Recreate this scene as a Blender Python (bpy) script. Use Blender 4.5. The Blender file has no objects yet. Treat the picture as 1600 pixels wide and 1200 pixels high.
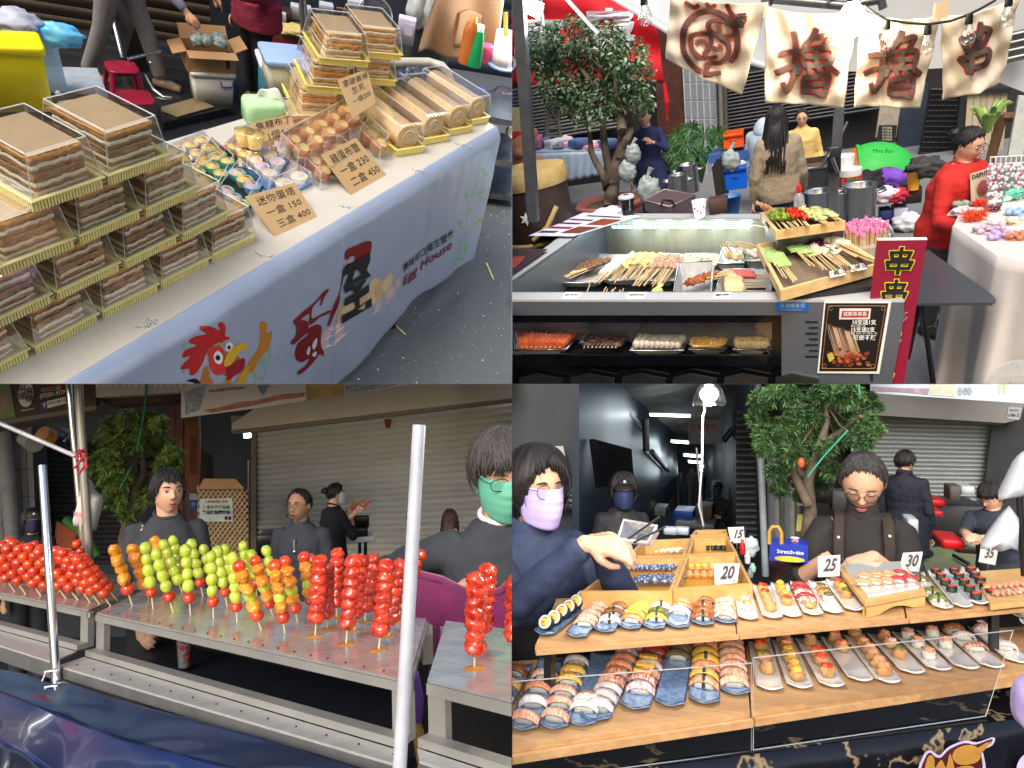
import bpy,bmesh,math,random
from math import sin,cos,exp,sqrt,atan2,hypot,copysign
import numpy as np
from mathutils import Vector as Vc,Matrix as Mx,noise
rg=range;en=enumerate
R=math.radians
def N(t):
 v=[float(x)for x in t.split()];return list(zip(v[::2],v[1::2]))
class Rn(random.Random):
 def u(s,a,b):return s.uniform(a,b)
PI=math.pi
def V3(*a):return Vc(a)
def zv(z):return Vc((0,0,z))
def rot_(a,n,x):return Mx.Rotation(R(a),n,x)
rnd=Rn(7)
sc=bpy.context.scene
COL=sc.collection
FPX=1100
cam_d=bpy.data.cameras.new('camera')
cam_d.sensor_width=36
cam_d.lens=36*FPX/1600
cam_d.clip_start=.05
cam_d.clip_end=400
cam=bpy.data.objects.new('camera',cam_d)
COL.objects.link(cam)
cam.rotation_euler=(R(90),0,0)
sc.camera=cam
world=bpy.data.worlds.new('World')
sc.world=world
world.use_nodes=1
_nt=world.node_tree
_bg=_nt.nodes['Background']
_sky=_nt.nodes.new('ShaderNodeTexSky')
_sky.sky_type='NISHITA'
_sky.sun_disc=0
SUN_EL,SUN_AZ=R(33),R(195)
_sky.sun_elevation=SUN_EL
_sky.sun_rotation=SUN_AZ
_sky.air_density=1
_sky.dust_density=3
_nt.links.new(_sky.outputs[0],_bg.inputs[0])
_bg.inputs[1].default_value=.15
sun_d=bpy.data.lights.new('sun','SUN')
sun_d.energy=1.5
sun_d.angle=R(30)
sun_d.color=(1,.95,.88)
sun=bpy.data.objects.new('sun',sun_d)
COL.objects.link(sun)
_sd=V3(sin(SUN_AZ)*cos(SUN_EL),cos(SUN_AZ)*cos(SUN_EL),sin(SUN_EL))
sun.rotation_euler=(-_sd).to_track_quat('-Z','Y').to_euler()
sc.view_settings.view_transform='Standard'
sc.view_settings.look='None'
sc.view_settings.gamma=1
sc.view_settings.use_curve_mapping=0
sc.view_settings.exposure=.55
sc.cycles.max_bounces=6
sc.cycles.transparent_max_bounces=24
sc.cycles.use_denoising=1
sc.cycles.sample_clamp_indirect=4
def s2l(v):
 v=v/255;return v/12.92 if v<=.04045 else((v+.055)/1.055)**2.4
def C(r,g,b):
 return(s2l(r),s2l(g),s2l(b))
MATS={}
def sv(n,k,v):n.inputs[k].default_value=v
def M(name,col=(.5,.5,.5),rough=.6,metal=0,var=.18,scale=14,bump=0,bsc=None,coat=0,emit=0,trans=0,spec=.5,rv=.07,sss=0,sr=None,col2=None,sheen=0,coords='Object',voro=0,thresh=None,ior=1.45):
 if name in MATS:return MATS[name]
 if max(col)>1:col=C(*col)
 if col2 and max(col2)>1:col2=C(*col2)
 m=bpy.data.materials.new(name);MATS[name]=m;m.use_nodes=1;nt=m.node_tree;N=nt.nodes;L=nt.links;b=N['Principled BSDF'];sv(b,'Roughness',rough);sv(b,'Metallic',metal);sv(b,'IOR',ior);sv(b,'Specular IOR Level',spec);sv(b,'Coat Weight',coat);sv(b,'Coat Roughness',.06);sv(b,'Transmission Weight',trans);sv(b,'Sheen Weight',sheen)
 if sss:
  sv(b,'Subsurface Weight',sss);sv(b,'Subsurface Radius',(.012,.004,.002));sv(b,'Subsurface Scale',1)
 if emit:
  sv(b,'Emission Color',(*col,1));sv(b,'Emission Strength',emit)
 tc=N.new('ShaderNodeTexCoord');mp=N.new('ShaderNodeMapping');oi=N.new('ShaderNodeObjectInfo');L.new(tc.outputs[coords],mp.inputs[0]);mul=N.new('ShaderNodeMath');mul.operation='MULTIPLY';sv(mul,1,37);L.new(oi.outputs['Random'],mul.inputs[0]);L.new(mul.outputs[0],mp.inputs[1])
 if sr:sv(mp,3,sr)
 nz=N.new('ShaderNodeTexVoronoi' if voro else 'ShaderNodeTexNoise');sv(nz,'Scale',scale)
 if not voro:sv(nz,'Detail',5);sv(nz,'Roughness',.62)
 L.new(mp.outputs[0],nz.inputs['Vector']);cr=N.new('ShaderNodeValToRGB');lo=[max(0,c*(1-var))for c in col];hi=[min(1,c*(1+var))for c in col]
 if col2:lo,hi=list(col),list(col2)
 cr.color_ramp.elements[0].color=(*lo,1);cr.color_ramp.elements[1].color=(*hi,1);a,z=thresh or(.3,.7);cr.color_ramp.elements[0].position=a;cr.color_ramp.elements[1].position=z;L.new(nz.outputs['Distance' if voro else 'Fac'],cr.inputs[0]);hs=N.new('ShaderNodeHueSaturation');mr=N.new('ShaderNodeMapRange');sv(mr,3,1-rv);sv(mr,4,1+rv);L.new(oi.outputs['Random'],mr.inputs[0]);L.new(mr.outputs[0],hs.inputs['Value']);L.new(cr.outputs[0],hs.inputs['Color']);L.new(hs.outputs[0],b.inputs['Base Color'])
 if emit:L.new(hs.outputs[0],b.inputs['Emission Color'])
 n3=N.new('ShaderNodeTexNoise');sv(n3,'Scale',scale*.35);sv(n3,'Detail',3);L.new(mp.outputs[0],n3.inputs['Vector']);m2=N.new('ShaderNodeMapRange');sv(m2,3,max(.02,rough*.75));sv(m2,4,min(1,rough*1.3));L.new(n3.outputs[0],m2.inputs[0]);L.new(m2.outputs[0],b.inputs['Roughness'])
 if bump:
  bn=N.new('ShaderNodeTexNoise');sv(bn,'Scale',bsc or scale*3);sv(bn,'Detail',4);L.new(mp.outputs[0],bn.inputs['Vector']);bp=N.new('ShaderNodeBump');sv(bp,'Strength',min(1,bump));sv(bp,'Distance',.004);L.new(bn.outputs[0],bp.inputs['Height']);L.new(bp.outputs[0],b.inputs['Normal'])
 return m
def clear(name,tint=(1,1,1),rough=.08,refl=.9,body=0,bodycol=(.9,.9,.9),base=.05):
 if name in MATS:return MATS[name]
 m=bpy.data.materials.new(name);MATS[name]=m;m.use_nodes=1;nt=m.node_tree;N=nt.nodes;L=nt.links;N.remove(N['Principled BSDF']);out=N['Material Output'];t=N.new('ShaderNodeBsdfTransparent');sv(t,0,(*tint,1));g=N.new('ShaderNodeBsdfGlossy');sv(g,'Roughness',rough);sv(g,0,(refl,refl,refl,1));lw=N.new('ShaderNodeLayerWeight');sv(lw,0,.35);nz=N.new('ShaderNodeTexNoise');sv(nz,'Scale',30);bp=N.new('ShaderNodeBump');sv(bp,'Strength',.25);sv(bp,'Distance',.003);tc=N.new('ShaderNodeTexCoord');L.new(tc.outputs['Object'],nz.inputs['Vector']);L.new(nz.outputs[0],bp.inputs['Height']);L.new(bp.outputs[0],g.inputs['Normal']);mr=N.new('ShaderNodeMapRange');sv(mr,3,base);sv(mr,4,.75);L.new(lw.outputs['Facing'],mr.inputs[0]);mx=N.new('ShaderNodeMixShader');L.new(mr.outputs[0],mx.inputs[0]);L.new(t.outputs[0],mx.inputs[1]);L.new(g.outputs[0],mx.inputs[2]);last=mx
 if body:
  d=N.new('ShaderNodeBsdfDiffuse');sv(d,0,(*bodycol,1));tl=N.new('ShaderNodeBsdfTranslucent');sv(tl,0,(*bodycol,1));ad=N.new('ShaderNodeMixShader');L.new(d.outputs[0],ad.inputs[1]);L.new(tl.outputs[0],ad.inputs[2]);m2=N.new('ShaderNodeMixShader');sv(m2,0,body);L.new(mx.outputs[0],m2.inputs[1]);L.new(ad.outputs[0],m2.inputs[2]);last=m2
 L.new(last.outputs[0],out.inputs[0]);return m
def wood(name,c1,c2,rough=.5,scale=6,sr=(1,14,14),coat=0):
 return M(name,c1,rough,col2=c2,scale=scale,sr=sr,bump=.15,bsc=scale*2,coat=coat,thresh=(.32,.68))
def emi(name,col,s):
 if name in MATS:return MATS[name]
 m=bpy.data.materials.new(name);MATS[name]=m;m.use_nodes=1;N=m.node_tree.nodes;b=N['Principled BSDF'];sv(b,'Base Color',(*col,1));sv(b,'Emission Color',(*col,1));sv(b,'Emission Strength',s);return m
class Stage:
 def __init__(s,cx,cy,pitch,lean,H,sx,sz):
  c=V3(cx-800,FPX,600-cy).normalized();g=V3(sin(R(lean)),0,-cos(R(lean)));t=(g-g.dot(c)*c).normalized();up=-(sin(R(pitch))*c+cos(R(pitch))*t).normalized();fw=(c-c.dot(up)*up).normalized();rt=fw.cross(up);s.R=Mx((rt,fw,up)).transposed();s.Ri=s.R.transposed();s.H=H;s.sx=sx;s.sz=sz;s.M=s.R.to_4x4()@Mx.Translation((0,0,-H))
 def ray(s,px,py):
  return s.Ri@V3(px-800,FPX,600-py)
 def P(s,px,py,z=0):
  d=s.ray(px,py);k=(z-s.H)/d.z;return V3(d.x*k,d.y*k,z)
 def D(s,px,py,y):
  d=s.ray(px,py);k=y/d.y;return V3(d.x*k,y,s.H+d.z*k)
 def px(s,p):
  w=s.R@(Vc(p)-zv(s.H));return(800+FPX*w.x/w.y,600-FPX*w.z/w.y)
 def ztop(s,base,py):
  lo,hi=0,4
  for _ in rg(40):
   m=(lo+hi)/2
   if s.px((base[0],base[1],base[2]+m))[1]>py:lo=m
   else:hi=m
  return lo
 def scale(s,p):
  a=s.px(p);b=s.px((p[0]+.05,p[1],p[2]));return hypot(b[0]-a[0],b[1]-a[1])/.05
Q=None
OWNER={}
class MB:
 def __init__(s):
  s.v=[];s.f=[];s.m=[];s.sm=[];s.mats=[];s.T=Mx();s.cur=0;s.smooth=0
 def mat(s,m):
  if m not in s.mats:s.mats.append(m)
  s.cur=s.mats.index(m);return s
 def add(s,vs,fs,smooth=None):
  o=len(s.v);T=s.T;s.v.extend([tuple(T@Vc(p))for p in vs]);s.f.extend([tuple(i+o for i in f)for f in fs]);s.m.extend([s.cur]*len(fs));s.sm.extend([s.smooth if smooth is None else smooth]*len(fs));return s
 def box(s,c,d,yaw=0,rot=None,taper=1):
  hx,hy,hz=d[0]/2,d[1]/2,d[2]/2;m=Mx.Translation(c)@(rot.to_4x4()if rot is not None else Mx.Rotation(yaw,4,'Z'));vs=[]
  for z,k in((-hz,1),(hz,taper)):
   for x,y in((-hx,-hy),(hx,-hy),(hx,hy),(-hx,hy)):vs.append(m@V3(x*k,y*k,z))
  return s.add(vs,[(3,2,1,0),(4,5,6,7),(0,1,5,4),(1,2,6,5),(2,3,7,6),(3,0,4,7)],0)
 def rb(s,c,d,r=.01,yaw=0,taper=1,n=3,top=1):
  hx,hy,hz=d[0]/2,d[1]/2,d[2]/2;r=min(r,hx*.98,hy*.98);e=min(r*.6,hz*.5);ring=[]
  for qx,qy,a0 in((1,1,0),(-1,1,90),(-1,-1,180),(1,-1,270)):
   for i in rg(n+1):
    a=R(a0+90*i/n);ring.append(((hx-r)*qx,(hy-r)*qy,cos(a),sin(a)))
  m=Mx.Translation(c)@Mx.Rotation(yaw,4,'Z');lv=[(-hz,r,1)]+([(hz-e,r,taper),(hz-e*.3,r-e*.3,taper),(hz,r-e,taper)]if top else[(hz,r,taper)]);vs=[];k=len(ring)
  for z,rr,t in lv:
   for(x,y,cx,cy)in ring:vs.append(m@V3((x+cx*rr)*t,(y+cy*rr)*t,z))
  fs=[tuple(reversed(rg(k))),tuple(rg((len(lv)-1)*k,len(lv)*k))]
  for j in rg(len(lv)-1):
   for i in rg(k):
    i2=(i+1)%k;fs.append((j*k+i,j*k+i2,(j+1)*k+i2,(j+1)*k+i))
  return s.add(vs,fs,1 if n>1 else 0)
 def pz(s,pts,z0,z1):
  n=len(pts);a=sum(pts[i][0]*pts[(i+1)%n][1]-pts[(i+1)%n][0]*pts[i][1]for i in rg(n))
  if a<0:pts=pts[::-1]
  vs=[(p[0],p[1],z0)for p in pts]+[(p[0],p[1],z1)for p in pts];fs=[tuple(reversed(rg(n))),tuple(rg(n,2*n))]
  for i in rg(n):
   j=(i+1)%n;fs.append((i,j,n+j,n+i))
  return s.add(vs,fs,0)
 def pn(s,pts,t):
  p=[Vc(q)for q in pts];n=(p[1]-p[0]).cross(p[2]-p[0]).normalized();k=len(p);vs=p+[q-n*t for q in p];fs=[tuple(rg(k)),tuple(reversed(rg(k,2*k)))]+[(j,i,k+i,k+j)for i,j in((i,(i+1)%k)for i in rg(k))];return s.add(vs,fs,0)
 def tb(s,pts,rad,n=8,cap=1,flat=1,up=None):
  pts=[Vc(p)for p in pts];m=len(pts)
  if not hasattr(rad,'__len__'):rad=[rad]*m
  vs=[];fs=[];prev=None
  for i,p in en(pts):
   t=(pts[min(i+1,m-1)]-pts[max(i-1,0)])
   if t.length<1e-9:t=zv(1)
   t.normalize()
   if prev is None:
    a=Vc(up)if up is not None else(zv(1)if abs(t.z)<.9 else V3(0,1,0))
   else:a=prev
   u=(a-a.dot(t)*t)
   if u.length<1e-6:u=t.orthogonal()
   u.normalize();w=t.cross(u);prev=u
   for k in rg(n):
    an=2*PI*k/n;vs.append(p+(u*cos(an)*flat+w*sin(an))*rad[i])
  for i in rg(m-1):
   for k in rg(n):
    k2=(k+1)%n;fs.append((i*n+k,i*n+k2,(i+1)*n+k2,(i+1)*n+k))
  s.add(vs,fs,n>4)
  if cap:
   s.add([vs[k]for k in rg(n)],[tuple(reversed(rg(n)))],0);s.add([vs[(m-1)*n+k]for k in rg(n)],[tuple(rg(n))],0)
  return s
 def lt(s,prof,n=20,c=(0,0,0),sx=1,sy=1,close=1):
  vs=[];fs=[];m=len(prof);c=Vc(c)
  for r,z in prof:
   for k in rg(n):
    a=2*PI*k/n;vs.append((c.x+r*cos(a)*sx,c.y+r*sin(a)*sy,c.z+z))
  for i in rg(m-1):
   for k in rg(n):
    k2=(k+1)%n;fs.append((i*n+k,i*n+k2,(i+1)*n+k2,(i+1)*n+k))
  s.add(vs,fs,1)
  if close:
   s.add(vs[:n],[tuple(reversed(rg(n)))],0);s.add(vs[-n:],[tuple(rg(n))],0)
  return s
 def bl(s,c,r,n=12,m=8,sq=(1,1,1),rot=None,jit=0,seed=0):
  vs=[];fs=[];c=Vc(c)
  for i in rg(m+1):
   th=PI*i/m
   for k in rg(n):
    a=2*PI*k/n;d=V3(sin(th)*cos(a),sin(th)*sin(a),cos(th));q=1+(jit*noise.noise(d*1.7+V3(seed,0,0))if jit else 0);p=V3(d.x*sq[0],d.y*sq[1],d.z*sq[2])*r*q
    if rot is not None:p=rot@p
    vs.append(c+p)
  for i in rg(m):
   for k in rg(n):
    k2=(k+1)%n;fs.append((i*n+k,(i+1)*n+k,(i+1)*n+k2,i*n+k2))
  return s.add(vs,fs,1)
 def sh(s,fn,nu,nv,smooth=1):
  vs=[fn(u/nu,v/nv)for v in rg(nv+1)for u in rg(nu+1)];fs=[(v*(nu+1)+u,v*(nu+1)+u+1,(v+1)*(nu+1)+u+1,(v+1)*(nu+1)+u)for v in rg(nv)for u in rg(nu)];return s.add(vs,fs,smooth)
 def tk(s,fn,nu,nv,t=.003,off=None):
  g=[[Vc(fn(u/nu,v/nv))for u in rg(nu+1)]for v in rg(nv+1)];vs=[];k=(nu+1)*(nv+1)
  for v in rg(nv+1):
   for u in rg(nu+1):vs.append(g[v][u])
  for v in rg(nv+1):
   for u in rg(nu+1):
    if off is not None:nn=Vc(off)
    else:
     du=g[v][min(u+1,nu)]-g[v][max(u-1,0)];dv=g[min(v+1,nv)][u]-g[max(v-1,0)][u];nn=du.cross(dv);nn=nn.normalized()if nn.length>1e-12 else zv(1)
    vs.append(g[v][u]-nn*t)
  fs=[]
  for v in rg(nv):
   for u in rg(nu):
    a=v*(nu+1)+u;q=(a,a+1,a+nu+2,a+nu+1);fs.append(q);fs.append(tuple(k+i for i in reversed(q)))
  for u in rg(nu):
   fs.append((u+1,u,k+u,k+u+1));a=nv*(nu+1)+u;fs.append((a,a+1,k+a+1,k+a))
  for v in rg(nv):
   a=v*(nu+1);b=a+nu+1;fs.append((a,b,k+b,k+a));a+=nu;b+=nu;fs.append((b,a,k+a,k+b))
  return s.add(vs,fs,1)
 def disc(s,c,r,n=16,ex=(1,0,0),ey=(0,1,0),sx=1,sy=1):
  c=Vc(c);ex=Vc(ex);ey=Vc(ey);return s.add([c+ex*cos(2*PI*k/n)*r*sx+ey*sin(2*PI*k/n)*r*sy for k in rg(n)],[tuple(rg(n))],0)
 def text(s,txt,O,ex,ey,size,bold=0,shear=0,lift=.001,align='CENTER'):
  vs,fs=glyphs(txt,bold,shear,align);O=Vc(O);ex=Vc(ex).normalized();ey=Vc(ey).normalized();n=ex.cross(ey).normalized();return s.add([O+ex*v[0]*size+ey*v[1]*size+n*lift for v in vs],fs,0)
 def mesh(s,name):
  me=bpy.data.meshes.new(name);me.from_pydata(s.v,[],s.f)
  for m in(s.mats or[M('plain')]):me.materials.append(m)
  me.polygons.foreach_set('material_index',s.m);me.polygons.foreach_set('use_smooth',s.sm);me.update();return me
 def remesh(s,voxel,smooth=2,name='body',fac=.5):
  me=s.mesh(name);ob=bpy.data.objects.new('tmp',me);COL.objects.link(ob);r=ob.modifiers.new('r','REMESH');r.mode='VOXEL';r.voxel_size=voxel;r.use_smooth_shade=1
  if smooth:
   q=ob.modifiers.new('s','SMOOTH');q.iterations=smooth;q.factor=fac
  dg=bpy.context.evaluated_depsgraph_get();dg.update();out=bpy.data.meshes.new_from_object(ob.evaluated_get(dg));bpy.data.objects.remove(ob);bpy.data.meshes.remove(me);out.name=name
  if not len(out.materials):
   for m in s.mats:out.materials.append(m)
  out.polygons.foreach_set('use_smooth',[1]*len(out.polygons));return out
GLY={}
def glyphs(txt,bold,shear,align):
 k=(txt,bold,shear,align)
 if k in GLY:return GLY[k]
 cu=bpy.data.curves.new('t','FONT');cu.body=txt;cu.size=1;cu.offset=bold;cu.shear=shear;cu.align_x=align;cu.align_y='CENTER';cu.resolution_u=2;cu.space_line=.9;ob=bpy.data.objects.new('t',cu);COL.objects.link(ob);dg=bpy.context.evaluated_depsgraph_get();dg.update();me=bpy.data.meshes.new_from_object(ob.evaluated_get(dg));r=([(v.co.x,v.co.y)for v in me.vertices],[tuple(p.vertices)for p in me.polygons]);bpy.data.objects.remove(ob);bpy.data.curves.remove(cu);bpy.data.meshes.remove(me);GLY[k]=r;return r
TL={}
SZ=1
def thg(name,label,cat,loc=(0,0,0),yaw=0,group=None,tilt=None):
 o=bpy.data.objects.new(name,None);COL.objects.link(o);o.empty_display_size=.05;L=Mx.Translation(loc)@Mx.Rotation(yaw,4,'Z')
 if tilt is not None:L=L@tilt
 if SZ!=1:L=L@Mx.Scale(SZ,4)
 o.matrix_world=Q.M@L;TL[o.name]=L;o['label']=label;o['category']=cat
 if group:o['group']=group
 OWNER[o.name]=Q
 global LAST
 LAST=o;return o
def pA(name,mb,mat=None,**k):return part(name,mb,mat,LAST,1,**k)
def pB(name,mb,mat=None,**k):return part(name,mb,mat,LAST,**k)
def part(name,mb,mat=None,parent=None,ab=0,label=None,kind=None):
 if isinstance(mb,MB):
  if mat is not None and not mb.mats:mb.mats=[mat]
  me=mb.mesh(name)
 else:me=mb
 if ab:
  r=parent
  while r.parent:r=r.parent
  me.transform(TL[r.name].inverted())
 o=bpy.data.objects.new(name,me);COL.objects.link(o);o.parent=parent
 if label:o['label']=label
 if kind:o['kind']=kind
 OWNER[o.name]=Q;return o
def sgl(name,mb,mat,label,cat,group=None,loc=(0,0,0),yaw=0,kind=None,ab=0,tilt=None,at=None):
 if at is not None:ab,loc=1,at
 if isinstance(mb,MB):
  if mat is not None and not mb.mats:mb.mats=[mat]
  me=mb.mesh(name)
 else:me=mb
 L=Mx.Translation(loc)@Mx.Rotation(yaw,4,'Z')
 if tilt is not None:L=L@tilt
 if SZ!=1 and not ab:L=L@Mx.Scale(SZ,4)
 if ab:me.transform(L.inverted())
 o=bpy.data.objects.new(name,me);COL.objects.link(o);o.matrix_world=Q.M@L;TL[o.name]=L
 if label:o['label']=label
 if cat:o['category']=cat
 if group:o['group']=group
 if kind:o['kind']=kind
 OWNER[o.name]=Q;return o
def stc(name,mb,mat=None):
 return sgl(name,mb,mat,None,None,kind='structure')
def kids(o):
 return[c for c in o.children]
def dup(o,loc,yaw=0,label=None,group=None,tilt=None,scale=None):
 r=o.copy();COL.objects.link(r);L=Mx.Translation(loc)@Mx.Rotation(yaw,4,'Z')
 if tilt is not None:L=L@tilt
 if scale:L=L@Mx.Diagonal((scale[0],scale[1],scale[2],1))
 r.matrix_world=Q.M@L;TL[r.name]=L;OWNER[r.name]=Q
 if label:r['label']=label
 if group:r['group']=group
 for ch in KIDS(o):
  c=ch.copy();COL.objects.link(c);c.parent=r;OWNER[c.name]=Q;KID.setdefault(r.name,[]).append(c)
  for g in KIDS(ch):
   d=g.copy();COL.objects.link(d);d.parent=c;OWNER[d.name]=Q;KID.setdefault(c.name,[]).append(d)
 return r
KID={}
def KIDS(o):
 if o.name not in KID:KID[o.name]=[c for c in bpy.data.objects if c.parent==o]
 return KID[o.name]
def move(o,loc,yaw=0,tilt=None,scale=None):
 L=Mx.Translation(loc)@Mx.Rotation(yaw,4,'Z')
 if tilt is not None:L=L@tilt
 if scale:L=L@Mx.Diagonal((scale[0],scale[1],scale[2],1))
 o.matrix_world=Q.M@L;TL[o.name]=L
def yaw_of(a,b):
 return atan2(b[1]-a[1],b[0]-a[0])
def lamp(name,loc,col,power,size=.05):
 d=bpy.data.lights.new(name,'POINT');d.energy=power;d.color=col;d.shadow_soft_size=size;o=bpy.data.objects.new(name,d);COL.objects.link(o);o.matrix_world=Q.M@Mx.Translation(loc);return o
def lp_(a,b,t):return a+(b-a)*t
def mixv(a,b,t):return Vc(a).lerp(Vc(b),t)
ORD=['first','second','third','fourth','fifth','sixth','seventh','eighth','ninth','tenth','eleventh','twelfth']
WHT=M('white_plastic',(232,232,228),.4,var=.04)
BLK=M('black_plastic',(28,28,30),.35,var=.15)
STL=M('steel',(176,178,180),.28,1,var=.08,scale=8,sr=(1,20,1),bump=.05,bsc=80,rv=.04)
STD=M('steel_worn',(120,122,124),.4,1,var=.25,scale=8,bump=.1,bsc=60,rv=.08)
CARDB=M('cardboard',(176,138,96),.85,var=.08,scale=6,bump=.15,bsc=120,rv=.06)
SIGNB=M('kraft_card',(178,148,106),.85,var=.05,scale=8,bump=.1,bsc=200,rv=.04)
INK=M('marker_ink',(30,26,28),.6,var=.05)
CLEAR=clear('clear_plastic',base=.07,rough=.12)
def pt(v):return Vc(v)
def slab(mb,pxs,z,t,q=None):
 pts=[Q.P(p[0],p[1],z)for p in pxs];mb.pz(pts,z-t,z);return pts
def plate_frame(a,b):
 u=(Vc(b)-Vc(a));u.z=0;u.normalize();return u,V3(-u.y,u.x,0)
class VPl:
 def __init__(s,A,B):
  s.A=Vc(A);s.u=(Vc(B)-Vc(A));s.u.z=0;s.len=s.u.length;s.u.normalize();s.n=V3(s.u.y,-s.u.x,0)
  if s.n.y>0:s.n=-s.n
 def at(s,px,py,off=0):
  d=Q.ray(px,py);o=zv(Q.H);a=s.A+s.n*off;return o+d*((a-o).dot(s.n)/d.dot(s.n))
 def pn(s,mb,pxs,t=.01,off=0):
  p=[s.at(x,y,off)for x,y in pxs];n=(p[1]-p[0]).cross(p[2]-p[0])
  if n.dot(s.n)<0:p=p[::-1]
  return mb.pn(p,t)
 def text(s,mb,txt,c,size_px,bold=.01,shear=0,off=.002,ex=(1,0),ey=(0,-1),wpx=None,align='CENTER'):
  vs,fs=glyphs(txt,bold,shear,align);k=size_px;kx=k
  if wpx:
   w=max(v[0]for v in vs)-min(v[0]for v in vs);kx=wpx/w
  pts=[s.at(c[0]+v[0]*kx*ex[0]+v[1]*k*ey[0],c[1]+v[0]*kx*ex[1]+v[1]*k*ey[1],off)for v in vs];return mb.add(pts,fs,0)
def crm(mb,c,r,sq,seed,amp=.35,fr=2.2,n=26,m_=18):
 vs=[];fs=[]
 for i in rg(m_+1):
  th=PI*i/m_
  for k_ in rg(n):
   a=2*PI*k_/n;d=V3(sin(th)*cos(a),sin(th)*sin(a),cos(th));q_=1+amp*noise.noise(d*fr+V3(seed,0,0))+amp*.5*abs(noise.noise(d*fr*2.7+V3(0,seed,0)));vs.append((c[0]+d.x*r*sq[0]*q_,c[1]+d.y*r*sq[1]*q_,c[2]+d.z*r*sq[2]*q_))
 for i in rg(m_):
  for k_ in rg(n):fs.append((i*n+k_,(i+1)*n+k_,(i+1)*n+(k_+1)%n,i*n+(k_+1)%n))
 mb.add(vs,fs,1)
def lcl(mb,clumps,n,size,rr,elong=2.2,whorl=0,droop=.2):
 tot=sum(c[2]for c in clumps)
 for c,rad,w in clumps:
  for _ in rg(int(n*w/tot)):
   while 1:
    d=V3(rr.u(-1,1),rr.u(-1,1),rr.u(-1,1))
    if.15<d.length<1:break
   if rr.random()<.6:d=d.normalized()*rr.u(.7,1.05)
   p=Vc(c)+V3(d.x*rad[0],d.y*rad[1],d.z*rad[2]);k=whorl or 1;ax0=(d+V3(rr.u(-.5,.5),rr.u(-.5,.5),rr.u(-.1,.9))).normalized()
   for j in rg(k):
    if whorl:
     a=2*PI*j/k+rr.u(-.2,.2);t1=ax0.orthogonal().normalized();t2=ax0.cross(t1);dr=(t1*cos(a)+t2*sin(a)+ax0*rr.u(.2,.9)).normalized()
    else:dr=V3(rr.u(-1,1),rr.u(-1,1),rr.u(-.8,.8)).normalized()
    L=size*rr.u(.7,1.25);W=L/elong;s=dr.cross(V3(rr.u(-1,1),rr.u(-1,1),1)).normalized();e=p+dr*L-zv(droop*L);m=p+dr*L*.5;mb.add([p,m+s*W/2,e,m-s*W/2],[(0,1,2,3)],0)
def lmat(name,c1,c2,rough=.45):
 m=M(name,c1,rough,col2=c2,scale=5,rv=.1,thresh=(.35,.65));m.node_tree.nodes['Principled BSDF'].inputs['Transmission Weight'].default_value=0;return m
bark=M('bark_grey',(104,92,80),.9,var=.3,scale=20,bump=.8,bsc=60)
stickm=M('bamboo_stick',(212,184,136),.7,var=.1,rv=.06)
def pillow(pts,c,k,d):
 n=len(pts);f=[c+(q-c)*k+V3(0,-d,0)for q in pts];b=[c+(q-c)*k+V3(0,d,0)for q in pts];e=V3(0,d*1.3,0);fs=[]
 for i in rg(n):
  j=(i+1)%n;fs+=[(0,1+i,1+j),(1+i,1+n+i,1+n+j,1+j),(1+n+i,1+2*n+i,1+2*n+j,1+n+j),(1+3*n,1+2*n+j,1+2*n+i)]
 return MB().add([c-e]+f+pts+b+[c+e],fs,1)
def vbox(label,name,cat,pl,x0,x1,yt,yb,dep,mt,off=0,r_=.012):
 a,b=pl.at(x0,yb,off),pl.at(x1,yb,off);w_=(b-a).length;h=Q.ztop(a,yt);c=(a+b)/2;m=MB().rb((0,dep/2,h/2),(w_,dep,h),r_);return sgl(name,m,mt,label,cat,loc=c,yaw=atan2(pl.u.y,pl.u.x))
SKIN=M('skin',(214,168,140),.5,var=.06,scale=9,bump=.1,bsc=160,sss=.12,rv=.03)
SKIN2=M('skin_tan',(190,142,112),.5,var=.06,scale=9,bump=.1,bsc=160,sss=.12,rv=.03)
HAIR=M('hair_black',(26,23,24),.38,var=.5,scale=60,sr=(6,6,1),bump=.4,bsc=220,rv=.05,spec=.6)
HAIRG=M('hair_grey',(62,60,62),.42,var=.6,scale=60,sr=(6,6,1),bump=.4,bsc=220,rv=.05,spec=.6)
HAIRB=M('hair_brown',(58,34,30),.4,var=.4,scale=60,sr=(6,6,1),bump=.4,bsc=220,rv=.05)
LIP=M('lips',(178,100,92),.45,var=.08,rv=.03)
EYEW=M('eye_white',(215,208,202),.3,var=.03)
EYEB=M('eye_dark',(30,20,16),.15,var=.1)
LENS=clear('lens',base=.03,rough=.03)
FRAME=M('glasses_frame',(28,26,28),.3,var=.1)
def head_dims(d):
 x,y,z=d;q=V3(x*.0755,y*.094,z*.116)
 if z<0:
  k=min(1,-z);q.x*=1-.3*k**1.4
  if y>0:q.y*=1-.45*min(1,k*1.3)
  else:q.y*=1+.07*k
 if z>.1:q.x*=1+.03
 if y<0:
  q.y=max(q.y,-.099);q.y*=1-.05*abs(x)
 def bump(cx,cz,r,a):
  e=((q.x-cx)**2+(q.z-cz)**2)/(r*r);return a*exp(-e)if y<0 else 0
 q.y+=bump(.031,.008,.014,.0085)+bump(-.031,.008,.014,.0085);q.y-=bump(.03,.03,.02,.0035)+bump(-.03,.03,.02,.0035);q.y-=bump(.042,-.03,.022,.004)+bump(-.042,-.03,.022,.004);q.y-=bump(0,-.062,.018,.004)+bump(0,-.1,.018,.007);q.y+=bump(0,-.08,.009,.004);return q
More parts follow.
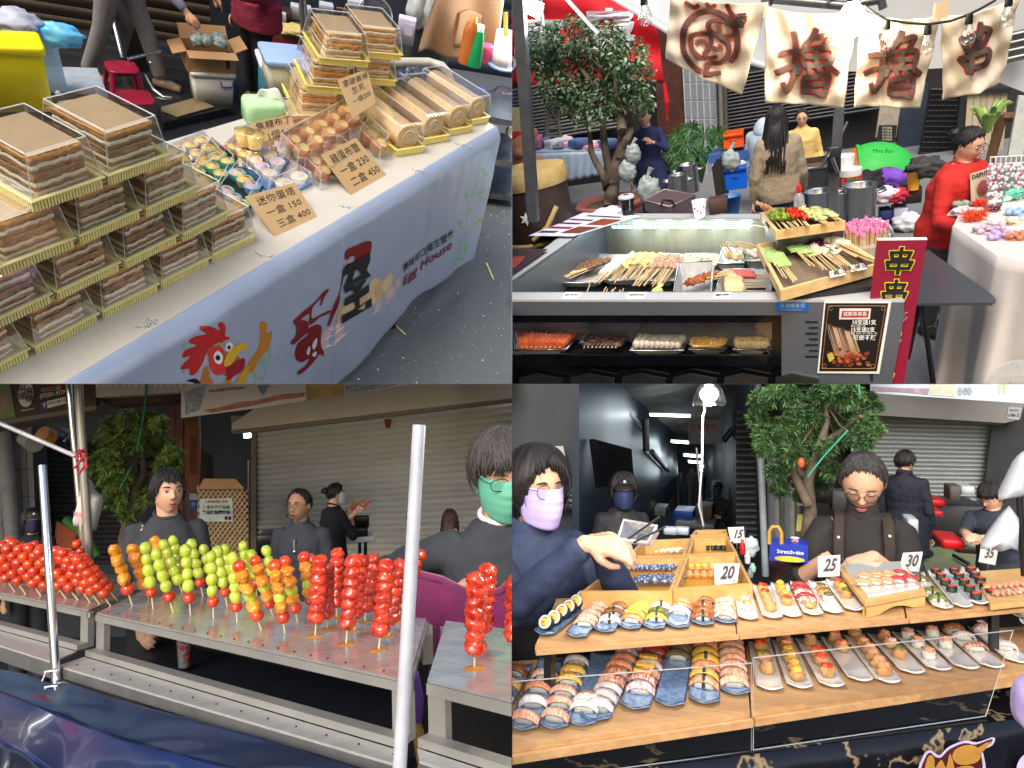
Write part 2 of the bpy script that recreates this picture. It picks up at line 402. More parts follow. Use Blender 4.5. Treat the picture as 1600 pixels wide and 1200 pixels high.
def head_mesh(mb,T):
 mb.T=T;n,m=44,30;vs=[]
 for i in rg(m+1):
  th=PI*i/m
  for k in rg(n):
   a=2*PI*k/n;vs.append(head_dims((sin(th)*cos(a),sin(th)*sin(a),cos(th))))
 fs=[(i*n+k,(i+1)*n+k,(i+1)*n+(k+1)%n,i*n+(k+1)%n)for i in rg(m)for k in rg(n)];mb.add(vs,fs,1);mb.tb([(0,-.082,.022),(0,-.092,.004),(0,-.101,-.012),(0,-.107,-.024),(0,-.094,-.032)],[.005,.0075,.0095,.0115,.008],10)
 for s in(-1,1):
  mb.bl((s*.011,-.096,-.028),.0085,8,6);mb.bl((s*.0765,.008,-.002),.031,10,8,(.3,.6,1),Mx.Rotation(s*.35,3,'Z'))
 mb.T=Mx()
def face_parts(body,T,o):
 gz=o.get('gaze',0);down=o.get('eyes_down',0);e=MB();e.T=T
 for s in(-1,1):
  e.mat(EYEW);e.bl((s*.031,-.0835,.006),.0125,12,8,(1,.55,.42 if not down else.2));e.mat(EYEB)
  if not down:e.bl((s*.031+gz*.005,-.0885,.006),.0052,10,6,(1,.5,1))
  z0=.0105 if not down else.003;e.tb([(s*.018,-.0895,z0-.004),(s*.026,-.0925,z0+.001),(s*.036,-.0915,z0+.001),(s*.045,-.085,z0-.003)],[.0006,.0014,.0014,.0006],6)
 part('eyes',e,None,body);b=MB();b.T=T
 for s in(-1,1):
  b.tb([(s*.015,-.0955,.027),(s*.027,-.0965,.0315),(s*.04,-.0925,.03),(s*.05,-.084,.026)],[.0018,.0028,.0024,.0008],6,flat=1.3)
 part('eyebrows',b,o.get('hair_mat',HAIR),body)
 if 'mask' not in o:
  l=MB();l.T=T;op=o.get('mouth',0);sm_=o.get('smile',0);l.mat(LIP);l.tb([(-.021-sm_,-.094+sm_,-.06+sm_),(-.01,-.1015,-.0575+op*.2),(0,-.1025,-.0588+op*.2),(.01,-.1015,-.0575+op*.2),(.021+sm_,-.094+sm_,-.06+sm_)],[.001,.0036,.0032,.0036,.001],8,flat=1);l.tb([(-.019,-.094,-.062-op*.3),(-.009,-.1005,-.0665-op),(.009,-.1005,-.0665-op),(.019,-.094,-.062-op*.3)],[.001,.0042,.0042,.001],8)
  if op:l.mat(EYEB);l.bl((0,-.0965,-.062-op*.4),.012,10,6,(1,.4,.45))
  part('lips',l,None,body)
def mask_part(body,T,m,kind='pleated'):
 k=MB();k.T=T
 def f(u,v):
  a=R(-72+144*u);z=lp_(.012,-.118,v);w=cos(a);bul=.1+.02*sin(PI*min(1,v*1.05))*w**2+(.007 if v<.35 else 0)*max(0,w)**8;fx=.079*(1-.22*v**2);zz=z+(.01*(1-w)if v<.5 else.030*(1-w)*(v-.5)*2)-(.008*(1-w)if v<.2 else 0)
  if kind=='pleated':bul+=.0012*sin(v*30)
  return V3(sin(a)*fx*1.03,-w*bul-.002+.02*(1-w),zz)
 k.tk(f,18,16,.0015)
 for s in(-1,1):
  k.tb([(s*.074,-.03,.006),(s*.082,-.004,.014),(s*.08,.014,-.004),(s*.078,.002,-.03),(s*.066,-.035,-.08)],.0011,5)
 part('face_mask',k,m,body)
def glasses_part(body,T,rim=FRAME,size=1,round_=1,z=.004):
 g=MB();g.T=T;g.mat(rim)
 for s in(-1,1):
  pts=[]
  for i in rg(21):
   a=2*PI*i/20;rx=.0245*size;rz=.0215*size if round_ else.0165*size;ex=1 if round_ else.75;pts.append((s*.033+rx*copysign(abs(cos(a))**ex,cos(a)),-.108+.004*abs(cos(a))*1,z+rz*copysign(abs(sin(a))**ex,sin(a))))
  g.tb(pts,.0013,6);g.tb([(s*.057,-.105,z+.006),(s*.072,-.085,z+.008),(s*.082,0,z+.008)],.0012,5)
 g.tb([(-.009,-.108,z+.003),(0,-.111,z+.006),(.009,-.108,z+.003)],.0012,5);p=part('glasses',g,None,body);l=MB();l.T=T
 for s in(-1,1):l.disc((s*.033,-.1075,z),.0225*size,16,(1,0,0),(0,0,1),1,.88 if round_ else.72)
 part('lens',l,LENS,body)
MBF=1
def hair_part(body,T,style,m):
 h=MB();h.T=T;r=Rn(len(style)*7+1)
 def line(a):
  a=abs(a);P={'crop':N('0 36 30 40 50 55 75 86 110 96 180 112'),'bowl':N('0 74 30 76 55 80 80 100 110 108 180 122'),'fringe':N('0 66 25 60 42 66 60 98 90 112 180 125'),'part':N('0 34 25 46 50 72 75 104 110 118 180 128'),'bob':N('0 50 30 62 50 84 70 120 100 138 180 150'),'bun':N('0 46 30 52 50 62 75 84 110 104 180 122')};tb=P.get(style,P['part'])
  for(a0,v0),(a1,v1)in zip(tb,tb[1:]):
   if a<=a1:return lp_(v0,v1,(a-a0)/(a1-a0))
  return tb[-1][1]
 th0={'crop':.009,'bowl':.02,'fringe':.012,'part':.012,'bob':.026,'bun':.01}.get(style,.014);n,mm=96,16;vs=[]
 def surf(az,pol,extra=0):
  a=R(az-90);t=R(pol);d=V3(sin(t)*cos(a),sin(t)*sin(a),cos(t));q=head_dims(d);return q+d*extra
 for i in rg(mm+1):
  for k in rg(n):
   az=-180+360*k/n;e=line(az)+4*sin(k*1.9)+3*sin(k*.77);f=i/mm;pol=e*f;t=th0*(1-.75*max(0,(f-.8)/.2)**2)*(1.12-.12*f);t+=.0022*sin(k*2.4+2*sin(f*4))*f+.003*noise.noise(V3(k*.21,f*3,len(style)))
   if style=='bob':t+=.012*sin(PI*f)*(1 if abs(az)>50 else.3)
   vs.append(surf(az,pol,t))
 fs=[(i*n+k,(i+1)*n+k,(i+1)*n+(k+1)%n,i*n+(k+1)%n)for i in rg(mm)for k in rg(n)];h.add(vs,fs,1);inner=[surf(-180+360*k/n,line(-180+360*k/n),-.006)for k in rg(n)];last=vs[mm*n:];h.add(last+inner,[(k,n+k,n+(k+1)%n,(k+1)%n)for k in rg(n)],1);fine=1 if MBF else.55;nl=int({'crop':170,'bob':200}.get(style,200)*(2.6 if fine<1 else 1))
 for i in rg(nl):
  az=r.u(-180,180);e=line(az);f0=r.u(.1,.75);f1=min(1.07,f0+r.u(.25,.5));az1=az+r.u(-16,16);pts=[];rr=[]
  for j in rg(5):
   f=lp_(f0,f1,j/4);pts.append(surf(lp_(az,az1,j/4),e*f,th0+.0015+(.004 if style=='crop' else.002)*sin(PI*j/4)*r.random()));rr.append((.0012,.0034,.0036,.0026,.0006)[j]*r.u(.7,1.15)*fine)
  h.tb(pts,rr,5,cap=0)
 if style=='bun':
  h.bl((0,.118,.045),.038,14,10,jit=.3)
  for i in rg(14):
   a=2*PI*i/14;h.tb([(0,.1,.04),(.03*cos(a),.125,.045+.03*sin(a)),(.012*cos(a+1),.15,.05+.012*sin(a+1))],[.006,.008,.003],6)
 if style=='long':
  h.tb([(0,.045,.03),(0,.082,-.07),(0,.098,-.17),(0,.1,-.3),(0,.095,-.42)],[.07,.085,.09,.075,.03],16,flat=.55,up=(0,1,0))
 if style in('long','part'):
  L=.42 if style=='long' else.05
  for i in rg(90 if style=='long' else 16):
   az=r.choice((-1,1))*r.u(62,180);a=R(az-90);b=surf(az,80,.012);w=r.u(-.02,.02);out=V3(cos(a),sin(a),0);back=.035 if style=='long' else 0;p1=b+out*.008+zv(-.07);p2=V3(b.x*1.12+w,max(b.y,.02)*.9+back+.02,-.2-r.u(0,.04));p3=V3(b.x*1.05+w,max(b.y,.03)*.75+back+.055,-L+r.u(-.06,.03));pp=[b,p1]+([p2,p3]if style=='long' else[b+out*.004+zv(-.07-L)]);h.tb(pp,([.006,.012,.013,.003]if style=='long' else[.004,.006,.002]),6,cap=0)
 part('hair',h,m,body)
def cap_part(body,T,m,emblem=None):
 c=MB();c.T=T;c.mat(m)
 def f(u,v):
  a=2*PI*u-PI/2;t=R(78)*(1-v);return V3(cos(a)*sin(t)*.093,sin(a)*sin(t)*.112+.004,cos(t)*.1+.032)
 c.tk(f,28,8,.003)
 def g(u,v):
  a=R(-62+124*u);return V3(sin(a)*(.09+.01*v),-cos(a)*(.106+.062*v*cos(a)**.5)+.004,.052-.02*v-.016*sin(a)**2)
 c.tk(g,16,4,.003,off=(0,0,1))
 if emblem:c.mat(emblem);c.disc((0,-.1105,.078),.01,10,(1,0,0),(0,-.25,.97))
 c.bl((0,.004,.134),.006,8,6);part('cap',c,None,body)
def hand_geo(mb,W,d,nrm,side,curl=.5,s=1,spread=.35,thumb=.6):
 d=Vc(d).normalized();nrm=(Vc(nrm)-Vc(nrm).dot(d)*d).normalized();x=d.cross(nrm)*side;W=Vc(W)
 def at(a,b,c):return W+(d*a+x*b+nrm*c)*s
 mb.tb([at(-.02,0,0),at(.01,0,0),at(.045,.001,0),at(.08,.001,0),at(.092,0,-.003)],[.021*s,.024*s,.034*s,.038*s,.03*s],12,flat=.42,up=nrm)
 for i,(off,L,rr)in en(((.029,.07,.0088),(.01,.078,.009),(-.01,.072,.0086),(-.028,.058,.0078))):
  p=at(.082-abs(off)*.15,off,-.001);pts=[at(.06,off*.9,0),p];ang=0
  for j,seg in en((.45,.3,.25)):
   ang+=curl*(.75+.1*i)*(1 if j else.8);dd=d*cos(ang)-nrm*sin(ang)+x*off*spread*6*cos(ang)*.4;p=p+dd.normalized()*L*seg*s;pts.append(p)
  mb.tb(pts,[rr*s,rr*s,rr*.98*s,rr*.88*s,rr*.72*s],8);mb.bl(pts[-1],rr*.74*s,8,6)
 t0=at(.018,.018,-.004);t1=at(.045,.04,-.01-.012*thumb);t2=at(.072,.05-.016*thumb,-.022-.02*thumb);t3=at(.092,.05-.03*thumb,-.028-.022*thumb);mb.tb([t0,t1,t2,t3],[.014*s,.0125*s,.0105*s,.008*s],8);mb.bl(t3,.0084*s,8,6)
def prs(label,hx,hy,hpx,yaw=0,cat='person',depth=None,**o):
 y=depth
 if 'at' in o:y=1
 if y is None:
  y=3
  for _ in rg(12):
   p=Q.D(hx,hy,y);a=Q.px(p+zv(.116));b=Q.px(p-zv(.116));y*=hypot(a[0]-b[0],a[1]-b[1])/hpx
 global SZ
 sz_old=SZ;s=SZ
 if 'at' in o:hp=V3(o['at'][0],o['at'][1],o.get('floor',0)+o['hz']);hz=o['hz']
 else:
  if Q.D(hx,hy,y).z<1.35 and depth is None:
   for k in rg(80):
    hp=Q.D(hx,hy,y);a=Q.px(hp+zv(.116));b=Q.px(hp-zv(.116));s=hpx/hypot(a[0]-b[0],a[1]-b[1])
    if hp.z>=1.42*s:break
    y*=.985
  hp=Q.D(hx,hy,y)
  if depth is not None:
   a=Q.px(hp+zv(.116));b=Q.px(hp-zv(.116));s=hpx/hypot(a[0]-b[0],a[1]-b[1])
  hz=hp.z/s
 SZ=s;vox=o.get('vox',.009);lean=o.get('lean',0);side=o.get('sidelean',0);hf=Vc(o.get('head_fwd',(0,-.03,0)));top=.66-.35*abs(lean)*1;pel=max(.35,hz-top);fw=lambda a,b,c:V3(a,b,c);pelvis=fw(0,0,pel);waist=fw(side*.3,-lean*.35,pel+.16);chest=fw(side*.7,-lean*.8,pel+.36-.1*abs(lean));sh=fw(side,-lean,pel+.49-.22*abs(lean));neck=sh+V3(0,-.008,.06);head=V3(side,-lean,hz)+hf;yl=yaw;base=V3(hp.x,hp.y,0 if 'at' not in o else hp.z-hz);off=Mx.Rotation(yl,3,'Z')@V3(head.x,head.y,0)*s
 if 'at' in o:off=Mx.Rotation(yl,3,'Z')@V3(head.x,head.y,0)
 root=thg('person',label,cat,(base.x-off.x,base.y-off.y,base.z),yl,o.get('group'));SZ=1;fem=o.get('female',0);sw=o.get('shoulder',.148 if fem else.168);fat=o.get('fat',1);hy_,hp_,hr_=o.get('head',(0,0,0));bpy.context.view_layer.update();HT=Mx.Translation(head)@rot_(hy_,4,'Z')@rot_(hp_,4,'X')@rot_(hr_,4,'Y');skin=o.get('skin',SKIN);SL=V3(sw,0,-.045)+sh;SR=V3(-sw,0,-.045)+sh;arms={}
 for k,S,sg in(('L',SL,1),('R',SR,-1)):
  e=Vc(o.get('elbow'+k,(sg*.06,.01,-.29)));w=Vc(o.get('wrist'+k,(sg*.07,-.1,-.52)));hp_x=o.get('reach'+k)
  if hp_x:
   W=TL[root.name].inverted()@Q.D(hp_x[0],hp_x[1],hp.y+hp_x[2]);d=W-S
   if d.length>.52:d=d.normalized()*.52
   w=d;h=sqrt(max(.0004,.27**2-d.length**2/4));pole=Vc(o.get('pole'+k,(sg*.7,.3,-1)));pole=(pole-pole.dot(d)/d.length**2*d).normalized();e=d/2+pole*h
  arms[k]=(S,S+e,S+w,sg)
 legs=[]
 for sg in(-1,1):
  st=o.get('step',0)*sg;legs.append((V3(sg*.085,0,pel-.03),V3(sg*.1,-.02+st*.5,pel*.53),V3(sg*.1,.02+st,.08),sg))
 def trunk(mb,k,top=1,low=1):
  secs=[(pelvis+zv(-.1),.135,.1),(pelvis,.165,.115),(pelvis+zv(.07),.158,.108),(waist,.14,.1),(chest,.158,.115),(sh+V3(0,.005,-.07),sw*.98,.098),(sh+V3(0,.003,-.02),sw*.82,.08),(sh+zv(.012),sw*.58,.068),(sh+zv(.04),.066,.055)];n=20;vs=[];m=len(secs)
  for c,a,b in secs:
   a=a*fat+k;b=b*fat*(1.08 if fat>1 else 1)+k
   for i in rg(n):
    t=2*PI*i/n;x=cos(t);yy=sin(t);vs.append(c+V3(a*copysign(abs(x)**.85,x),b*copysign(abs(yy)**.85,yy),0))
  fs=[(i*n+j,i*n+(j+1)%n,(i+1)*n+(j+1)%n,(i+1)*n+j)for i in rg(m-1)for j in rg(n)];fs+=[tuple(reversed(rg(n))),tuple(rg((m-1)*n,m*n))];mb.add(vs,fs,1)
 b=MB();b.mat(skin);trunk(b,-.004);b.tb([sh+V3(0,.01,-.02),neck,head+(HT.to_3x3()@V3(0,.022,-.055))],[.058,.052,.052],14);head_mesh(b,HT)
 for k,(S,E,W,sg)in arms.items():
  b.tb([S+(sh-S)*.3,S,mixv(S,E,.5),E,mixv(E,W,.3),W],[.05,.052,.042,.036,.038,.024],10);b.bl(E,.036,8,6);b.bl(S,.052,8,6)
  if o.get('hand'+k,1):
   hd=o.get('hdir'+k)or tuple((W-E).normalized());hn=o.get('hnrm'+k,(sg*.7,-.4,.5));hand_geo(b,W,hd,hn,o.get('hside'+k,-sg),o.get('curl'+k,.45),thumb=o.get('thumb'+k,.6))
 for H,K,A,sg in legs:
  b.tb([H,mixv(H,K,.4),K,mixv(K,A,.35),A],[.085,.075,.055,.05,.036],10);b.tb([A+V3(0,.03,-.03),A+V3(0,-.04,-.04),A+V3(0,-.15,-.055)],[.035,.036,.024],8)
 body=part('body',b.remesh(vox,2),None,root);sm=o.get('shirt');pm=o.get('pants',M('dark_trousers',(38,40,46),.85,var=.2,scale=25,bump=.3))
 if sm is not None:
  s=MB();s.mat(sm);k=o.get('loose',.012);trunk(s,k);cut={'long':1,'elbow':0,'mid':.45}[o.get('sleeve','long')]
  for kk,(S,E,W,sg)in arms.items():
   rs=.051+k*.5;s.bl(S,rs,10,8)
   if cut>=1:
    s.tb([S+(sh-S)*.3,S,mixv(S,E,.5),E,mixv(E,W,.45),mixv(E,W,.86),mixv(E,W,.93)],[rs*.95,rs,rs*.93,rs*.85,rs*.8,rs*.62,rs*.56],12);s.bl(E,rs*.85,10,8)
   elif cut>0:
    s.tb([S+(sh-S)*.3,S,mixv(S,E,.5),E,mixv(E,W,cut)],[rs*.95,rs,rs*.95,rs*.9,rs*.85],12);s.bl(E,rs*.9,10,8)
   else:s.tb([S+(sh-S)*.3,S,mixv(S,E,.5),mixv(S,E,.95)],[rs*.95,rs,rs*.98,rs],12)
  if o.get('coat_len'):
   s.tb([pelvis+zv(.1),pelvis-zv(o['coat_len'])],[.19*fat+k,.21*fat+k],18,flat=.75,up=(0,1,0))
  me=s.remesh(max(vox,.008),3,'shirt');nv=len(me.vertices);co=np.empty(nv*3);no=np.empty(nv*3);me.vertices.foreach_get('co',co);me.vertex_normals.foreach_get('vector',no);co=co.reshape(-1,3);no=no.reshape(-1,3);amp=.0045+.075*k;nn=np.array([noise.noise(V3(c[0]*9,c[1]*9,c[2]*14))+.6*noise.noise(V3(c[0]*22+5,c[1]*22,c[2]*30))for c in co.tolist()]);co=co+no*(nn*amp)[:,None];me.vertices.foreach_set('co',co.reshape(-1));me.update();part(o.get('shirt_name','sweatshirt'),me,None,root)
  if o.get('collar',1):
   cm=o.get('collar_mat',sm);cc=MB();cr=o.get('collar_r',.064);ch=o.get('collar_h',.018);pts=[sh+V3(cr*cos(a),cr*.95*sin(a)-.008,.052+.022*sin(a)-(0 if ch<.03 else 0))for a in[2*PI*i/20 for i in rg(21)]]
   if ch<.03:cc.tb(pts,.0085,7)
   else:cc.tk(lambda u,v:sh+V3(cr*(1.06-.12*v)*cos(2*PI*u),cr*(1.06-.12*v)*sin(2*PI*u)-.008,.03+ch*v+.02*sin(2*PI*u)),20,3,.004)
   part('collar',cc,cm,root)
 t=MB();t.mat(pm);t.tb([pelvis+zv(.06),pelvis,pelvis+zv(-.1)],[.155*fat,.172*fat,.15*fat],16,flat=.72,up=(0,1,0))
 for H,K,A,sg in legs:t.tb([H,mixv(H,K,.4),K,mixv(K,A,.5),A+zv(.02)],[.104*fat,.092*fat,.073,.066,.058],12)
 part('trousers',t.remesh(.013,2,'trousers'),None,root)
 for H,K,A,sg in legs:
  f=MB();f.tb([A+V3(0,.055,-.045),A+zv(-.035),A+V3(0,-.09,-.045),A+V3(0,-.175,-.055)],[.036,.046,.044,.03],10);part('shoe',f,o.get('shoes',M('shoe_dark',(40,38,40),.7)),root)
 face_parts(body,HT,o)
 if 'mask' in o:mask_part(body,HT,o['mask'],o.get('mask_kind','pleated'))
 if o.get('glasses'):glasses_part(body,HT,o.get('glass_mat',FRAME),o.get('glass_size',1),o.get('glass_round',1))
 global MBF
 MBF=vox>.0065
 if 'hair' in o:hair_part(body,HT,o['hair'],o.get('hair_mat',HAIR))
 if 'cap' in o:cap_part(body,HT,o['cap'],o.get('emblem'))
 SZ=sz_old;info=dict(root=root,body=body,HT=HT,sh=sh,pelvis=pelvis,arms=arms,chest=chest,hp=hp,fat=fat);return info
Q=Stage(400,300,30,0,2.2,-1,1)
TZ=.85
K=1.8
E1=V3(.669,.743,0);NN=V3(.743,-.669,0);YW=atan2(.743,.669)
asphalt=M('asphalt',(78,84,90),.85,var=.3,scale=160,bump=.5,bsc=300,coords='Object')
g=MB();g.box((0,5,-.05),(16,14,.1));stc('asphalt_ground',g,asphalt)
gr=MB();gr.mat(M('grit_pale',(190,190,180),.8))
for i in rg(900):
 x=rnd.u(.1,2.4);y=rnd.u(1.6,5);r_=rnd.choice((.002,.003,.0035,.006));gr.bl((x,y,.001),r_,5,3,(1,1,.5))
sgl('grit',gr,None,'pale grit and crumbs scattered over the asphalt beside the table','grit',kind='stuff')
for(a,b)in(((760,411),(771,436)),((609,501),(634,523))):
 pa,pb=Q.P(*a,.004),Q.P(*b,.004);st=MB();st.tb([pa,pb],.005,6);sgl('drinking_straw',st,M('bamboo_pale',(205,190,150),.6),'thin pale stick lying on the asphalt '+('right of the banner corner' if a[0]>700 else 'under the sagging hem of the banner'),'stick',loc=pa,ab=1)
dark=M('shop_dark',(30,30,34),.6,var=.3,scale=3)
shut=M('shutter_bronze',(74,66,58),.32,.7,var=.2,scale=5,rv=.05)
w=MB();w.box((0,7.2,2),(14,.1,6));stc('back_wall',w,dark)
s=thg('roller_shutter','dark bronze roller shutter behind the drinks table, top left','shutter',(-1.9,5.6,0))
for i in rg(34):
 m=MB().sh(lambda u,v:(-1.6+3.2*u,-.018*sin(PI*v),.075*i+.075*v),2,5);part('slat',m,shut,s)
w=MB();w.box((2.2,6.4,1.5),(5,.1,5));stc('inner_wall',w,M('wall_grey_blue',(52,58,74),.7,var=.2,scale=3))
s=thg('roller_shutter','dark blue corrugated shutter behind the steaming kitchen corner','shutter',(1.3,6.2,0))
m_=M('shutter_blue',(58,66,88),.4,.4,var=.12)
for i in rg(22):
 part('slat',MB().sh(lambda u,v:(-.1+1.3*u,-.02*sin(PI*v),.11*i+.11*v),2,5),m_,s)
gran=M('black_granite',(34,36,40),.18,var=.5,scale=120,coat=.3)
m=MB();PZ=.1
a,b,c_=Q.P(-60,262,PZ),Q.P(368,166,PZ),Q.P(405,60,PZ)
m.pz([(a.x,a.y),(b.x,b.y),(b.x+.25,7),(-5,7),(-5,a.y)],0,PZ)
stc('granite_step',m,gran)
m=MB();u,v=plate_frame(a,b)
for k,(d0,z0)in en(((-.1,.05),)):
 q0,q1=a-v*.1,b-v*.1;m.pz([(q0.x,q0.y),(q1.x,q1.y),(b.x,b.y),(a.x,a.y)],-.01,.05)
stc('granite_lower_step',m,gran)
m=MB();p0,p1=Q.P(206,184,PZ+.003),Q.P(252,172,PZ+.003);u,v=plate_frame(p0,p1)
m.pz([(p0-v*.02),(p1-v*.02),(p1+v*.02),(p0+v*.02)],PZ+.001,PZ+.004)
sgl('floor_tape',m,M('tape_white',(200,205,210),.5),'white strip of tape on the black step by the cardboard mat','tape',at=p0)
m=MB();slab(m,N('245 169 303 153 335 166 277 182'),PZ+.012,.008)
sgl('cardboard_mat',m,M('cardboard_flat',(120,105,78),.85),'flat piece of brown cardboard lying on the black step','cardboard',at=Q.P(290,168,PZ))
t=thg('stall_table','long folding table under the cake stall, black legs showing at the hem','table',(0,2.5,0))
m=MB();tp=N('-90 710 773 197 742 176 430 170 250 224 -90 352')
slab(m,tp,TZ-.006,.03);pA('tabletop',m,WHT)
for p in((745,215),(668,270),(560,330)):
 b=Q.P(*p,TZ);b=b-NN*.05;l=MB();l.box((b.x,b.y,TZ/2-.02),(.035,.035,TZ-.06));pA('leg',l,BLK)
cloth=M('banner_vinyl',(152,168,198),.38,var=.07,scale=3,bump=.5,bsc=14)
topm=M('table_cover',(192,188,178),.5,var=.07,scale=4,bump=.3,bsc=30)
tc=thg('tablecloth','cream vinyl cover with scuffed edges on top of the cake table','tablecloth',(0,2.5,TZ))
m=MB();slab(m,tp,TZ,.005)
part('cover',m,topm,tc,1)
A=Q.P(-90,710,TZ);B=Q.P(775,196,TZ);C0=Q.P(415,403,TZ)
def hem(px,py,guess):
 lo,hi=0,.8
 for _ in rg(30):
  z=(lo+hi)/2
  if Q.px((guess.x,guess.y,z))[1]>py:lo=z
  else:hi=z
 return z
zb=hem(740,398,B)
bn=thg('banner','white printed vinyl banner hanging down the front of the cake table','banner',(A+B)/2)
L_=(B-A).length;EU=(B-A).normalized()
OUT=V3(EU.y,-EU.x,0)
if OUT.y>0:OUT=-OUT
def ban(s_,h):
 d=.018+.007*sin(s_*7+1)*min(1,h*2)+.006*sin(s_*17+h*3)*h+.02*max(0,h-.45)*exp(-((s_-.95)/.25)**2);d+=.004*noise.noise(V3(s_*6,h*5,2))+.0025*noise.noise(V3(s_*16,h*9,7));seam=.01*exp(-((s_-1.27)/.012)**2)*min(1,h*6);e=.02*(1-exp(-h/.02));return B-EU*s_+OUT*(d*min(1,h/.05)+e+seam)+zv(-h+0)
HM=[(0,TZ-zb),(.45,TZ-zb-.02),(.62,TZ-zb-.05),(.9,TZ-zb+.01),(1,TZ-zb+.03),(1.25,TZ-.02),(9,TZ-.02)]
def hemh(s_):
 for(a,x),(b,y)in zip(HM,HM[1:]):
  if s_<=b:return lp_(x,y,(s_-a)/(b-a))
m=MB().tk(lambda u,v:ban(u*L_,(v**1.4)*hemh(u*L_)),260,64,.003,off=-OUT)
part('vinyl_sheet',m,cloth,bn,1)
def bpx(px,py):
 d=Q.ray(px,py);o=zv(Q.H);n=OUT;k=(B+OUT*.02-o).dot(n)/d.dot(n);p=o+d*k;return(B-p).dot(EU),TZ-p.z
def bprint(mb,pts,lift=.004):
 from mathutils.geometry import tessellate_polygon
 v=[];sh=[bpx(*p)for p in pts];tri=[tuple(t_)for t_ in tessellate_polygon([[V3(a,b,0)for a,b in sh]])]
 for _ in rg(2):
  mid={};nt_=[]
  def md(i,j):
   k=(min(i,j),max(i,j))
   if k not in mid:mid[k]=len(sh);sh.append(((sh[i][0]+sh[j][0])/2,(sh[i][1]+sh[j][1])/2))
   return mid[k]
  for a,b,c in tri:
   x,y,z=md(a,b),md(b,c),md(c,a);nt_+=[(a,x,z),(x,b,y),(z,y,c),(x,y,z)]
  tri=nt_
 v=[ban(a,b)+OUT*(lift)for a,b in sh];mb.add(v,tri,0)
def smp(P,n=4):
 out=[];k=len(P)
 for i in rg(k):
  p0,p1,p2,p3=P[(i-1)%k],P[i],P[(i+1)%k],P[(i+2)%k]
  for j in rg(n):
   t_=j/n;out.append(tuple(.5*((2*p1[d])+(-p0[d]+p2[d])*t_+(2*p0[d]-5*p1[d]+4*p2[d]-p3[d])*t_**2+(-p0[d]+3*p1[d]-3*p2[d]+p3[d])*t_**3)for d in(0,1)))
 return out
dred=M('print_dark_red',(120,26,30),.4,var=.03);dblk=M('print_black',(30,34,42),.4,var=.03)
zz=lambda L,x0,y0,s_=1:[(x0+a/4*s_,y0+b/4*s_)for a,b in L]
z4=lambda L:zz(L,400,300)
strokes_red=[N('525 405 535 350 590 320 655 290 685 295 684 335 668 390 640 425 590 442 553 462 530 480 445 800 432 815 426 805 520 480 530 440 575 420 585 388 560 385 545 405'),N('200 785 300 705 352 660 410 595 428 600 405 635 385 690 375 695 382 650 330 700 322 725 325 775 430 725 440 740 380 765 335 800 300 815 305 745 240 790 215 803'),N('207 790 265 785 295 800 295 860 245 905 205 935 185 930 188 912 215 880 220 830'),N('290 850 330 820 370 815 388 840 385 910 388 960 402 985 398 1015 375 1000 355 1030 310 1085 250 1125 233 1120 240 1102 290 1070 315 1030 260 1050 225 1030 217 985 235 930 285 890 300 870')]
pr=MB();pr.mat(dred)
for s_ in strokes_red:bprint(pr,smp(z4(s_),3),.006)
pr.mat(dblk)
_v,_f=glyphs('至',.03,.15,'CENTER')
_p=[bpx(546+v[0]*46-v[1]*8,453-v[0]*30-v[1]*92)for v in _v]
pr.add([ban(a,b)+OUT*.009 for a,b in _p],_f,0)
pr.mat(M('print_white',(200,205,225),.4,var=.03))
for s_ in(N('330 945 350 905 360 905 358 945 340 975'),N('292 985 306 955 318 960 312 1000 298 1005'),N('330 1005 350 985 358 995 345 1020')):
 bprint(pr,smp(z4(s_),3),.007)
egg=[M('print_egg_a',(196,170,140),.4,var=.1),M('print_egg_b',(214,192,160),.4,var=.1),M('print_lace',(196,178,186),.4,var=.15)]
pr.mat(egg[2]);bprint(pr,smp(z4(N('395 900 440 830 560 780 700 690 850 530 872 560 800 680 640 790 520 900 400 975')),3),.003)
for i,(x,y,a,b,an)in en(((510,745,34,70,.5),(560,720,36,60,.9),(640,655,46,70,.7),(700,600,44,85,.2),(745,590,38,66,.3),(790,550,26,62,.35),(610,620,34,50,.7))):
 pr.mat(egg[i%2]);e_=[(x+a*cos(k)*cos(an)-b*sin(k)*sin(an),y+a*cos(k)*sin(an)*.9+b*sin(k)*cos(an))for k in[2*PI*j/16 for j in rg(16)]];bprint(pr,z4(e_),.004+.0003*i)
part('shop_name_print',pr,None,bn,1)
def btext(txt,p0,p1,up,size,m_,shear=0,bold=.01):
 vs,fs=glyphs(txt,bold,shear,'LEFT');wmax=max(v[0]for v in vs);o=MB();o.mat(m_);a=Vc(p0);b=Vc(p1);ex=(b-a)/wmax;ey=Vc(up);pts=[bpx(*(a+ex*v[0]+ey*v[1]))for v in vs];o.add([ban(s_,h)+OUT*.007 for s_,h in pts],fs,0);return o
part('lettering',btext('美味可口|衛生營養',(621,416),(702,362),(-1,-13.5),1,dblk,bold=.012),None,bn,1)
part('lettering',btext('Egg House',(621,437),(700,378),(1,-20),1,dred,shear=.1,bold=.014),None,bn,1)
gm=M('print_leaf',(122,172,128),.4,var=.1);lf=MB();lf.mat(gm)
def leafp(x,y,ang,L2,w_):
 c_,s2=cos(ang),sin(ang);P_=[(0,0),(L2*.3,w_),(L2*.65,w_*.8),(L2,0),(L2*.65,-w_*.6),(L2*.3,-w_*.7)];bprint(lf,[(x+a*c_-b*s2,y+a*s2+b*c_)for a,b in P_],.0035)
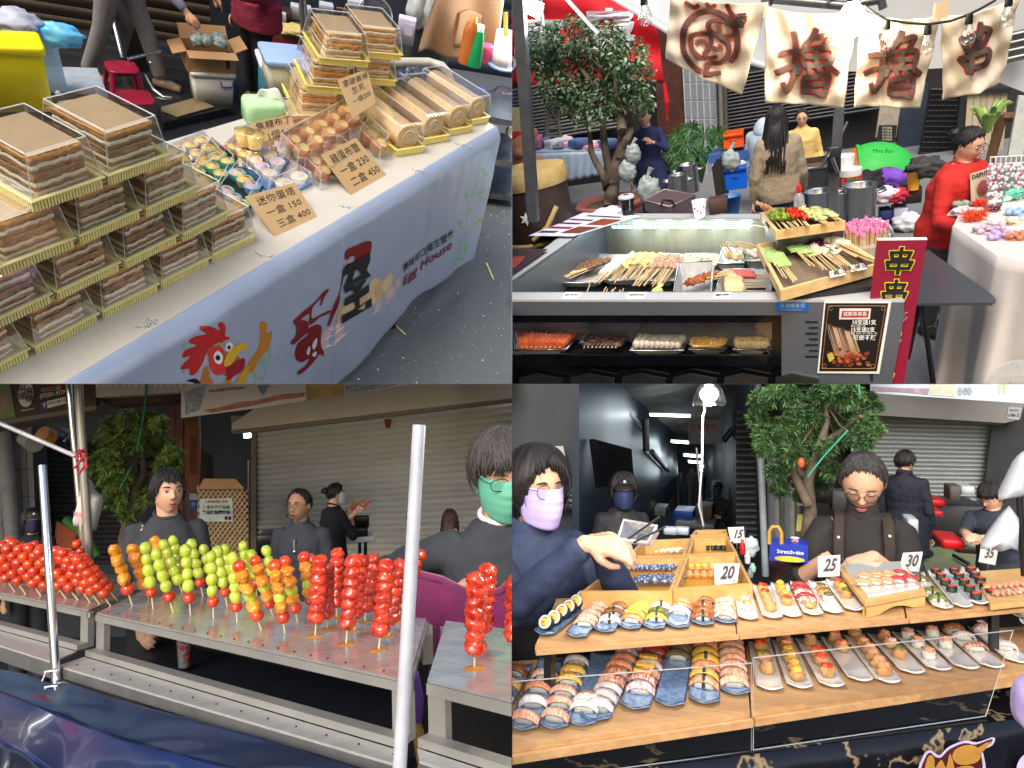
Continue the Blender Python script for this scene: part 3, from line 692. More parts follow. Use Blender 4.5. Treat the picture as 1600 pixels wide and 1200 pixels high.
for x,y in((725,325),(738,342),(722,380),(710,400),(750,262),(742,300),(724,300),(712,350),(400,560),(412,548),(392,585),(280,570),(276,535),(340,590)):
 for k in rg(4):
  an=rnd.u(0,6.28);leafp(x+rnd.u(-2,2),y+rnd.u(-3,3),an,rnd.u(7,14),rnd.u(1.5,2.6))
for P_ in(N('705 412 712 385 722 350 724 320 735 295 742 270'),N('402 598 408 570 412 545')):
 for a,b in zip(P_,P_[1:]):bprint(lf,[a,b,(b[0]+1.2,b[1]),(a[0]+1.2,a[1])],.0034)
part('bamboo_print',lf,None,bn,1)
ro=MB()
def rp(L,col,lift):ro.mat(M('print_'+col[0],C(*col[1]),.4,var=.06));bprint(ro,smp(zz(L,250,460,.75),3),lift)
RED_=('comb_red',(176,36,40));BR=('rooster_brown',(172,108,52));YE=('beak_yellow',(205,170,50))
rp(N('300 747 295 620 320 480 370 390 480 350 560 420 650 560 690 590 670 650 620 747'),BR,.003)
rp(N('490 320 495 240 460 200 425 215 440 270 380 240 300 235 280 262 335 300 250 315 195 345 190 375 250 395 170 430 135 480 150 500 200 490 130 570 130 600 190 590 195 640 240 630 300 540 350 430 470 360 525 345 515 320'),RED_,.004)
rp(N('350 470 390 410 470 420 480 500 490 600 430 640 370 600'),('wattle',(198,56,56)),.005)
rp(N('390 480 420 440 455 460 465 500 440 545 400 530'),('eye_white',(225,228,235)),.006)
rp(N('490 395 515 365 545 385 548 420 520 445 492 430'),('eye_white',(225,228,235)),.006)
rp(N('405 485 425 470 442 490 430 515 408 510'),('pupil',(20,40,60)),.007)
rp(N('503 400 518 390 530 405 518 425 503 420'),('pupil',(20,40,60)),.007)
rp(N('480 500 530 420 580 390 640 370 672 395 660 430 600 450 560 520 520 560 470 560'),YE,.0065)
rp(N('500 580 560 540 640 500 655 540 630 600 560 650 510 680'),('mouth',(150,30,46)),.0062)
rp(N('560 747 600 650 680 560 690 620 640 747'),('beak_low',(190,148,50)),.0061)
rp(N('680 620 690 540 760 440 790 330 785 215 830 205 852 240 848 300 890 280 880 380 830 470 770 540 740 610'),('wing',(178,118,50)),.004)
rp(N('50 747 100 735 165 747'),('tail',(26,26,32)),.004)
rp(N('165 690 240 668 290 720 292 747 250 747 225 705'),('tail',(26,26,32)),.004)
part('rooster_print',ro,None,bn,1)
sc_=MB();sc_.mat(M('scuffed_vinyl',(180,180,180),.8))
for x,y in((405,398),(222,508),(540,322),(648,266),(722,226),(232,502)):
 for k in rg(10):
  p=Q.P(x+rnd.u(-12,12),y-1,TZ);p=p+OUT*rnd.u(0,.02);sc_.box((p.x,p.y,TZ+rnd.u(-.006,.006)),(rnd.u(.004,.03),.004,.006),yaw=rnd.u(0,3),rot=None)
part('scuff_marks',sc_,None,tc,1,kind='stuff')
tray_y=M('tray_yellow',(222,214,150),.35,var=.04,rv=.04)
tray_y2=M('tray_yellow_warm',(232,216,124),.35,var=.04,rv=.03)
sug=M('cake_top',(214,190,152),.9,var=.07,scale=30,bump=.3,bsc=90,rv=.05)
crust=M('cake_crust',(222,164,90),.8,var=.25,scale=30,bump=.5,bsc=80,rv=.08)
fill_d=M('cake_filling',(160,124,90),.8,var=.4,scale=40,bump=.5,bsc=90,rv=.12)
cream=M('cake_cream',(226,214,190),.7,var=.08,scale=20,rv=.04)
def layers(mb,W,L,H,n,warm=0,seed=0):
 for i in rg(n):
  z0,z1=H*i/n,H*(i+1)/n;k=i%2
  if i==n-1:mm=crust
  elif i<=1 or i%4==3:mm=cream
  else:mm=(crust if warm or i%3==1 else fill_d)if k else(fill_d if not warm else crust)
  mb.mat(mm);nx,ny=12,10;ring=[]
  def rag(x,y):
   return.0045*noise.noise(V3(x*90+seed,y*90,i*3.1))+(.003 if k else 0)
  outl=[(-W/2+W*j/nx,0,0,-1)for j in rg(nx)]+[(W/2,L*j/ny,1,0)for j in rg(ny)]+[(W/2-W*j/nx,L,0,1)for j in rg(nx)]+[(-W/2,L-L*j/ny,-1,0)for j in rg(ny)];vs=[];c=len(outl)
  for zh_,e in((z0,-.0012),(lp_(z0,z1,.5),.0012),(z1,-.0012)):
   for x,y,ax,ay in outl:
    r_=rag(x,y)-e*0-(0 if abs(e)>.01 else-e);dz=.0035*noise.noise(V3(x*40+seed,y*40,i*.6));vs.append((x+ax*r_,y+ay*r_,zh_+(dz if 0<zh_<H*.99 else 0)))
  fs=[(r0*c+j,r0*c+(j+1)%c,(r0+1)*c+(j+1)%c,(r0+1)*c+j)for r0 in(0,1)for j in rg(c)];mb.add(vs,fs,0)
 mb.mat(sug);mb.sh(lambda u,v:(-W/2+W*u,L*v,H+.001+.0006*noise.noise(V3(u*8,v*8,seed))),8,8)
EDGE=clear('lid_edge',body=.55,bodycol=(.9,.93,.95),base=.3)  # whitish colour paints the edge highlights along clear lids and rims
def edge_hi(mb,P8,r_=.0016):
 mb.mat(EDGE)
 for i in rg(4):mb.tb([P8[i],P8[(i+1)%4]],r_,4,cap=0);mb.tb([P8[i],P8[i+4]],r_*.8,4,cap=0)
LIDTOP=clear('lid_top_shiny',base=.2,rough=.1)
def cake_box(W,L,H,label,warm=0,traym=tray_y,seed=0):
 t=thg('cake_box',label,'cake box',(0,0,0),0,'clear boxes of layered cake stacked on the table');tr=MB();th=H*.22;tr.rb((0,L/2,.004),(W*.93,L*.95,.008),.012);prof=[]
 for sx_,sy_,dx,dy in((0,-1,1,0),(1,0,0,1),(0,1,1,0),(-1,0,0,1)):
  n=22 if dx else 30;ln=W if dx else L
  for j in rg(n):
   f=(j+.5)/n-.5
   if dx:c=(f*ln*.95,L/2+sy_*L/2*.965,th/2)
   else:c=(sx_*W/2*.965,L/2+f*ln*.97,th/2)
   tr.box(c,(ln/n*.62 if dx else.004,ln/n*.62 if dy else.004,th))
 for sy_ in(-1,1):tr.box((0,L/2+sy_*L/2*.975-sy_*.004,th/2),(W*.95,.0025,th));tr.box((0,L/2+sy_*(L/2),th),(W*1.04,.009,.003))
 for sx_ in(-1,1):tr.box((sx_*(W/2*.975-.004),L/2,th/2),(.0025,L*.95,th));tr.box((sx_*W/2,L/2,th),(.009,L*1,.003))
 pB('tray',tr,traym);ck=MB();layers(ck,W*.7,L*.8,H*.8,10 if not warm else 9,warm,seed)
 for i in rg(len(ck.v)):v=ck.v[i];ck.v[i]=(v[0],v[1]+L*.1,v[2]+.011)
 pB('cake',ck);ld=MB();ld.mat(CLEAR);ins=.8;a=[(-W/2,0),(W/2,0),(W/2,L),(-W/2,L)];lo=[(x,y,th+.002)for x,y in a];hi=[(x*ins,L/2+(y-L/2)*.88,H)for x,y in a];hm=[(x*(ins+.04),L/2+(y-L/2)*.91,H*.93)for x,y in a];ld.add(lo+hm+hi,[(i,(i+1)%4,4+(i+1)%4,4+i)for i in rg(4)]+[(4+i,4+(i+1)%4,8+(i+1)%4,8+i)for i in rg(4)],0);ld.mat(LIDTOP);ld.add(hi,[(0,1,2,3)],0);edge_hi(ld,hi+lo);pB('lid',ld);return t
BW,BL,BH=.1*K,.118*K,.071*K
protos=[cake_box(BW*.97,BL,BH,'proto',0,tray_y,s_)for s_ in(0,5,11)]
rows=[(.8,[.319,.424,.529,.634,.739],'bottom'),(.8,[.262,.365,.47,.575,.68],'second'),(.8,[.305,.41,.515,.62],'third'),(.8,[.465,.57],'top')]
used=set();k=0
for lv,(_,ts,nm)in en(rows):
 z=TZ+lv*.0675*K
 for i,t_ in en(ts):
  base=(E1*(t_+.05)+NN*-.757)*K;jx=rnd.u(-.006,.006);yw=YW+R(rnd.u(-3,3));src=protos[k%3];lab='layered cake box, %s from the left in the %s row of the stepped pile'%(ORD[i],nm)
  if k<3:o=src;move(o,(base.x,base.y,z),yw);o['label']=lab
  else:o=dup(src,(base.x,base.y,z),yw,lab)
  k+=1
wp=cake_box(.2,.26,.125,'proto',1,tray_y2,3)
pile=[(500,186,0,'lowest box of golden layered cake in the back pile'),(560,160,0,'lowest box of golden cake at the right of the back pile'),(518,147,1,'golden layered cake box on the second level behind the kraft sign'),(583,133,1,'golden cake box on the second level at the right of the back pile'),(538,104,2,'golden layered cake box near the top of the back pile, left'),(592,93,2,'golden layered cake box near the top of the back pile, right')]
P0=Q.P(494,180,TZ);PU=V3(cos(R(12)),sin(R(12)),0);PV=V3(-PU.y,PU.x,0)
for i,(x,y,lv,lab)in en(pile):
 z=TZ+.11*lv+.03;b=Q.P(x,y,z);o=wp if i==0 else dup(wp,(0,0,0),0,lab)
 if i==0:o['label']=lab
 move(o,(b.x,b.y,z),R(10+rnd.u(-2,2)))
for i,(x,y,lab)in en(((480,205,'flat box of pale pastry under the golden cake pile, partly hidden by egg trays'),)):
 b=Q.P(x,y,TZ);dup(wp,(b.x,b.y,TZ),R(20),lab,scale=(.9,.7,.5))
rollm=M('sponge_roll',(228,196,150),.85,var=.14,scale=30,bump=.5,bsc=140,rv=.1)
def roll_box():
 t=thg('roll_box','x','cake box',(0,0,0),0,'clear boxes of swiss roll standing in a row');W,L,H=.145,.36,.13;tr=MB();tr.rb((0,L/2,.004),(W*.95,L*.97,.008),.01)
 for sx_ in(-1,1):
  for j in rg(30):tr.box((sx_*W*.48,L*(j+.5)/30,.016),(.004,L/30*.6,.03))
  tr.box((sx_*(W*.47),L/2,.016),(.002,L*.96,.03));tr.box((sx_*W*.5,L/2,.031),(.012,L,.003))
 for y in(0,L):tr.box((0,y+(.004 if y==0 else-.004),.016),(W*.95,.004,.03));tr.box((0,y,.031),(W*1.02,.012,.003))
 pB('tray',tr,tray_y2);rl=MB();n=22;rl.sh(lambda u,v:(cos(2*PI*u)*.055*(1+.02*sin(v*9)),L*.07+L*.86*v,.066+sin(2*PI*u)*.052),n,12)
 for y in(L*.07,L*.93):
  rl.add([(cos(2*PI*j/n)*.055,y,.066+sin(2*PI*j/n)*.052)for j in rg(n)],[tuple(rg(n))])
 pB('sponge_roll',rl,rollm);cr_=MB();cr_.tb([(.03*cos(a)*(1-a/14),L*.069,.066+.03*sin(a)*(1-a/14))for a in[i*.5 for i in rg(22)]],.005,5);pB('cream_swirl',cr_,cream);ld=MB();ld.mat(CLEAR);a=[(-W/2,0),(W/2,0),(W/2,L),(-W/2,L)];lo=[(x,y,.033)for x,y in a];hm=[(x*.9,L/2+(y-L/2)*.94,H*.93)for x,y in a];hi=[(x*.82,L/2+(y-L/2)*.91,H)for x,y in a];ld.add(lo+hm+hi,[(i,(i+1)%4,4+(i+1)%4,4+i)for i in rg(4)]+[(4+i,4+(i+1)%4,8+(i+1)%4,8+i)for i in rg(4)],0);ld.mat(LIDTOP);ld.add(hi,[(0,1,2,3)],0);edge_hi(ld,hi+lo);pB('lid',ld);return t
rb=roll_box()
for i,(x,y)in en(N('628 246 668 228 705 214 735 199')):
 b=Q.P(x+12,y-4,TZ);lab='swiss roll in a clear box, %s'%('frontmost of the slanted row near the table corner','second from the front of the slanted row','third from the front of the slanted row','last of the slanted row by the grey rail')[i]
 if i==0:move(rb,b,R(28));rb['label']=lab
 else:dup(rb,b,R(28+i*1.5),lab)
tart_c=M('tart_custard',(238,204,120),.35,var=.14,scale=40,rv=.1,coat=.3)
tart_p=M('tart_pastry',(222,184,128),.7,var=.12,scale=40)
foil_g=M('cup_green',(120,190,150),.4,var=.1);foil_b=M('cup_blue',(90,170,205),.4,var=.1);paperw=M('cup_white',(235,228,218),.6)
purple=M('tart_taro',(206,178,200),.6,var=.15,scale=50);brn=M('caramel_spot',(170,104,44),.4,var=.3)
def tart_box(pf,pl,pr_,nx,ny,cup,top,label,tray=None,r_=.03,spot=1):
 a,b,c=Q.P(*pf,TZ),Q.P(*pl,TZ),Q.P(*pr_,TZ);t=thg('tart_box',label,'tart box',a,0,'clear boxes of small tarts');u=(c-a);v=(b-a);bs=MB();bs.pz([(a-u*.03-v*.03),(a+u*1.03-v*.03),(a+u*1.03+v*1.03),(a-u*.03+v*1.03)],TZ,TZ+.012);pA('tray',bs,tray or BLK);rr=sqrt(u.cross(v).length/(nx*ny))*.46;cu_=None;me_c=me_t=None
 for i in rg(nx):
  for j in rg(ny):
   p=a+u*((i+.5)/nx)+v*((j+.5)/ny);cup_=MB();cup_.lt([(rr*.72,0),(rr,.026),(rr*.96,.028),(rr*.86,.022)],16);f=MB();f.mat(top if not callable(top)else top(i,j));f.lt([(rr*.9,.02),(rr*.72,.028),(rr*.3,.033),(.0005,.034)],14)
   if spot:f.mat(brn);f.bl((rr*.15,rr*.1,.032),rr*.3,7,4,(1.2,.8,.3))
   for mb_ in(cup_,f):
    mb_.v=[(x+p.x,y+p.y,z+TZ+.012)for x,y,z in mb_.v]
   tt=pA('tart',cup_,cup if not callable(cup)else cup(i,j));part('filling',f,None,tt);fo=bpy.data.objects[tt.children[0].name]if tt.children else None
   if fo:fo.data.transform(TL[t.name].inverted())
 ld=MB();h=.052;A4=[a-u*.02-v*.02,a+u*1.02-v*.02,a+u*1.02+v*1.02,a-u*.02+v*1.02];cc=(a+(u+v)/2);lo=[(p.x,p.y,TZ+.012)for p in A4];hi=[(cc.x+(p.x-cc.x)*.93,cc.y+(p.y-cc.y)*.93,TZ+h)for p in A4];ld.add(lo+hi,[(i,(i+1)%4,4+(i+1)%4,4+i)for i in rg(4)]+[(4,5,6,7)],0);ld.mats=[CLEAR];edge_hi(ld,hi+lo,.0013);pA('lid',ld)
tart_box((296,288),(264,246),(352,262),3,3,paperw,tart_c,'clear box of nine small egg tarts in white cups, nearest the back edge')
tart_box((335,322),(298,288),(366,262),3,3,foil_g,tart_c,'box of custard tarts in green cups beside the cake pile')
tart_box((372,355),(336,322),(408,296),2,3,lambda i,j:foil_b if(i+j)%2 else foil_g,lambda i,j:(tart_c,purple,cream)[(i+2*j)%3],'box of pastel tarts in blue and green cups at the table edge')
tart_box((385,268),(352,243),(420,232),3,2,tart_p,tart_c,'box of yellow custard tarts with pastry rims behind the blue tray')
tart_box((420,300),(386,268),(455,245),3,3,paperw,lambda i,j:purple if(i+j)%2 else cream,'box of white and taro topped tarts on a blue tray',M('tray_blue',(96,140,205),.4),spot=0)
tart_box((440,312),(422,300),(486,290),2,1,paperw,cream,'pair of pale tarts at the tip of the blue tray',M('tray_blue',(96,140,205),.4),spot=0)
shell=M('eggshell_brown',(196,140,100),.55,var=.12,scale=30,bump=.15,bsc=120,rv=.12)
pudd=M('egg_pudding',(232,208,140),.4,var=.08)
def egg_tray(pf,pl,pr_,nx,ny,label,z0=0):
 a,b,c=Q.P(*pf,TZ+z0),Q.P(*pl,TZ+z0),Q.P(*pr_,TZ+z0);t=thg('egg_tray',label,'egg tray',a,0,'clear trays of egg puddings in brown shells');u=(c-a);v=(b-a);rr=min(u.length/nx,v.length/ny)*.46
 for i in rg(nx):
  for j in rg(ny):
   p=a+u*((i+.5)/nx)+v*((j+.5)/ny);rot=rot_(rnd.u(-6,6),3,'Z')@Mx.Rotation(R(28+rnd.u(-5,5)),3,V3(E1.x,E1.y,0));e=MB();e.mat(shell);prof=[(rr*sin(th),-rr*1.15*cos(th))for th in[PI*k/10 for k in rg(0,7)]]+[(rr*.72,rr*.82),(rr*.66,rr*.8),(rr*.62,rr*.66)];e.lt(prof,14);e.v=[tuple(rot@Vc(q_)+V3(p.x,p.y,TZ+z0+rr*1.1))for q_ in e.v];eo=pA('eggshell',e);f=MB();f.mat(pudd);f.disc((0,0,rr*.68),rr*.64,14);f.v=[tuple(rot@Vc(q_)+V3(p.x,p.y,TZ+z0+rr*1.1))for q_ in f.v];me=f.mesh('pudding');me.transform(TL[t.name].inverted());part('pudding',me,None,eo)
 ld=MB();h=rr*2.3;A4=[a-u*.03-v*.03,a+u*1.03-v*.03,a+u*1.03+v*1.03,a-u*.03+v*1.03];cc=a+(u+v)/2;lo=[(p.x,p.y,TZ+z0+.002)for p in A4];hi=[(cc.x+(p.x-cc.x)*.95,cc.y+(p.y-cc.y)*.95,TZ+z0+h)for p in A4];ld.add(lo+hi,[(i,(i+1)%4,4+(i+1)%4,4+i)for i in rg(4)]+[(4,5,6,7)],0);ld.mats=[CLEAR];edge_hi(ld,hi+lo,.0013);pA('lid',ld)
egg_tray((476,272),(446,232),(545,232),4,2,'clear tray of puddings in brown eggshells, behind the caramel pudding sign')
egg_tray((466,262),(440,235),(565,200),5,2,'upper tray of eggshell puddings stacked below the golden cakes',.05)
egg_tray((500,296),(472,268),(556,262),3,2,'front tray of eggshell puddings, left of the kraft price sign')
egg_tray((590,262),(560,232),(604,240),1,2,'end of a tray of eggshell puddings right of the price sign')
def sign(pts,lines,label,lift=0,stand=1):
 bl,br=Q.P(*pts[0],TZ+lift),Q.P(*pts[1],TZ+lift)
 def on(px,py):
  n=(br-bl).cross(UPV).normalized();d=Q.ray(px,py);o=zv(Q.H);k_=(bl-o).dot(n)/d.dot(n);return o+d*k_
 e=(br-bl).normalized();back=V3(-e.y,e.x,0)
 if back.y<0:back=-back
 UPV=(zv(1)*.55+back*.83).normalized();tr,tl=on(*pts[2]),on(*pts[3]);t=thg('price_sign',label,'price sign',bl,0,'handwritten kraft price signs');pA('card',MB().pn([bl,br,tr,tl],.004),SIGNB);m=MB().mat(INK);n=(br-bl).cross(tl-bl).normalized()
 if n.z<0:n=-n
 for txt,u,v,s_ in lines:
  vs,fs=glyphs(txt,-.004,.1,'CENTER')
  def mp_(x,y):
   uu=u+x*s_[0];vv=v+y*s_[1];return bl.lerp(br,uu).lerp(tl.lerp(tr,uu),vv)+n*.0016
  m.add([mp_(x,y)for x,y in vs],fs,0)
 pA('handwriting',m)
sign(N('419 246 467 225 455 178 392 192'),[('焦糖布丁',.5,.83,(.23,.26)),('1個40',.5,.5,(.25,.27)),('買5送',.55,.18,(.25,.27))],'kraft card sign for caramel pudding at forty each, left of the egg trays',.02)
sign(N('430 370 496 339 460 285 383 307'),[('迷你蛋塔',.5,.8,(.2,.22)),('一盒 150',.5,.5,(.2,.2)),('三盒 400',.55,.2,(.2,.2))],'kraft card sign for mini egg tarts propped at the table edge')
sign(N('549 305 604 273 556 215 502 242'),[('雞蛋布蕾',.5,.8,(.2,.22)),('一盒 230',.5,.5,(.21,.22)),('二盒 450',.55,.2,(.21,.22))],'kraft card sign for egg brulee in front of the eggshell trays')
sign(N('552 184 588 160 574 108 528 124'),[('拿破崙捲',.5,.82,(.22,.2)),('生乳',.5,.58,(.26,.2)),('一條200',.52,.32,(.2,.18))],'kraft card sign for cream roll standing against the golden cakes',.17)
for i,(x,y,lv)in en(((380,248,0),(395,252,0),(382,226,1),(398,230,1),(433,186,0))):
 b=Q.P(x,y,TZ+.06*lv);t=thg('pudding_cup',['front left pudding cup of the small stack by the caramel sign','front right pudding cup of the small stack by the caramel sign','upper left pudding cup of the small stack','upper right pudding cup of the small stack, touching the sign','lone pudding cup in front of the tissue pack'][i],'pudding cup',b,0,'clear cups of yellow pudding');pB('cup',MB().lt(N('.026 0 .035 .055 .034 .056 .0335 .056'),16),CLEAR);pB('pudding',MB().lt(N('.025 .002 .033 .05 .001 .05'),16),tart_c)
t=thg('tissue_pack','green and white soft tissue pack with a tissue pulled out','tissue pack',Q.P(415,190,TZ),R(15))
m=MB().mat(M('pack_green',(176,222,168),.4,var=.2,scale=10));m.rb((0,.03,.04),(.16,.12,.08),.03);pB('pack',m)
m=MB().mat(WHT);m.tk(lambda u,v:((u-.5)*.12+.03,.03+.02*sin(u*6),.075+.05*v*sin(PI*u)+.01*sin(u*12)),12,5,.002);pB('tissue',m)
m=MB();pr2=N('320 243 330 232 352 226 368 230 366 240 350 247 342 252 330 250')
m.pz([Q.P(*p,TZ+.003)for p in smp(pr2,3)],TZ+.0005,TZ+.002)
part('red_print',m,M('print_red_top',(196,72,56),.5),tc,1)
SZ=.72
t=thg('cooler_box','teal cooler box with a white lid behind the tissue pack','cooler',Q.P(440,185,TZ-.25),R(8))
pB('tub',MB().rb((0,.12,.16),(.24,.24,.32),.02),M('teal_plastic',(24,132,158),.35))
pB('lid',MB().rb((0,.12,.335),(.28,.27,.03),.02),WHT)
zt=TZ-.25+.35*.72
b=Q.P(462,152,zt)
t=thg('storage_tub','clear square food tub with a blue lid on top of the cooler','tub',(b.x,b.y,zt),R(10))
pB('tub',MB().rb((0,.14,.09),(.3,.26,.18),.03,taper=1.05,top=0),M('frosted_plastic',(214,212,190),.35,trans=.3,ior=1.2,var=.05))
pB('lid',MB().rb((0,.14,.19),(.35,.3,.03),.03),M('lid_blue',(150,176,228),.35,var=.05))
SZ=.66
t=thg('foam_board','flat white foam box lid lying behind the cake pile','foam lid',Q.P(140,180,.55))
m=MB();slab(m,N('85 165 92 158 148 150 160 153 207 177 206 186 112 209 101 206 83 176'),.55,.05)
pA('slab',m,M('foam_white',(214,224,236),.7,var=.04,bump=.3,bsc=150))
m=MB();b=Q.P(150,185,.5);m.rb((b.x,b.y+.05,.25),(.5,.4,.5),.03);pA('crate',m,BLK)
yel=M('yellow_tarp',(246,226,20),.45,var=.05,scale=5,bump=.5,bsc=14)
B0=Q.P(87,184,.55)
t=thg('delivery_box','bright yellow insulated delivery box with black bottom trim','delivery box',B0,R(18))
hz_=Q.ztop(B0,84)/SZ
pB('box_body',MB().rb((-.3,.12,hz_/2+.02),(.6,.24,hz_-.04),.03,top=1),yel)
pB('lid',MB().rb((-.3,.12,hz_+.012),(.63,.27,.05),.03),yel)
pB('bottom_trim',MB().rb((-.3,.12,0),(.605,.245,.05),.03),BLK)
m=MB().box((-.34,-.003,hz_*.45),(.02,.004,hz_*.8));m.box((-.45,-.003,hz_*.62),(.2,.004,.01));pB('seam',m,M('yellow_dark',(150,140,30),.6))
m=MB();b=Q.P(80,200,.5);m.rb((b.x-.05,b.y+.1,.25),(.34,.3,.5),.04)
sgl('red_crate',m,M('red_plastic',(200,30,44),.35),'red plastic crate peeping out between the yellow box and the foam lid','crate',loc=(b.x,b.y,0),ab=1)
b=Q.P(78,160,.45)
t=thg('water_jug','translucent bluish water container with a tap standing behind the yellow box','water container',b,R(15))
h_=Q.ztop(b,62)/SZ
jug=clear('jug_plastic',rough=.25,body=.62,bodycol=C(186,214,230),base=.08)
pB('container',MB().rb((0,.1,h_*.48),(.26,.24,h_*.92),.08,n=5,taper=.86),jug)
pB('cap',MB().lt([(.04,h_*.9),(.04,h_*.99),(.001,h_)],14,(0,.1,0)),M('pink_cap',(190,120,120),.4))
m=MB().tb([(.06,-.02,.08),(.06,-.06,.08)],.018,10);m.tb([(.06,-.055,.085),(.06,-.06,.04)],.01,8);pB('tap',m,WHT)
b=Q.P(110,78,.72)
t=thg('folding_table','small folding table with a steel edge holding the blue bag','table',(b.x,b.y,0),R(16))
pB('tabletop',MB().box((-.2,.3,.715),(.8,.6,.02)),M('table_grey',(150,160,170),.5))
pB('edge_trim',MB().box((-.2,-.008,.715),(.82,.012,.028)),STL)
for sx_ in(-.5,.12):
 pB('leg',MB().tb([(sx_,0,.7),(sx_+.35,.3,0)],.011,8),STD);pB('leg',MB().tb([(sx_+.35,0,.7),(sx_,.3,0)],.011,8),STD)
b2=Q.P(92,72,.73)
m=MB();crm(m,(0,0,.07),.105,(1.35,.8,.7),3);sgl('plastic_bag',m,M('blue_bag',(60,150,220),.3,var=.3,scale=8,col2=(120,200,225)),'bright blue printed plastic bag on the folding table','bag',loc=b2)
b2=Q.P(30,66,.73)
m=MB().lt(N('.09 0 .12 .12 .11 .12'),18);crm(m,(0,0,.13),.13,(1.1,.9,.55),9)
sgl('plastic_tub',m,M('milky_plastic',(196,200,218),.3,trans=.2,ior=1.2),'milky plastic bag bunched over a clear tub at the left edge','tub',loc=b2)
def stool(label,px,py,h=.5,s=1):
 b=Q.P(px,py,PZ);t=thg('plastic_stool',label,'stool',b,R(20),'maroon plastic stools');mm=M('maroon_plastic',(132,22,46),.3,var=.08);pB('seat',MB().rb((0,0,h*s),(.24*s,.24*s,.035),.06,n=4),mm)
 for sx_ in(-1,1):
  for sy_ in(-1,1):
   pB('leg',MB().tb([(sx_*.095*s,sy_*.095*s,h*s-.01),(sx_*.15*s,sy_*.15*s,0)],[.028*s,.024*s],8,flat=.5,up=(sx_,sy_,0)),mm)
 for k_ in rg(4):
  a0,a1=R(45+90*k_),R(135+90*k_);r_=.185*s;pB('brace',MB().tb([(r_*cos(a0),r_*sin(a0),.17*s),(r_*cos(a1),r_*sin(a1),.17*s)],.014*s,6),mm)
 return t
stool('maroon plastic stool on the black step beside the leaning chair frames',200,182,.42)
b=Q.P(232,240,0)
t=stool('maroon plastic stool half hidden behind the top cake box',225,270,.6)
t=thg('folding_chair','black folding chairs with steel tubes leaning on the shutter','chair',Q.P(200,110,PZ))
for(x0,y0,x1,y1)in((164,-20,192,92),(221,-20,236,100)):
 a=Q.P(x1,y1,PZ+.15);tp_=Q.D(x0,y0,a.y+.35);pA('tube',MB().tb([a,tp_],.014,8),STL)
for i in rg(9):
 y_=30+i*7;a=Q.D(176+i*2.3,y_,Q.P(192,92,PZ).y-.02);pA('hook',MB().tb([a,a+V3(.07,-.03,.05)],.006,6),STL)
m=MB();a=Q.D(172,-10,5.1);b_=Q.D(225,-10,5.1);c_=Q.P(232,112,PZ);d_=Q.P(190,112,PZ)
m.pn([d_,c_,b_,a],.02);pA('seat_panel',m,M('chair_vinyl',(28,27,28),.5))
m=MB();a=Q.P(245,135,PZ);m.tb([Q.P(228,118,PZ+.05),Q.P(240,140,PZ+.02),Q.P(255,152,PZ),Q.P(268,153,PZ)],.012,8)
m.tb([Q.P(200,92,PZ+.3),Q.P(250,80,PZ+.3)],.01,8);pA('tube',m,STL)
def carton(label,b,yaw,W,D_,H,flaps=1,m_=CARDB,open_=1,name='carton',catn='cardboard box',grp=None):
 t=thg(name,label,catn,b,yaw,grp);th=.008
 for nm,c,d in(('side',(0,-D_/2,H/2),(W,th,H)),('side',(0,D_/2,H/2),(W,th,H)),('side',(-W/2,0,H/2),(th,D_-th-.001,H)),('side',(W/2,0,H/2),(th,D_-th-.001,H)),('bottom',(0,0,th/2+.001),(W-th*2.2,D_-th*2.2,th))):
  m=MB().box(c,d);pB(nm,m,m_)
 if flaps:
  for sy_,ang in((-1,28),(1,40)):
   m=MB();dd=V3(0,sy_*cos(R(ang)),sin(R(ang))*(1 if sy_>0 else-.25))*D_*.48;a=V3(-W/2,sy_*D_/2,H);b_=V3(W/2,sy_*D_/2,H);m.pn([a,b_,b_+dd,a+dd],.006);pB('flap',m,m_)
  for sx_ in(-1,1):
   m=MB();dd=V3(sx_*.8,0,.35 if sx_>0 else-.2).normalized()*D_*.4;a=V3(sx_*W/2,-D_/2,H);b_=V3(sx_*W/2,D_/2,H);m.pn([a,b_,b_+dd,a+dd],.006);pB('flap',m,m_)
 return t
carton('low open brown carton of bottles behind the water jug',Q.P(118,150,PZ),R(30),.26,.22,.12,0,M('carton_tan',(150,122,80),.85))
bx=Q.P(335,162,PZ)
t=thg('storage_bin','white plastic storage bin with a blue handle on the black step','storage bin',bx,R(12))
pB('tub',MB().rb((0,.12,.13),(.34,.26,.26),.03,taper=1.08,top=0),M('bin_white',(214,212,206),.35,var=.05))
pB('rim',MB().rb((0,.12,.275),(.4,.31,.03),.03),M('bin_white',(214,212,206),.35))
m=MB().tb([(.19,.02,.2),(.205,.02,.15),(.205,.2,.15),(.19,.2,.2)],.008,6);m.tb([(.06,-.015,.22),(.07,-.03,.17),(.16,-.03,.18),(.17,-.015,.22)],.007,6);pB('handle',m,M('blue_handle',(40,62,170),.4))
bb=V3(bx.x-.03,bx.y+.1,PZ+.295*.66)
t=carton('open brown carton with flaps spread, stacked on the white bin',bb,R(14),.42,.3,.18)
m=MB().mat(M('carton_print',(70,60,52),.8));m.text('EGG TARTS',(-.05,-.155,.14),(1,0,0),(0,0,1),.045,lift=.002);m.box((.14,-.156,.12),(.03,.002,.16));pB('printing',m)
m=MB();
for k_ in rg(5):crm(m,(rnd.u(-.12,.12),rnd.u(-.08,.08),.24),.06,(1,1,.9),k_)
pB('crumpled_plastic',m,M('grey_plastic_film',(150,170,170),.25,var=.2))
SZ=.7
greyt=M('trousers_grey',(122,120,124),.9,var=.1,scale=20,bump=.4,bsc=120)
sweat=M('sweatshirt_bluegrey',(104,106,130),.9,var=.08,scale=20,bump=.4)
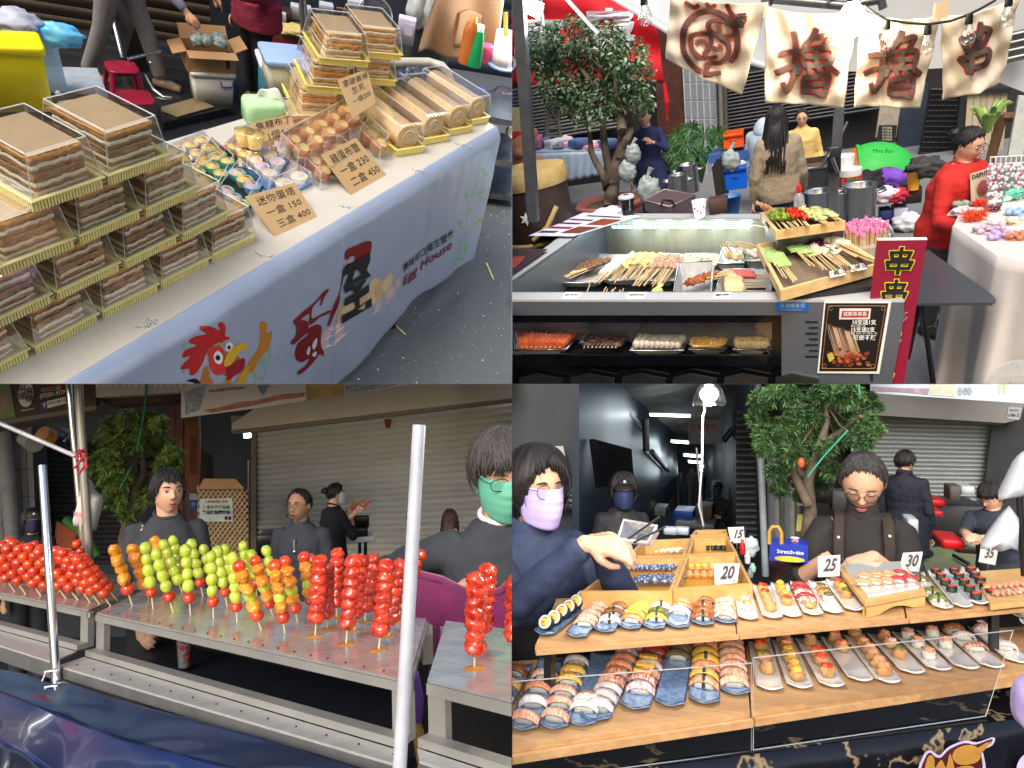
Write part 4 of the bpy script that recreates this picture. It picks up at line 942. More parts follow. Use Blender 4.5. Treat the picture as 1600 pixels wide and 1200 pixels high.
fa=Q.P(243,158,PZ);fb=Q.P(300,146,PZ)
mid=(fa+fb)/2
prs('person in grey jogging trousers bending over an open carton',0,0,1,R(72),at=(mid.x+.05,mid.y+0),hz=1.46,floor=PZ,shirt=sweat,pants=greyt,hair='crop',hair_mat=HAIR,lean=.3,step=-.26,wristR=(-.1,-.36,-.44),elbowR=(-.06,-.14,-.26),wristL=(-.02,-.4,-.4),elbowL=(.02,-.16,-.26),vox=.012,shoes=M('shoe_tan',(180,150,120),.7,col2=(70,70,80),scale=12),skin=SKIN2)
fc=Q.P(380,172,0)
prs('person in a maroon padded top and dark jeans beside the cartons',0,0,1,R(-60),at=(fc.x+.06,fc.y+.1),hz=1.52,shirt=M('maroon_quilt',(132,34,58),.8,var=.12,scale=20,bump=.5,bsc=60),loose=.04,hair='bun',pants=M('dark_jeans',(44,46,54),.9,var=.15,scale=40),wristL=(.1,-.34,-.22),elbowL=(.08,-.08,-.27),female=1,coat_len=.12,vox=.012,shoes=M('shoe_pinkgrey',(150,126,124),.8),shirt_name='padded_top',fat=1.1)
SZ=.66
t=thg('prep_table','prep table with a wooden top and red legs behind the blue-lidded tub','table',Q.P(430,70,.3).xy.to_3d())
b=Q.P(430,55,.3);pA('tabletop',MB().box((b.x+.1,b.y+.3,.28),(.62,.5,.04)),M('plywood',(96,76,56),.6))
for dx in(-.18,.38):
 for dy in(.1,.5):pA('leg',MB().box((b.x+.1+dx,b.y+dy,.13),(.03,.03,.26)),M('red_paint',(170,30,30),.5))
pA('apron_rail',MB().box((b.x+.1,b.y+.06,.24),(.56,.02,.05)),M('red_paint'))
m=MB();crm(m,(0,0,.02),.14,(1.8,1,.35),5);sgl('food_bag',m,M('bag_ochre',(190,170,110),.5,var=.3,scale=20),'crumpled yellowish food wrapping hanging off the wooden prep table','wrapping',loc=Q.P(470,52,.31))
for i,(x,y,lab)in en(((430,35,'dark crate of supplies on the prep table, left of the steel pole'),(500,38,'steel mixing bowl on the prep table behind the pole'))):
 m=MB()
 if i==0:m.rb((0,.1,.06),(.34,.2,.12),.01);sgl('supply_crate',m,M('crate_brown',(60,40,36),.6),lab,'crate',loc=Q.P(x,y,.31))
 else:m.lt(N('.06 0 .13 .1 .135 .1 .125 .1 .06 .012 .001 .01'),20,(0,.1,0));sgl('mixing_bowl',m,STL,lab,'bowl',loc=Q.P(x,y,.31))
for i,(x,y,w_,h_)in en(((435,28,.16,.12),(470,22,.22,.14),(510,12,.16,.1),(555,14,.18,.16))):
 m=MB().rb((0,.1,h_/2),(w_,.14,h_),.01);sgl('paper_pack',m,M('pale_pack',(186,192,204),.6,var=.2,scale=12),'pale paper pack in the kitchen corner, %s from the left along the wall'%ORD[i],'pack','pale packs along the kitchen wall',loc=Q.P(x,y+12,.31))
b=Q.P(575,62,.85)
t=thg('steel_counter','grey steel counter carrying the frying sieve','counter',(b.x,b.y,0),R(12))
pB('worktop',MB().box((.1,.35,.81),(1.2,.7,.05)),STD)
pB('cabinet',MB().box((.1,.35,.4),(1.15,.66,.78)),M('counter_dark',(60,60,66),.5,.5))
pB('rail',MB().tb([(-.25,-.06,.88),(-.2,-.08,.9),(.55,.1,1)],.012,8),STL)
t=thg('wire_sieve','large round wire sieve leaning above the steel counter','sieve',Q.D(585,25,b.y+.05),0,tilt=rot_(62,4,'X')@rot_(-10,4,'Y'))
pB('rim',MB().tb([(.14*cos(a),.14*sin(a),0)for a in[2*PI*i/28 for i in rg(29)]],.006,8),STL)
m=MB()
for i in rg(-8,9):
 x=i*.016;l_=sqrt(.0196-x*x)if abs(x)<.14 else 0;m.tb([(x,-l_,-.03*(1-(x/.14)**2)),(x,0,-.05),(x,l_,0)],.0012,4,cap=0);m.tb([(-l_,x,0),(0,x,-.05),(l_,x,0)],.0012,4,cap=0)
pB('mesh_wires',m,STL,kind='stuff')
pB('handle',MB().tb([(-.14,0,0),(-.24,.02,0),(-.3,.02,0)],.009,6),M('wood_handle',(110,84,60),.6))
a=Q.P(478,78,.6);top=Q.D(470,-40,a.y)
m=MB().tb([a-(top-a)*.6,top+(top-a)*.5],.022,12)
sgl('steel_post',m,STL,'round steel post standing behind the golden cake pile','post',loc=(a.x,a.y,0),ab=1)
m=MB();zr=TZ+.05
pts=[Q.P(600,97,zr),Q.P(670,97,zr),Q.P(690,103,zr),Q.P(700,115,zr),Q.P(704,130,zr)]
e=pts[-1];pts+=[V3(e.x,e.y-.005,zr-.05),V3(e.x,e.y,0)]
m.tb(pts,.022,10);sgl('trolley_rail',m,M('grey_paint',(176,174,164),.45),'pale grey bent trolley rail behind the swiss rolls','rail',loc=(e.x,e.y,0),ab=1)
SZ=.72
b=Q.P(700,108,.8)
t=thg('shelf_table','worn steel shelf table at the right with bottles on top','shelf table',(b.x,b.y,0),R(-3))
for z_ in(.775,.42,.1):pB('shelf',MB().box((.55,.26,z_),(1.15,.55,.05)),STD)
for x_ in(.02,1.08):
 for y_ in(.02,.5):pB('leg',MB().box((x_,y_,.38),(.035,.035,.74)),STD)
def bottle(px,py,z,h,r_,mats,label,cap=None,name='sauce_bottle',cat='bottle',lathe=None):
 p=Q.P(px,py,z);t=thg(name,label,cat,p);pB('bottle_body',MB().lt(lathe or[(r_*.95,0),(r_,.01),(r_*.98,h*.6),(r_*.7,h*.82),(r_*.35,h*.9),(r_*.3,h)],18),mats)
 if cap:pB('cap',MB().lt([(r_*.5,h*.86),(r_*.48,h*1.02),(r_*.1,h*1.04)],14),cap)
 return t
bottle(727,98,.8,.34,.062,M('caramel_bottle',(206,122,50),.3,col2=(140,74,44),scale=3),'caramel coloured squeeze bottle on the steel shelf',M('amber_cap',(220,150,70),.4),lathe=N('.06 0 .062 .02 .062 .24 .05 .29 .03 .31 .025 .33'))
bottle(739,102,.8,.3,.06,M('green_bottle',(14,160,88),.3,var=.04),'bright green tapered bottle with a white cap',WHT,lathe=N('.062 0 .064 .02 .048 .2 .036 .25 .034 .26'))
bottle(757,96,.8,.13,.05,M('pink_jar',(226,84,130),.35),'small pink jar between the green bottle and the tall tub',name='pink_jar',cat='jar',lathe=N('.05 0 .055 .1 .055 .13 .01 .13'))
b=Q.P(783,104,.8)
t=thg('utensil_tub','tall translucent tub holding wooden tongs at the right edge','tub',b)
pB('tub',MB().lt(N('.085 0 .1 .26 .098 .26 .083 .005'),22),clear('frosted_clear',body=.35,bodycol=C(230,222,214),rough=.2))
m=MB();crm(m,(0,0,.07),.075,(1,1,.8),2,.2);pB('contents',m,M('pink_chips',(206,160,140),.8,var=.25,scale=60))
pB('base_ring',MB().lt(N('.09 -.005 .115 0 .115 .015 .09 .018'),22),M('lid_blue'))
pB('wooden_tongs',MB().box((-.03,0,.28),(.035,.012,.26),rot=rot_(-14,3,'Y')),M('wood_orange',(196,136,58),.5))
b=Q.P(735,95,.83)
cv=MB();TLp=N('690 -30 790 -30 768 108 655 82')
y0_=b.y+.22
qd=[Q.D(*p,y0_)for p in TLp]
def cvf(u,v):
 p=qd[3].lerp(qd[2],u).lerp(qd[0].lerp(qd[1],u),v);return p+V3(0,.04*sin(u*9+v*3)*(1.1-v)+.05*sin(u*3.4),.01*sin(u*14))
cv.tk(cvf,40,20,.008)
can=M('brown_canvas',(156,120,88),.9,var=.08,scale=30,bump=.5,bsc=240)
t=thg('canvas_apron','brown canvas apron with a stitched pocket hanging over the steel shelf','apron',qd[3])
pA('cloth',cv,can)
pk=MB();pk.tk(lambda u,v:cvf(.42+.33*u-.1*v*0,.18+.42*v)+V3(0,-.014,0),14,8,.006);pA('pocket',pk,can)
m=MB();a=Q.D(692,60,y0_+.3);m.rb((a.x-.1,a.y,a.z-.1),(.3,.2,.8),.08,n=4)
sgl('kitchen_bin',m,M('dark_green_grey',(52,60,58),.5),'dark rounded bin standing behind the brown canvas apron','bin',at=(a.x,a.y,0))
for i,(x,y)in en(((648,40),(668,44))):
 m=MB();crm(m,(0,0,.14),.12,(.7,.6,1.3),20+i,.25);sgl('white_bag',m,M('bag_white',(190,200,205),.4,var=.1),('left' if i==0 else 'right')+' one of two white plastic bags standing left of the brown canvas','bag',loc=Q.P(x,y,.84))
m=MB().rb((0,0,.09),(.13,.1,.18),.005);m.mat(M('box_print_dark',(50,50,80),.5));m.box((.02,-.052,.11),(.06,.004,.08))
m.mats[0]=M('carton_lilac',(200,196,220),.5)
sgl('small_carton',m,None,'small white and violet carton behind the golden cake pile','carton',loc=Q.P(632,66,.84),yaw=R(-10))
for i,(x,y,s_)in en(((628,100,1.3),(650,128,1),(640,150,1.1))):
 m=MB();crm(m,(0,0,.1),.12*s_,(1,.8,1.2),30+i,.4,3);sgl('refuse_bag',m,M('bag_dark_blue',(48,56,80),.25,var=.5,scale=9)if i else M('bag_black',(30,30,34),.25),['black bag of rubbish','shiny blue bag of rubbish','lowest blue bag of rubbish'][i]+' behind the grey rail','bag',loc=Q.P(x,y,.45))
for i,(x,y,z_,s_,c_)in en(((745,168,.44,1.2,(70,110,170)),(775,178,.44,1,(190,190,200)),(790,160,.44,1,(60,50,60)))):
 m=MB();crm(m,(0,0,.05),.11*s_,(1.4,1,.6),40+i,.4,3);sgl('shelf_bag',m,M('shelfbag%d'%i,C(*c_),.35,var=.4,scale=9),['blue patterned bag','grey crumpled bag','dark bag at the right end'][i]+' on the lower steel shelf','bag',loc=Q.P(x,y,z_))
b=Q.P(797,205,.44)
sgl('tape_roll',MB().lt(N('.03 0 .05 .02 .055 .1 .045 .1 .04 .02'),16),M('cream_roll',(206,196,170),.6),'cream coloured pot lying on the lower steel shelf','pot',loc=b,tilt=rot_(70,4,'X'))
SZ=1
Q=Stage(1200,300,13,2,2.3,1,1)
T=1.12
pave=M('paving_grey',(112,114,116),.8,var=.18,scale=30,bump=.3,bsc=200)
g=MB();g.box((1,8,-.05),(22,18,.1));stc('street_ground',g,pave)
YW_=12
BWP=VPl((-10,YW_,0),(10,YW_,0))
w=MB();w.box((0,YW_+.3,2.2),(26,.2,9));stc('shop_front_wall',w,M('front_dark',(34,34,38),.7))
dslat=M('shutter_dark',(62,62,68),.45,.5,var=.12)
def shutter(label,px0,px1,pyt,pyb,ymat,off=0,n=22,slath=None,plane=None):
 pl=plane or BWP;t=thg('roller_shutter',label,'shutter',pl.at((px0+px1)/2,pyb));a0,a1=pl.at(px0,pyt,off),pl.at(px1,pyt,off);b0,b1=pl.at(px0,pyb,off),pl.at(px1,pyb,off);zt,zb=(a0.z+a1.z)/2,(b0.z+b1.z)/2;L0=(a0+b0)/2;L1=(a1+b1)/2
 for i in rg(n):
  z0=zb+(zt-zb)*i/n;dz=(zt-zb)/n;m=MB().sh(lambda u,v:V3(lp_(L0.x,L1.x,u),lp_(L0.y,L1.y,u)-.035*sin(PI*v),z0+dz*v),2,5);pA('slat',m,ymat)
 return t
shutter('dark roller shutter with its lower half open behind the cook in yellow',1100,1385,100,192,dslat,.05,16)
shutter('dark slatted shutter at the left, behind the stepladder',790,965,125,215,M('shutter_grey',(120,120,122),.5,.2),.05,16)
p=BWP
m=MB();p.pn(m,N('1022 20 1078 20 1085 300 1030 300'),.3,.35)
sgl('marble_column',m,M('brown_marble',(84,56,50),.2,var=.35,scale=6,coat=.4),'polished brown marble pillar between the red banner and the grey tiles','pillar',at=p.at(1055,300))
t=thg('tiled_column','grey tiled pillar with pale joints behind the philodendron','pillar',p.at(1095,300))
m=MB();p.pn(m,N('1066 100 1116 100 1124 300 1076 300'),.3,.4);pA('core',m,M('grout_pale',(196,198,200),.8))
tg=M('tile_blue_grey',(128,136,148),.35,var=.1,rv=.08)
for i in rg(5):
 for j in rg(7):
  x0=1067+i*9.9;y0=102+j*28;m=MB();sk=(y0-100)*.045;p.pn(m,[(x0+sk+1,y0+1),(x0+9+sk,y0+1),(x0+9+sk+1.2,y0+26.5),(x0+sk+2.2,y0+26.5)],.012,.412);pA('tile',m,tg)
for i,(x,c_)in en(((1123,(110,108,104)),(1130,(80,74,66)))):
 m=MB();a,b=p.at(x,60,.45),p.at(x+6,250,.45);m.tb([b,a],.035,8);sgl('wall_pipe',m,M('pipe_%d'%i,C(*c_),.6,var=.2),('grey' if i==0 else 'rusty brown')+' upright pipe beside the tiled pillar','pipe',at=b)
m=MB();p.pn(m,N('1376 160 1408 160 1400 215 1368 215'),.05,.5);stc('wall_panel_pale',m,M('pale_panel',(158,150,136),.7))
m=MB().mat(M('chalk_black',(30,32,32),.8));p.pn(m,N('1374 196 1402 196 1398 222 1370 222'),.03,.56)
m.mat(M('chalk',(200,196,180),.9))
for k in rg(5):p.text(m,'手作甜湯',(1386,200+k*4.6),4,0,off=.565)
sgl('chalkboard',m,None,'small chalkboard with tiny writing on the pale wall above the tent','chalkboard',at=p.at(1385,222,.56))
m=MB();p.pn(m,N('1410 130 1450 130 1440 270 1398 270'),.05,.3);stc('doorway_blue',m,M('door_blue_dark',(46,56,72),.5))
t=thg('lattice_gate','black lattice gate leaning beside the blue doorway','gate',p.at(1465,270,.9))
lat=M('black_iron',(24,24,26),.5)
for k in rg(15):
 f=k/14;m=MB();a,b=p.at(lp_(1455,1512,f),140,.9),p.at(lp_(1432,1492,f),272,.9);m.tb([a,b],.022,4);pA('bar',m,lat)
for k in rg(17):
 f=k/16;m=MB();a,b=p.at(lp_(1455,1432,f),lp_(140,272,f),.9),p.at(lp_(1512,1492,f),lp_(140,272,f),.9);m.tb([a,b],.02,4);pA('bar',m,lat)
m=MB();p.pn(m,N('1455 138 1512 138 1492 274 1432 274'),.03,.8);pA('backing',m,M('grey_wall',(70,72,76),.8))
t=thg('plank_partition','pale plank partition with a dark frame behind the woman in red','partition',p.at(1530,240,1.2))
pk=M('plank_pale',(176,162,140),.7,var=.1,rv=.1,scale=6,sr=(1,1,.2))
for k in rg(6):
 x0=1512+k*10.5;m=MB();p.pn(m,[(x0,146),(x0+9.8,146),(x0+2.2,250),(x0-7.4,250)],.04,1.2);pA('plank',m,pk)
m=MB();p.pn(m,N('1502 140 1580 138 1580 145 1510 147'),.06,1.25);p.pn(m,N('1502 140 1511 146 1498 260 1489 260'),.06,1.26);pA('frame',m,M('frame_dark',(30,32,36),.5))
m=MB();p.pn(m,N('1555 100 1680 100 1680 330 1540 330'),.05,.6);stc('side_wall_dark',m,M('side_dark',(44,44,48),.7))
t=thg('wooden_easel','brown timber stand holding the fern, right of the woman in red','stand',p.at(1560,260,3))
for a_,b_ in(((1566,180),(1545,260)),((1566,183),(1592,183))):
 pA('beam',MB().tb([p.at(*a_,3),p.at(*b_,3)],.05,4),M('timber_brown',(110,78,52),.7))
m=MB();p.pn(m,N('1592 150 1612 150 1598 245 1575 245'),.05,3.2)
sgl('white_board',m,M('whitewash',(196,200,196),.7,var=.15),'leaning whitewashed board at the right edge behind the goods rack','board',at=p.at(1590,245,3.2))
rr=Rn(5)
def strap_plant(label,px,py,off,n,L,spread,mat_,cat='plant',up=.8):
 base=p.at(px,py,off);t=thg('potted_plant',label,cat,base)
 for i in rg(n):
  a=2*PI*i/n+rr.u(-.3,.3);l_=L*rr.u(.7,1.1);m=MB();pts=[zv(0)]
  for j in rg(1,6):
   f=j/5;pts.append(V3(cos(a)*spread*l_*f,sin(a)*spread*l_*f,l_*up*sin(f*1.9)))
  m.tb(pts,[.015,.03,.035,.03,.02,.003],5,flat=.3);pB('leaf',m,mat_)
 return t
strap_plant('light green strap-leaved plant hanging before the plank partition',1543,208,3.2,16,.34,.55,lmat('leaf_lime',C(110,140,70),C(150,176,96)))
t=thg('red_banner','bright red cloth banner with white characters behind the bonsai tree','banner',p.at(900,130,1.6))
RB=N('795 -8 1020 -8 1037 130 795 133')
qd2=[p.at(*q_,1.6)for q_ in RB]
def rbf(u,v):
 q_=qd2[3].lerp(qd2[2],u).lerp(qd2[0].lerp(qd2[1],u),v);return q_+V3(0,-.05*sin(u*17+v*4)*(1-v*.4)-.03*sin(v*13+u*6),0)
pA('cloth',MB().tk(rbf,50,20,.01),M('red_cloth',(206,22,38),.7,var=.06,scale=5))
def on_quad(px,py,quadf,RBp):
 u=v=.5
 for _ in rg(25):
  x=lp_(lp_(RBp[3][0],RBp[2][0],u),lp_(RBp[0][0],RBp[1][0],u),v);y=lp_(lp_(RBp[3][1],RBp[2][1],u),lp_(RBp[0][1],RBp[1][1],u),v);ux=lp_(RBp[2][0]-RBp[3][0],RBp[1][0]-RBp[0][0],v);uy=lp_(RBp[2][1]-RBp[3][1],RBp[1][1]-RBp[0][1],v);vx=lp_(RBp[0][0],RBp[1][0],u)-lp_(RBp[3][0],RBp[2][0],u);vy=lp_(RBp[0][1],RBp[1][1],u)-lp_(RBp[3][1],RBp[2][1],u);det=ux*vy-uy*vx;ex,ey=px-x,py-y;u+=(ex*vy-ey*vx)/det;v+=(ux*ey-uy*ex)/det
 return u,v
def ctx(mb,txt,cx,cy,sx,sy,f,quad,lift,bold,ex=(1,0),ey=(0,-1),shear=0):
 vs,fs=glyphs(txt,bold,shear,'CENTER');pts=[]
 for a,b in vs:
  x=cx+a*sx*ex[0]+b*sy*ey[0];y=cy+a*sx*ex[1]+b*sy*ey[1];u,v=on_quad(x,y,f,quad);P_=f(u,v);o=zv(Q.H);pts.append(P_+(o-P_).normalized()*lift)
 mb.add(pts,fs,0)
m=MB().mat(M('white_print',(225,225,232),.7))
ctx(m,'壽',955,55,78,76,rbf,RB,.05,.03);ctx(m,'喜',845,72,84,86,rbf,RB,.05,.03);ctx(m,'平',800,112,52,50,rbf,RB,.05,.03)
pA('lettering',m)
m=MB();
for k in rg(3):m.tb([p.at(1037+k,130,1.6),p.at(1040+k*2,160,1.65),p.at(1043-k,188,1.6)],.012,4)
pA('tassel',m,M('red_cloth'))
t=thg('step_ladder','grey wooden stepladder standing behind the cloth-covered table','ladder',p.at(863,224,1.2))
ld=M('ladder_wood',(120,116,110),.7)
for a_,b_ in(((857,163),(853,226)),((869,163),(876,226))):
 pA('rail',MB().tb([p.at(*b_,1.2),p.at(*a_,1.2)],.035,4),ld)
for k in rg(5):y_=165+k*12;pA('rung',MB().tb([p.at(856-k*.6,y_,1.2),p.at(870+k*1.2,y_,1.2)],.022,4),ld)
cpm=M('canopy_grey',(186,188,190),.6,var=.05,scale=2)
cp=VPl((-5,5.2,0),(5,5.2,0))
t=thg('canopy','pale grey canopy sheet stretched above and behind the cloth banners','canopy',cp.at(1300,100))
m=MB();P3=N('950 -8 1045 48 1130 82 1215 108 1345 112 1440 108 1500 105 1610 148 1610 -60 950 -60')
cp.pn(m,P3,.04);pA('sheet',m,cpm)
pA('hem',MB().tb([cp.at(952,-8,.02),cp.at(1045,49,.02),cp.at(1130,83,.02),cp.at(1215,109,.02)],.02,8),cpm)
for a_,b_ in(((1190,-3),(1330,10)),((1330,8),(1380,-2)),((1200,5),(1215,-8)),((1290,12),(1300,-6)),((1376,-2),(1380,14))):
 pA('strut',MB().tb([cp.at(*a_,.12),cp.at(*b_,.12)],.025,6),STD)
m=MB();cp.pn(m,N('1555 70 1620 70 1620 130 1540 140'),.05,-.4)
for k in rg(4):m.tb([cp.at(1570,58+k*12,.1),cp.at(1615,48+k*12,.1)],.02,6)
pA('side_frame',m,STD)
post=M('post_dark',(76,78,84),.45,.4)
def upost(label,px,py,d,px2,py2,r_,mat_=post,off=0):
 pl=VPl((-5,d,0),(5,d,0));a,b=pl.at(px2,py2),pl.at(px,py);m=MB().tb([a,b],r_,4,up=(1,1,0));return sgl('canopy_post',m,mat_,label,'post',at=a),a
upost('dark square post at the left edge, passing in front of the barrel cart',809,-20,4.2,834,345,.045)
pl5=VPl((-5,6.4,0),(5,6.4,0))
t=thg('canopy_post','grey steel post with a clamp joint rising between the cook and the tent','post',pl5.at(1298,345))
pA('pole',MB().tb([pl5.at(1298,345),pl5.at(1306,245),pl5.at(1312,160),pl5.at(1320,10)],.05,4,up=(1,1,0)),M('post_grey',(112,114,118),.4,.5))
m=MB();a=pl5.at(1303,248,.05);m.rb((a.x,a.y,a.z),(.1,.08,.2),.02);pA('clamp',m,M('post_dark2',(70,72,76),.4,.6))
m=MB().tb([pl5.at(1283,262,.1),pl5.at(1296,238,.1)],.012,6);m.tb([pl5.at(1309,270,.12),pl5.at(1300,246,.12)],.018,6);pA('lever',m,STL)
m=MB().tb([cp.at(878,-10,.5),cp.at(925,42,.5),cp.at(935,52,.5)],.012,6);m.tb([cp.at(845,-5,.4),cp.at(850,40,.4)],.008,6)
sgl('guy_rope',m,M('rope',(150,150,150),.8),'thin guy rope running down across the red banner','rope',at=cp.at(925,42,.5))
t=thg('tube_light','glaring white tube light in the top left corner of the canopy','lamp',cp.at(826,14,.6))
pA('tube',MB().tb([cp.at(808,2,.6),cp.at(844,20,.6)],.035,12),emi('tube_white',(.86,.95,1),30))
pA('fitting',MB().tb([cp.at(806,-4,.56),cp.at(848,14,.56)],.03,4),WHT)
lamp('tube_light_glow',cp.at(826,22,.9),(.86,.94,1),25,.15)
linen=M('linen',(212,202,184),.85,var=.06,scale=4,bump=.3,bsc=300,rv=.04)
bred=M('banner_red',(176,34,40),.8);bink=M('banner_ink',(70,60,52),.8,var=.15)
bp=VPl((-5,3.4,0),(5,3.4,0))
def cbanner(quad,label,chars,seed,wob=.03,bot=None):
 t=thg('cloth_banner',label,'banner',bp.at(*quad[0]),0,'linen banners hung on a line');q4=[bp.at(*q_)for q_ in quad]
 def f(u,v):
  q_=q4[3].lerp(q4[2],u).lerp(q4[0].lerp(q4[1],u),v);sag=-.02*sin(PI*u)*v;q_=q_+V3(0,-wob*(.3+.7*(1-v))*sin(u*7+seed+v*2)-.01*sin(u*19+v*9+seed)-.008*sin(v*17-u*8),sag)
  if bot:q_.z+=bot(u)*(1-v)
  return q_
 pA('cloth',MB().tk(f,44,36,.004),linen)
 for(txt,cx,cy,sx,sy,ex,ey,sh)in chars:
  m=MB().mat(bred);ctx(m,txt,cx,cy,sx,sy,f,quad,.012,.075,ex,ey,sh);m.mat(bink);ctx(m,txt,cx,cy,sx,sy,f,quad,.02,.038,ex,ey,sh);pA('character',m)
 return t,f,quad
def Qd(tl,tr,br,bl):return[tl,tr,br,bl]
LUS=[N('85 322 140 308 205 298'),N('165 178 178 250 176 380 165 470 122 560 95 510'),N('52 442 120 415 205 385'),N('305 152 285 200 235 262'),N('300 205 395 190 350 265'),N('228 285 320 275 412 290 385 375'),N('228 285 238 385 385 375'),[(306,280),(308,382)],[(234,332),(396,332)],[(206,398),(190,450)],[(262,402),(272,440)],[(318,400),(335,436)],[(378,395),(436,446)],N('232 470 300 462 378 458 352 592'),[(232,470),(228,580)],N('226 574 300 570 352 588'),[(238,522),(356,518)]]
CHS=[N('1338 112 1325 200 1280 330 1255 440'),N('1212 222 1290 195 1345 150 1398 165 1365 235 1300 280 1245 290 1212 222'),N('1202 350 1290 320 1385 292 1362 380 1290 400'),N('1202 350 1240 400 1250 440')]
def bch(t,S_,fx,fy,f,quad,w_=3.6):
 m=MB()
 for mm_,dw,lf_ in((bred,1.9,.014),(bink,0,.024)):
  m.mat(mm_)
  for q_ in S_:
   P_=spl([(800+400+(fx(x))/4,fy(y)/4)for x,y in q_],6)if len(q_)>2 else[(1200+fx(x)/4,fy(y)/4)for x,y in q_]
   if len(q_)==2:P_=[tuple(mixv((*P_[0],0),(*P_[1],0),k/6).xy)for k in rg(7)]
   lf_+=.00025;rpr(m,P_,w_+dw,f,quad,lf_)
 pA('character',m)
def rpr(mb,pts,w,f,quad,lift):
 k=len(pts);V=[];x0,y0=pts[0];x1,y1=pts[1];l0=hypot(x1-x0,y1-y0)or 1;pts=list(pts);pts[0]=(x0-(x1-x0)/l0*w*.5,y0-(y1-y0)/l0*w*.5);x0,y0=pts[-1];x1,y1=pts[-2];l0=hypot(x1-x0,y1-y0)or 1;pts[-1]=(x0-(x1-x0)/l0*w*.5,y0-(y1-y0)/l0*w*.5)
 for i,(x,y)in en(pts):
  a=pts[max(0,i-1)];b=pts[min(k-1,i+1)];dx,dy=b[0]-a[0],b[1]-a[1];l_=hypot(dx,dy)or 1;ww=w*(1 if 0<i<k-1 else.8)
  for s_ in(-1,1):
   u,v=on_quad(x-dy/l_*ww*s_,y+dx/l_*ww*s_,f,quad);P_=f(u,v);V.append(P_+(zv(Q.H)-P_).normalized()*lift)
 mb.add(V,[(2*i,2*i+1,2*i+3,2*i+2)for i in rg(k-1)],0)
def spl(P_,n=5):
 out=[]
 for i in rg(len(P_)-1):
  p0,p1,p2,p3=P_[max(0,i-1)],P_[i],P_[i+1],P_[min(len(P_)-1,i+2)]
  for j in rg(n):
   t_=j/n;out.append(tuple(.5*((2*p1[d])+(-p0[d]+p2[d])*t_+(2*p0[d]-5*p1[d]+4*p2[d]-p3[d])*t_**2+(-p0[d]+3*p1[d]-3*p2[d]+p3[d])*t_**3)for d in(0,1)))
 return out+[P_[-1]]
tA,f2,q2_=cbanner(Qd((1196,10),(1341,16),(1317,168),(1195,159)),'linen banner with a large red-edged character, lit warm by the bulb',[],1)
bch(tA,LUS,lambda x:x,lambda y:y,f2,q2_)
tB,f3,q3_=cbanner(Qd((1346,18),(1471,24),(1438,168),(1334,167)),'linen banner with a large red-edged character, third from the left',[],2.2)
bch(tB,LUS,lambda x:605+(x-45)*.9,lambda y:y+8 if y>400 else y+14,f3,q3_)
tC,f4,q4_=cbanner(Qd((1471,24),(1592,-6),(1568,132),(1476,158)),'linen banner at the right end with a smaller skewer-shaped character',[],4)
bch(tC,CHS,lambda x:x,lambda y:y,f4,q4_,4.2)
t,f1,q1_=cbanner(Qd((1049,-12),(1200,3),(1158,150),(1038,92)),'linen banner with a round red-edged shop emblem at the left of the line',[('香',1157,28,18,24,(1,.1),(.1,-1),.1)],5)
def arc(cx,cy,rx,ry,a0,a1,n=22,rot=0):return[(cx+rx*cos(R(a))*cos(rot)-ry*sin(R(a))*sin(rot),cy+rx*cos(R(a))*sin(rot)+ry*sin(R(a))*cos(rot))for a in[a0+(a1-a0)*i/n for i in rg(n+1)]]
e4=lambda L:[(800+a/4,b/4)for a,b in L]
strokes=[(arc(1110,61,43,51,110,400,40),3.6),(arc(1128,38,22,12,0,360,24,.35),2.6),(spl(e4([(1230,110),(1245,190)])),2),(spl(e4([(1300,130),(1300,205)])),2),(spl(e4(N('1190 355 1130 290 1125 215 1180 190 1270 195 1345 240 1355 320 1310 380 1240 385 1215 440 1225 460 1300 450'))),3),(spl(e4(N('1245 200 1245 250 1210 320 1230 350 1280 340'))),2.6),(spl(e4(N('1160 260 1185 235 1230 260'))),2.4),(spl(e4(N('1300 260 1310 290 1260 280'))),2.4),(spl(N('1072 0 1085 6 1092 2')),2.4),(spl(N('1136 0 1142 12 1150 22')),2.6),(spl(N('1105 -2 1110 5 1118 0')),2.2)]
m=MB().mat(bred)
for P_,w_ in strokes:rpr(m,P_,w_+1.5,f1,q1_,.014)
m.mat(bink)
for P_,w_ in strokes:rpr(m,P_,w_-.2,f1,q1_,.024)
pA('emblem',m)
m=MB();a=bp.at(1470,16,.05);m.box(tuple(a),(.045,.03,.055));sgl('wooden_clip',m,M('clip_wood',(190,160,130),.7),'wooden clothes peg joining the third and fourth linen banners','peg',at=a)
wirem=M('wire_black',(24,24,26),.6)
pts=N('1350 8 1366 20 1386 31 1418 36 1450 38 1485 33 1515 22 1535 12 1556 0')
sgl('light_wire',MB().tb([bp.at(*q_,.07)for q_ in pts],.0045,6),wirem,'black string-light wire sagging in front of the banners','wire',at=bp.at(1450,38,.07))
glassb=clear('bulb_glass',base=.12,rough=.02)
def bulb(label,x,y,s_=1,up=1):
 a=bp.at(x,y,.07);t=thg('light_bulb',label,'light bulb',a,0,'unlit glass bulbs on the string light');pB('socket',MB().lt([(.012*s_,0),(.014*s_,-.03*s_),(.012*s_,-.035*s_)],12),BLK);pB('glass',MB().lt([(.012*s_,-.034*s_),(.02*s_,-.055*s_),(.027*s_,-.078*s_),(.022*s_,-.1*s_),(.001,-.108*s_)],16,close=0),glassb);pB('filament',MB().tb([(0,0,-.04*s_),(.006*s_,0,-.08*s_),(-.006*s_,0,-.08*s_),(0,0,-.045*s_)],.001,4),STL)
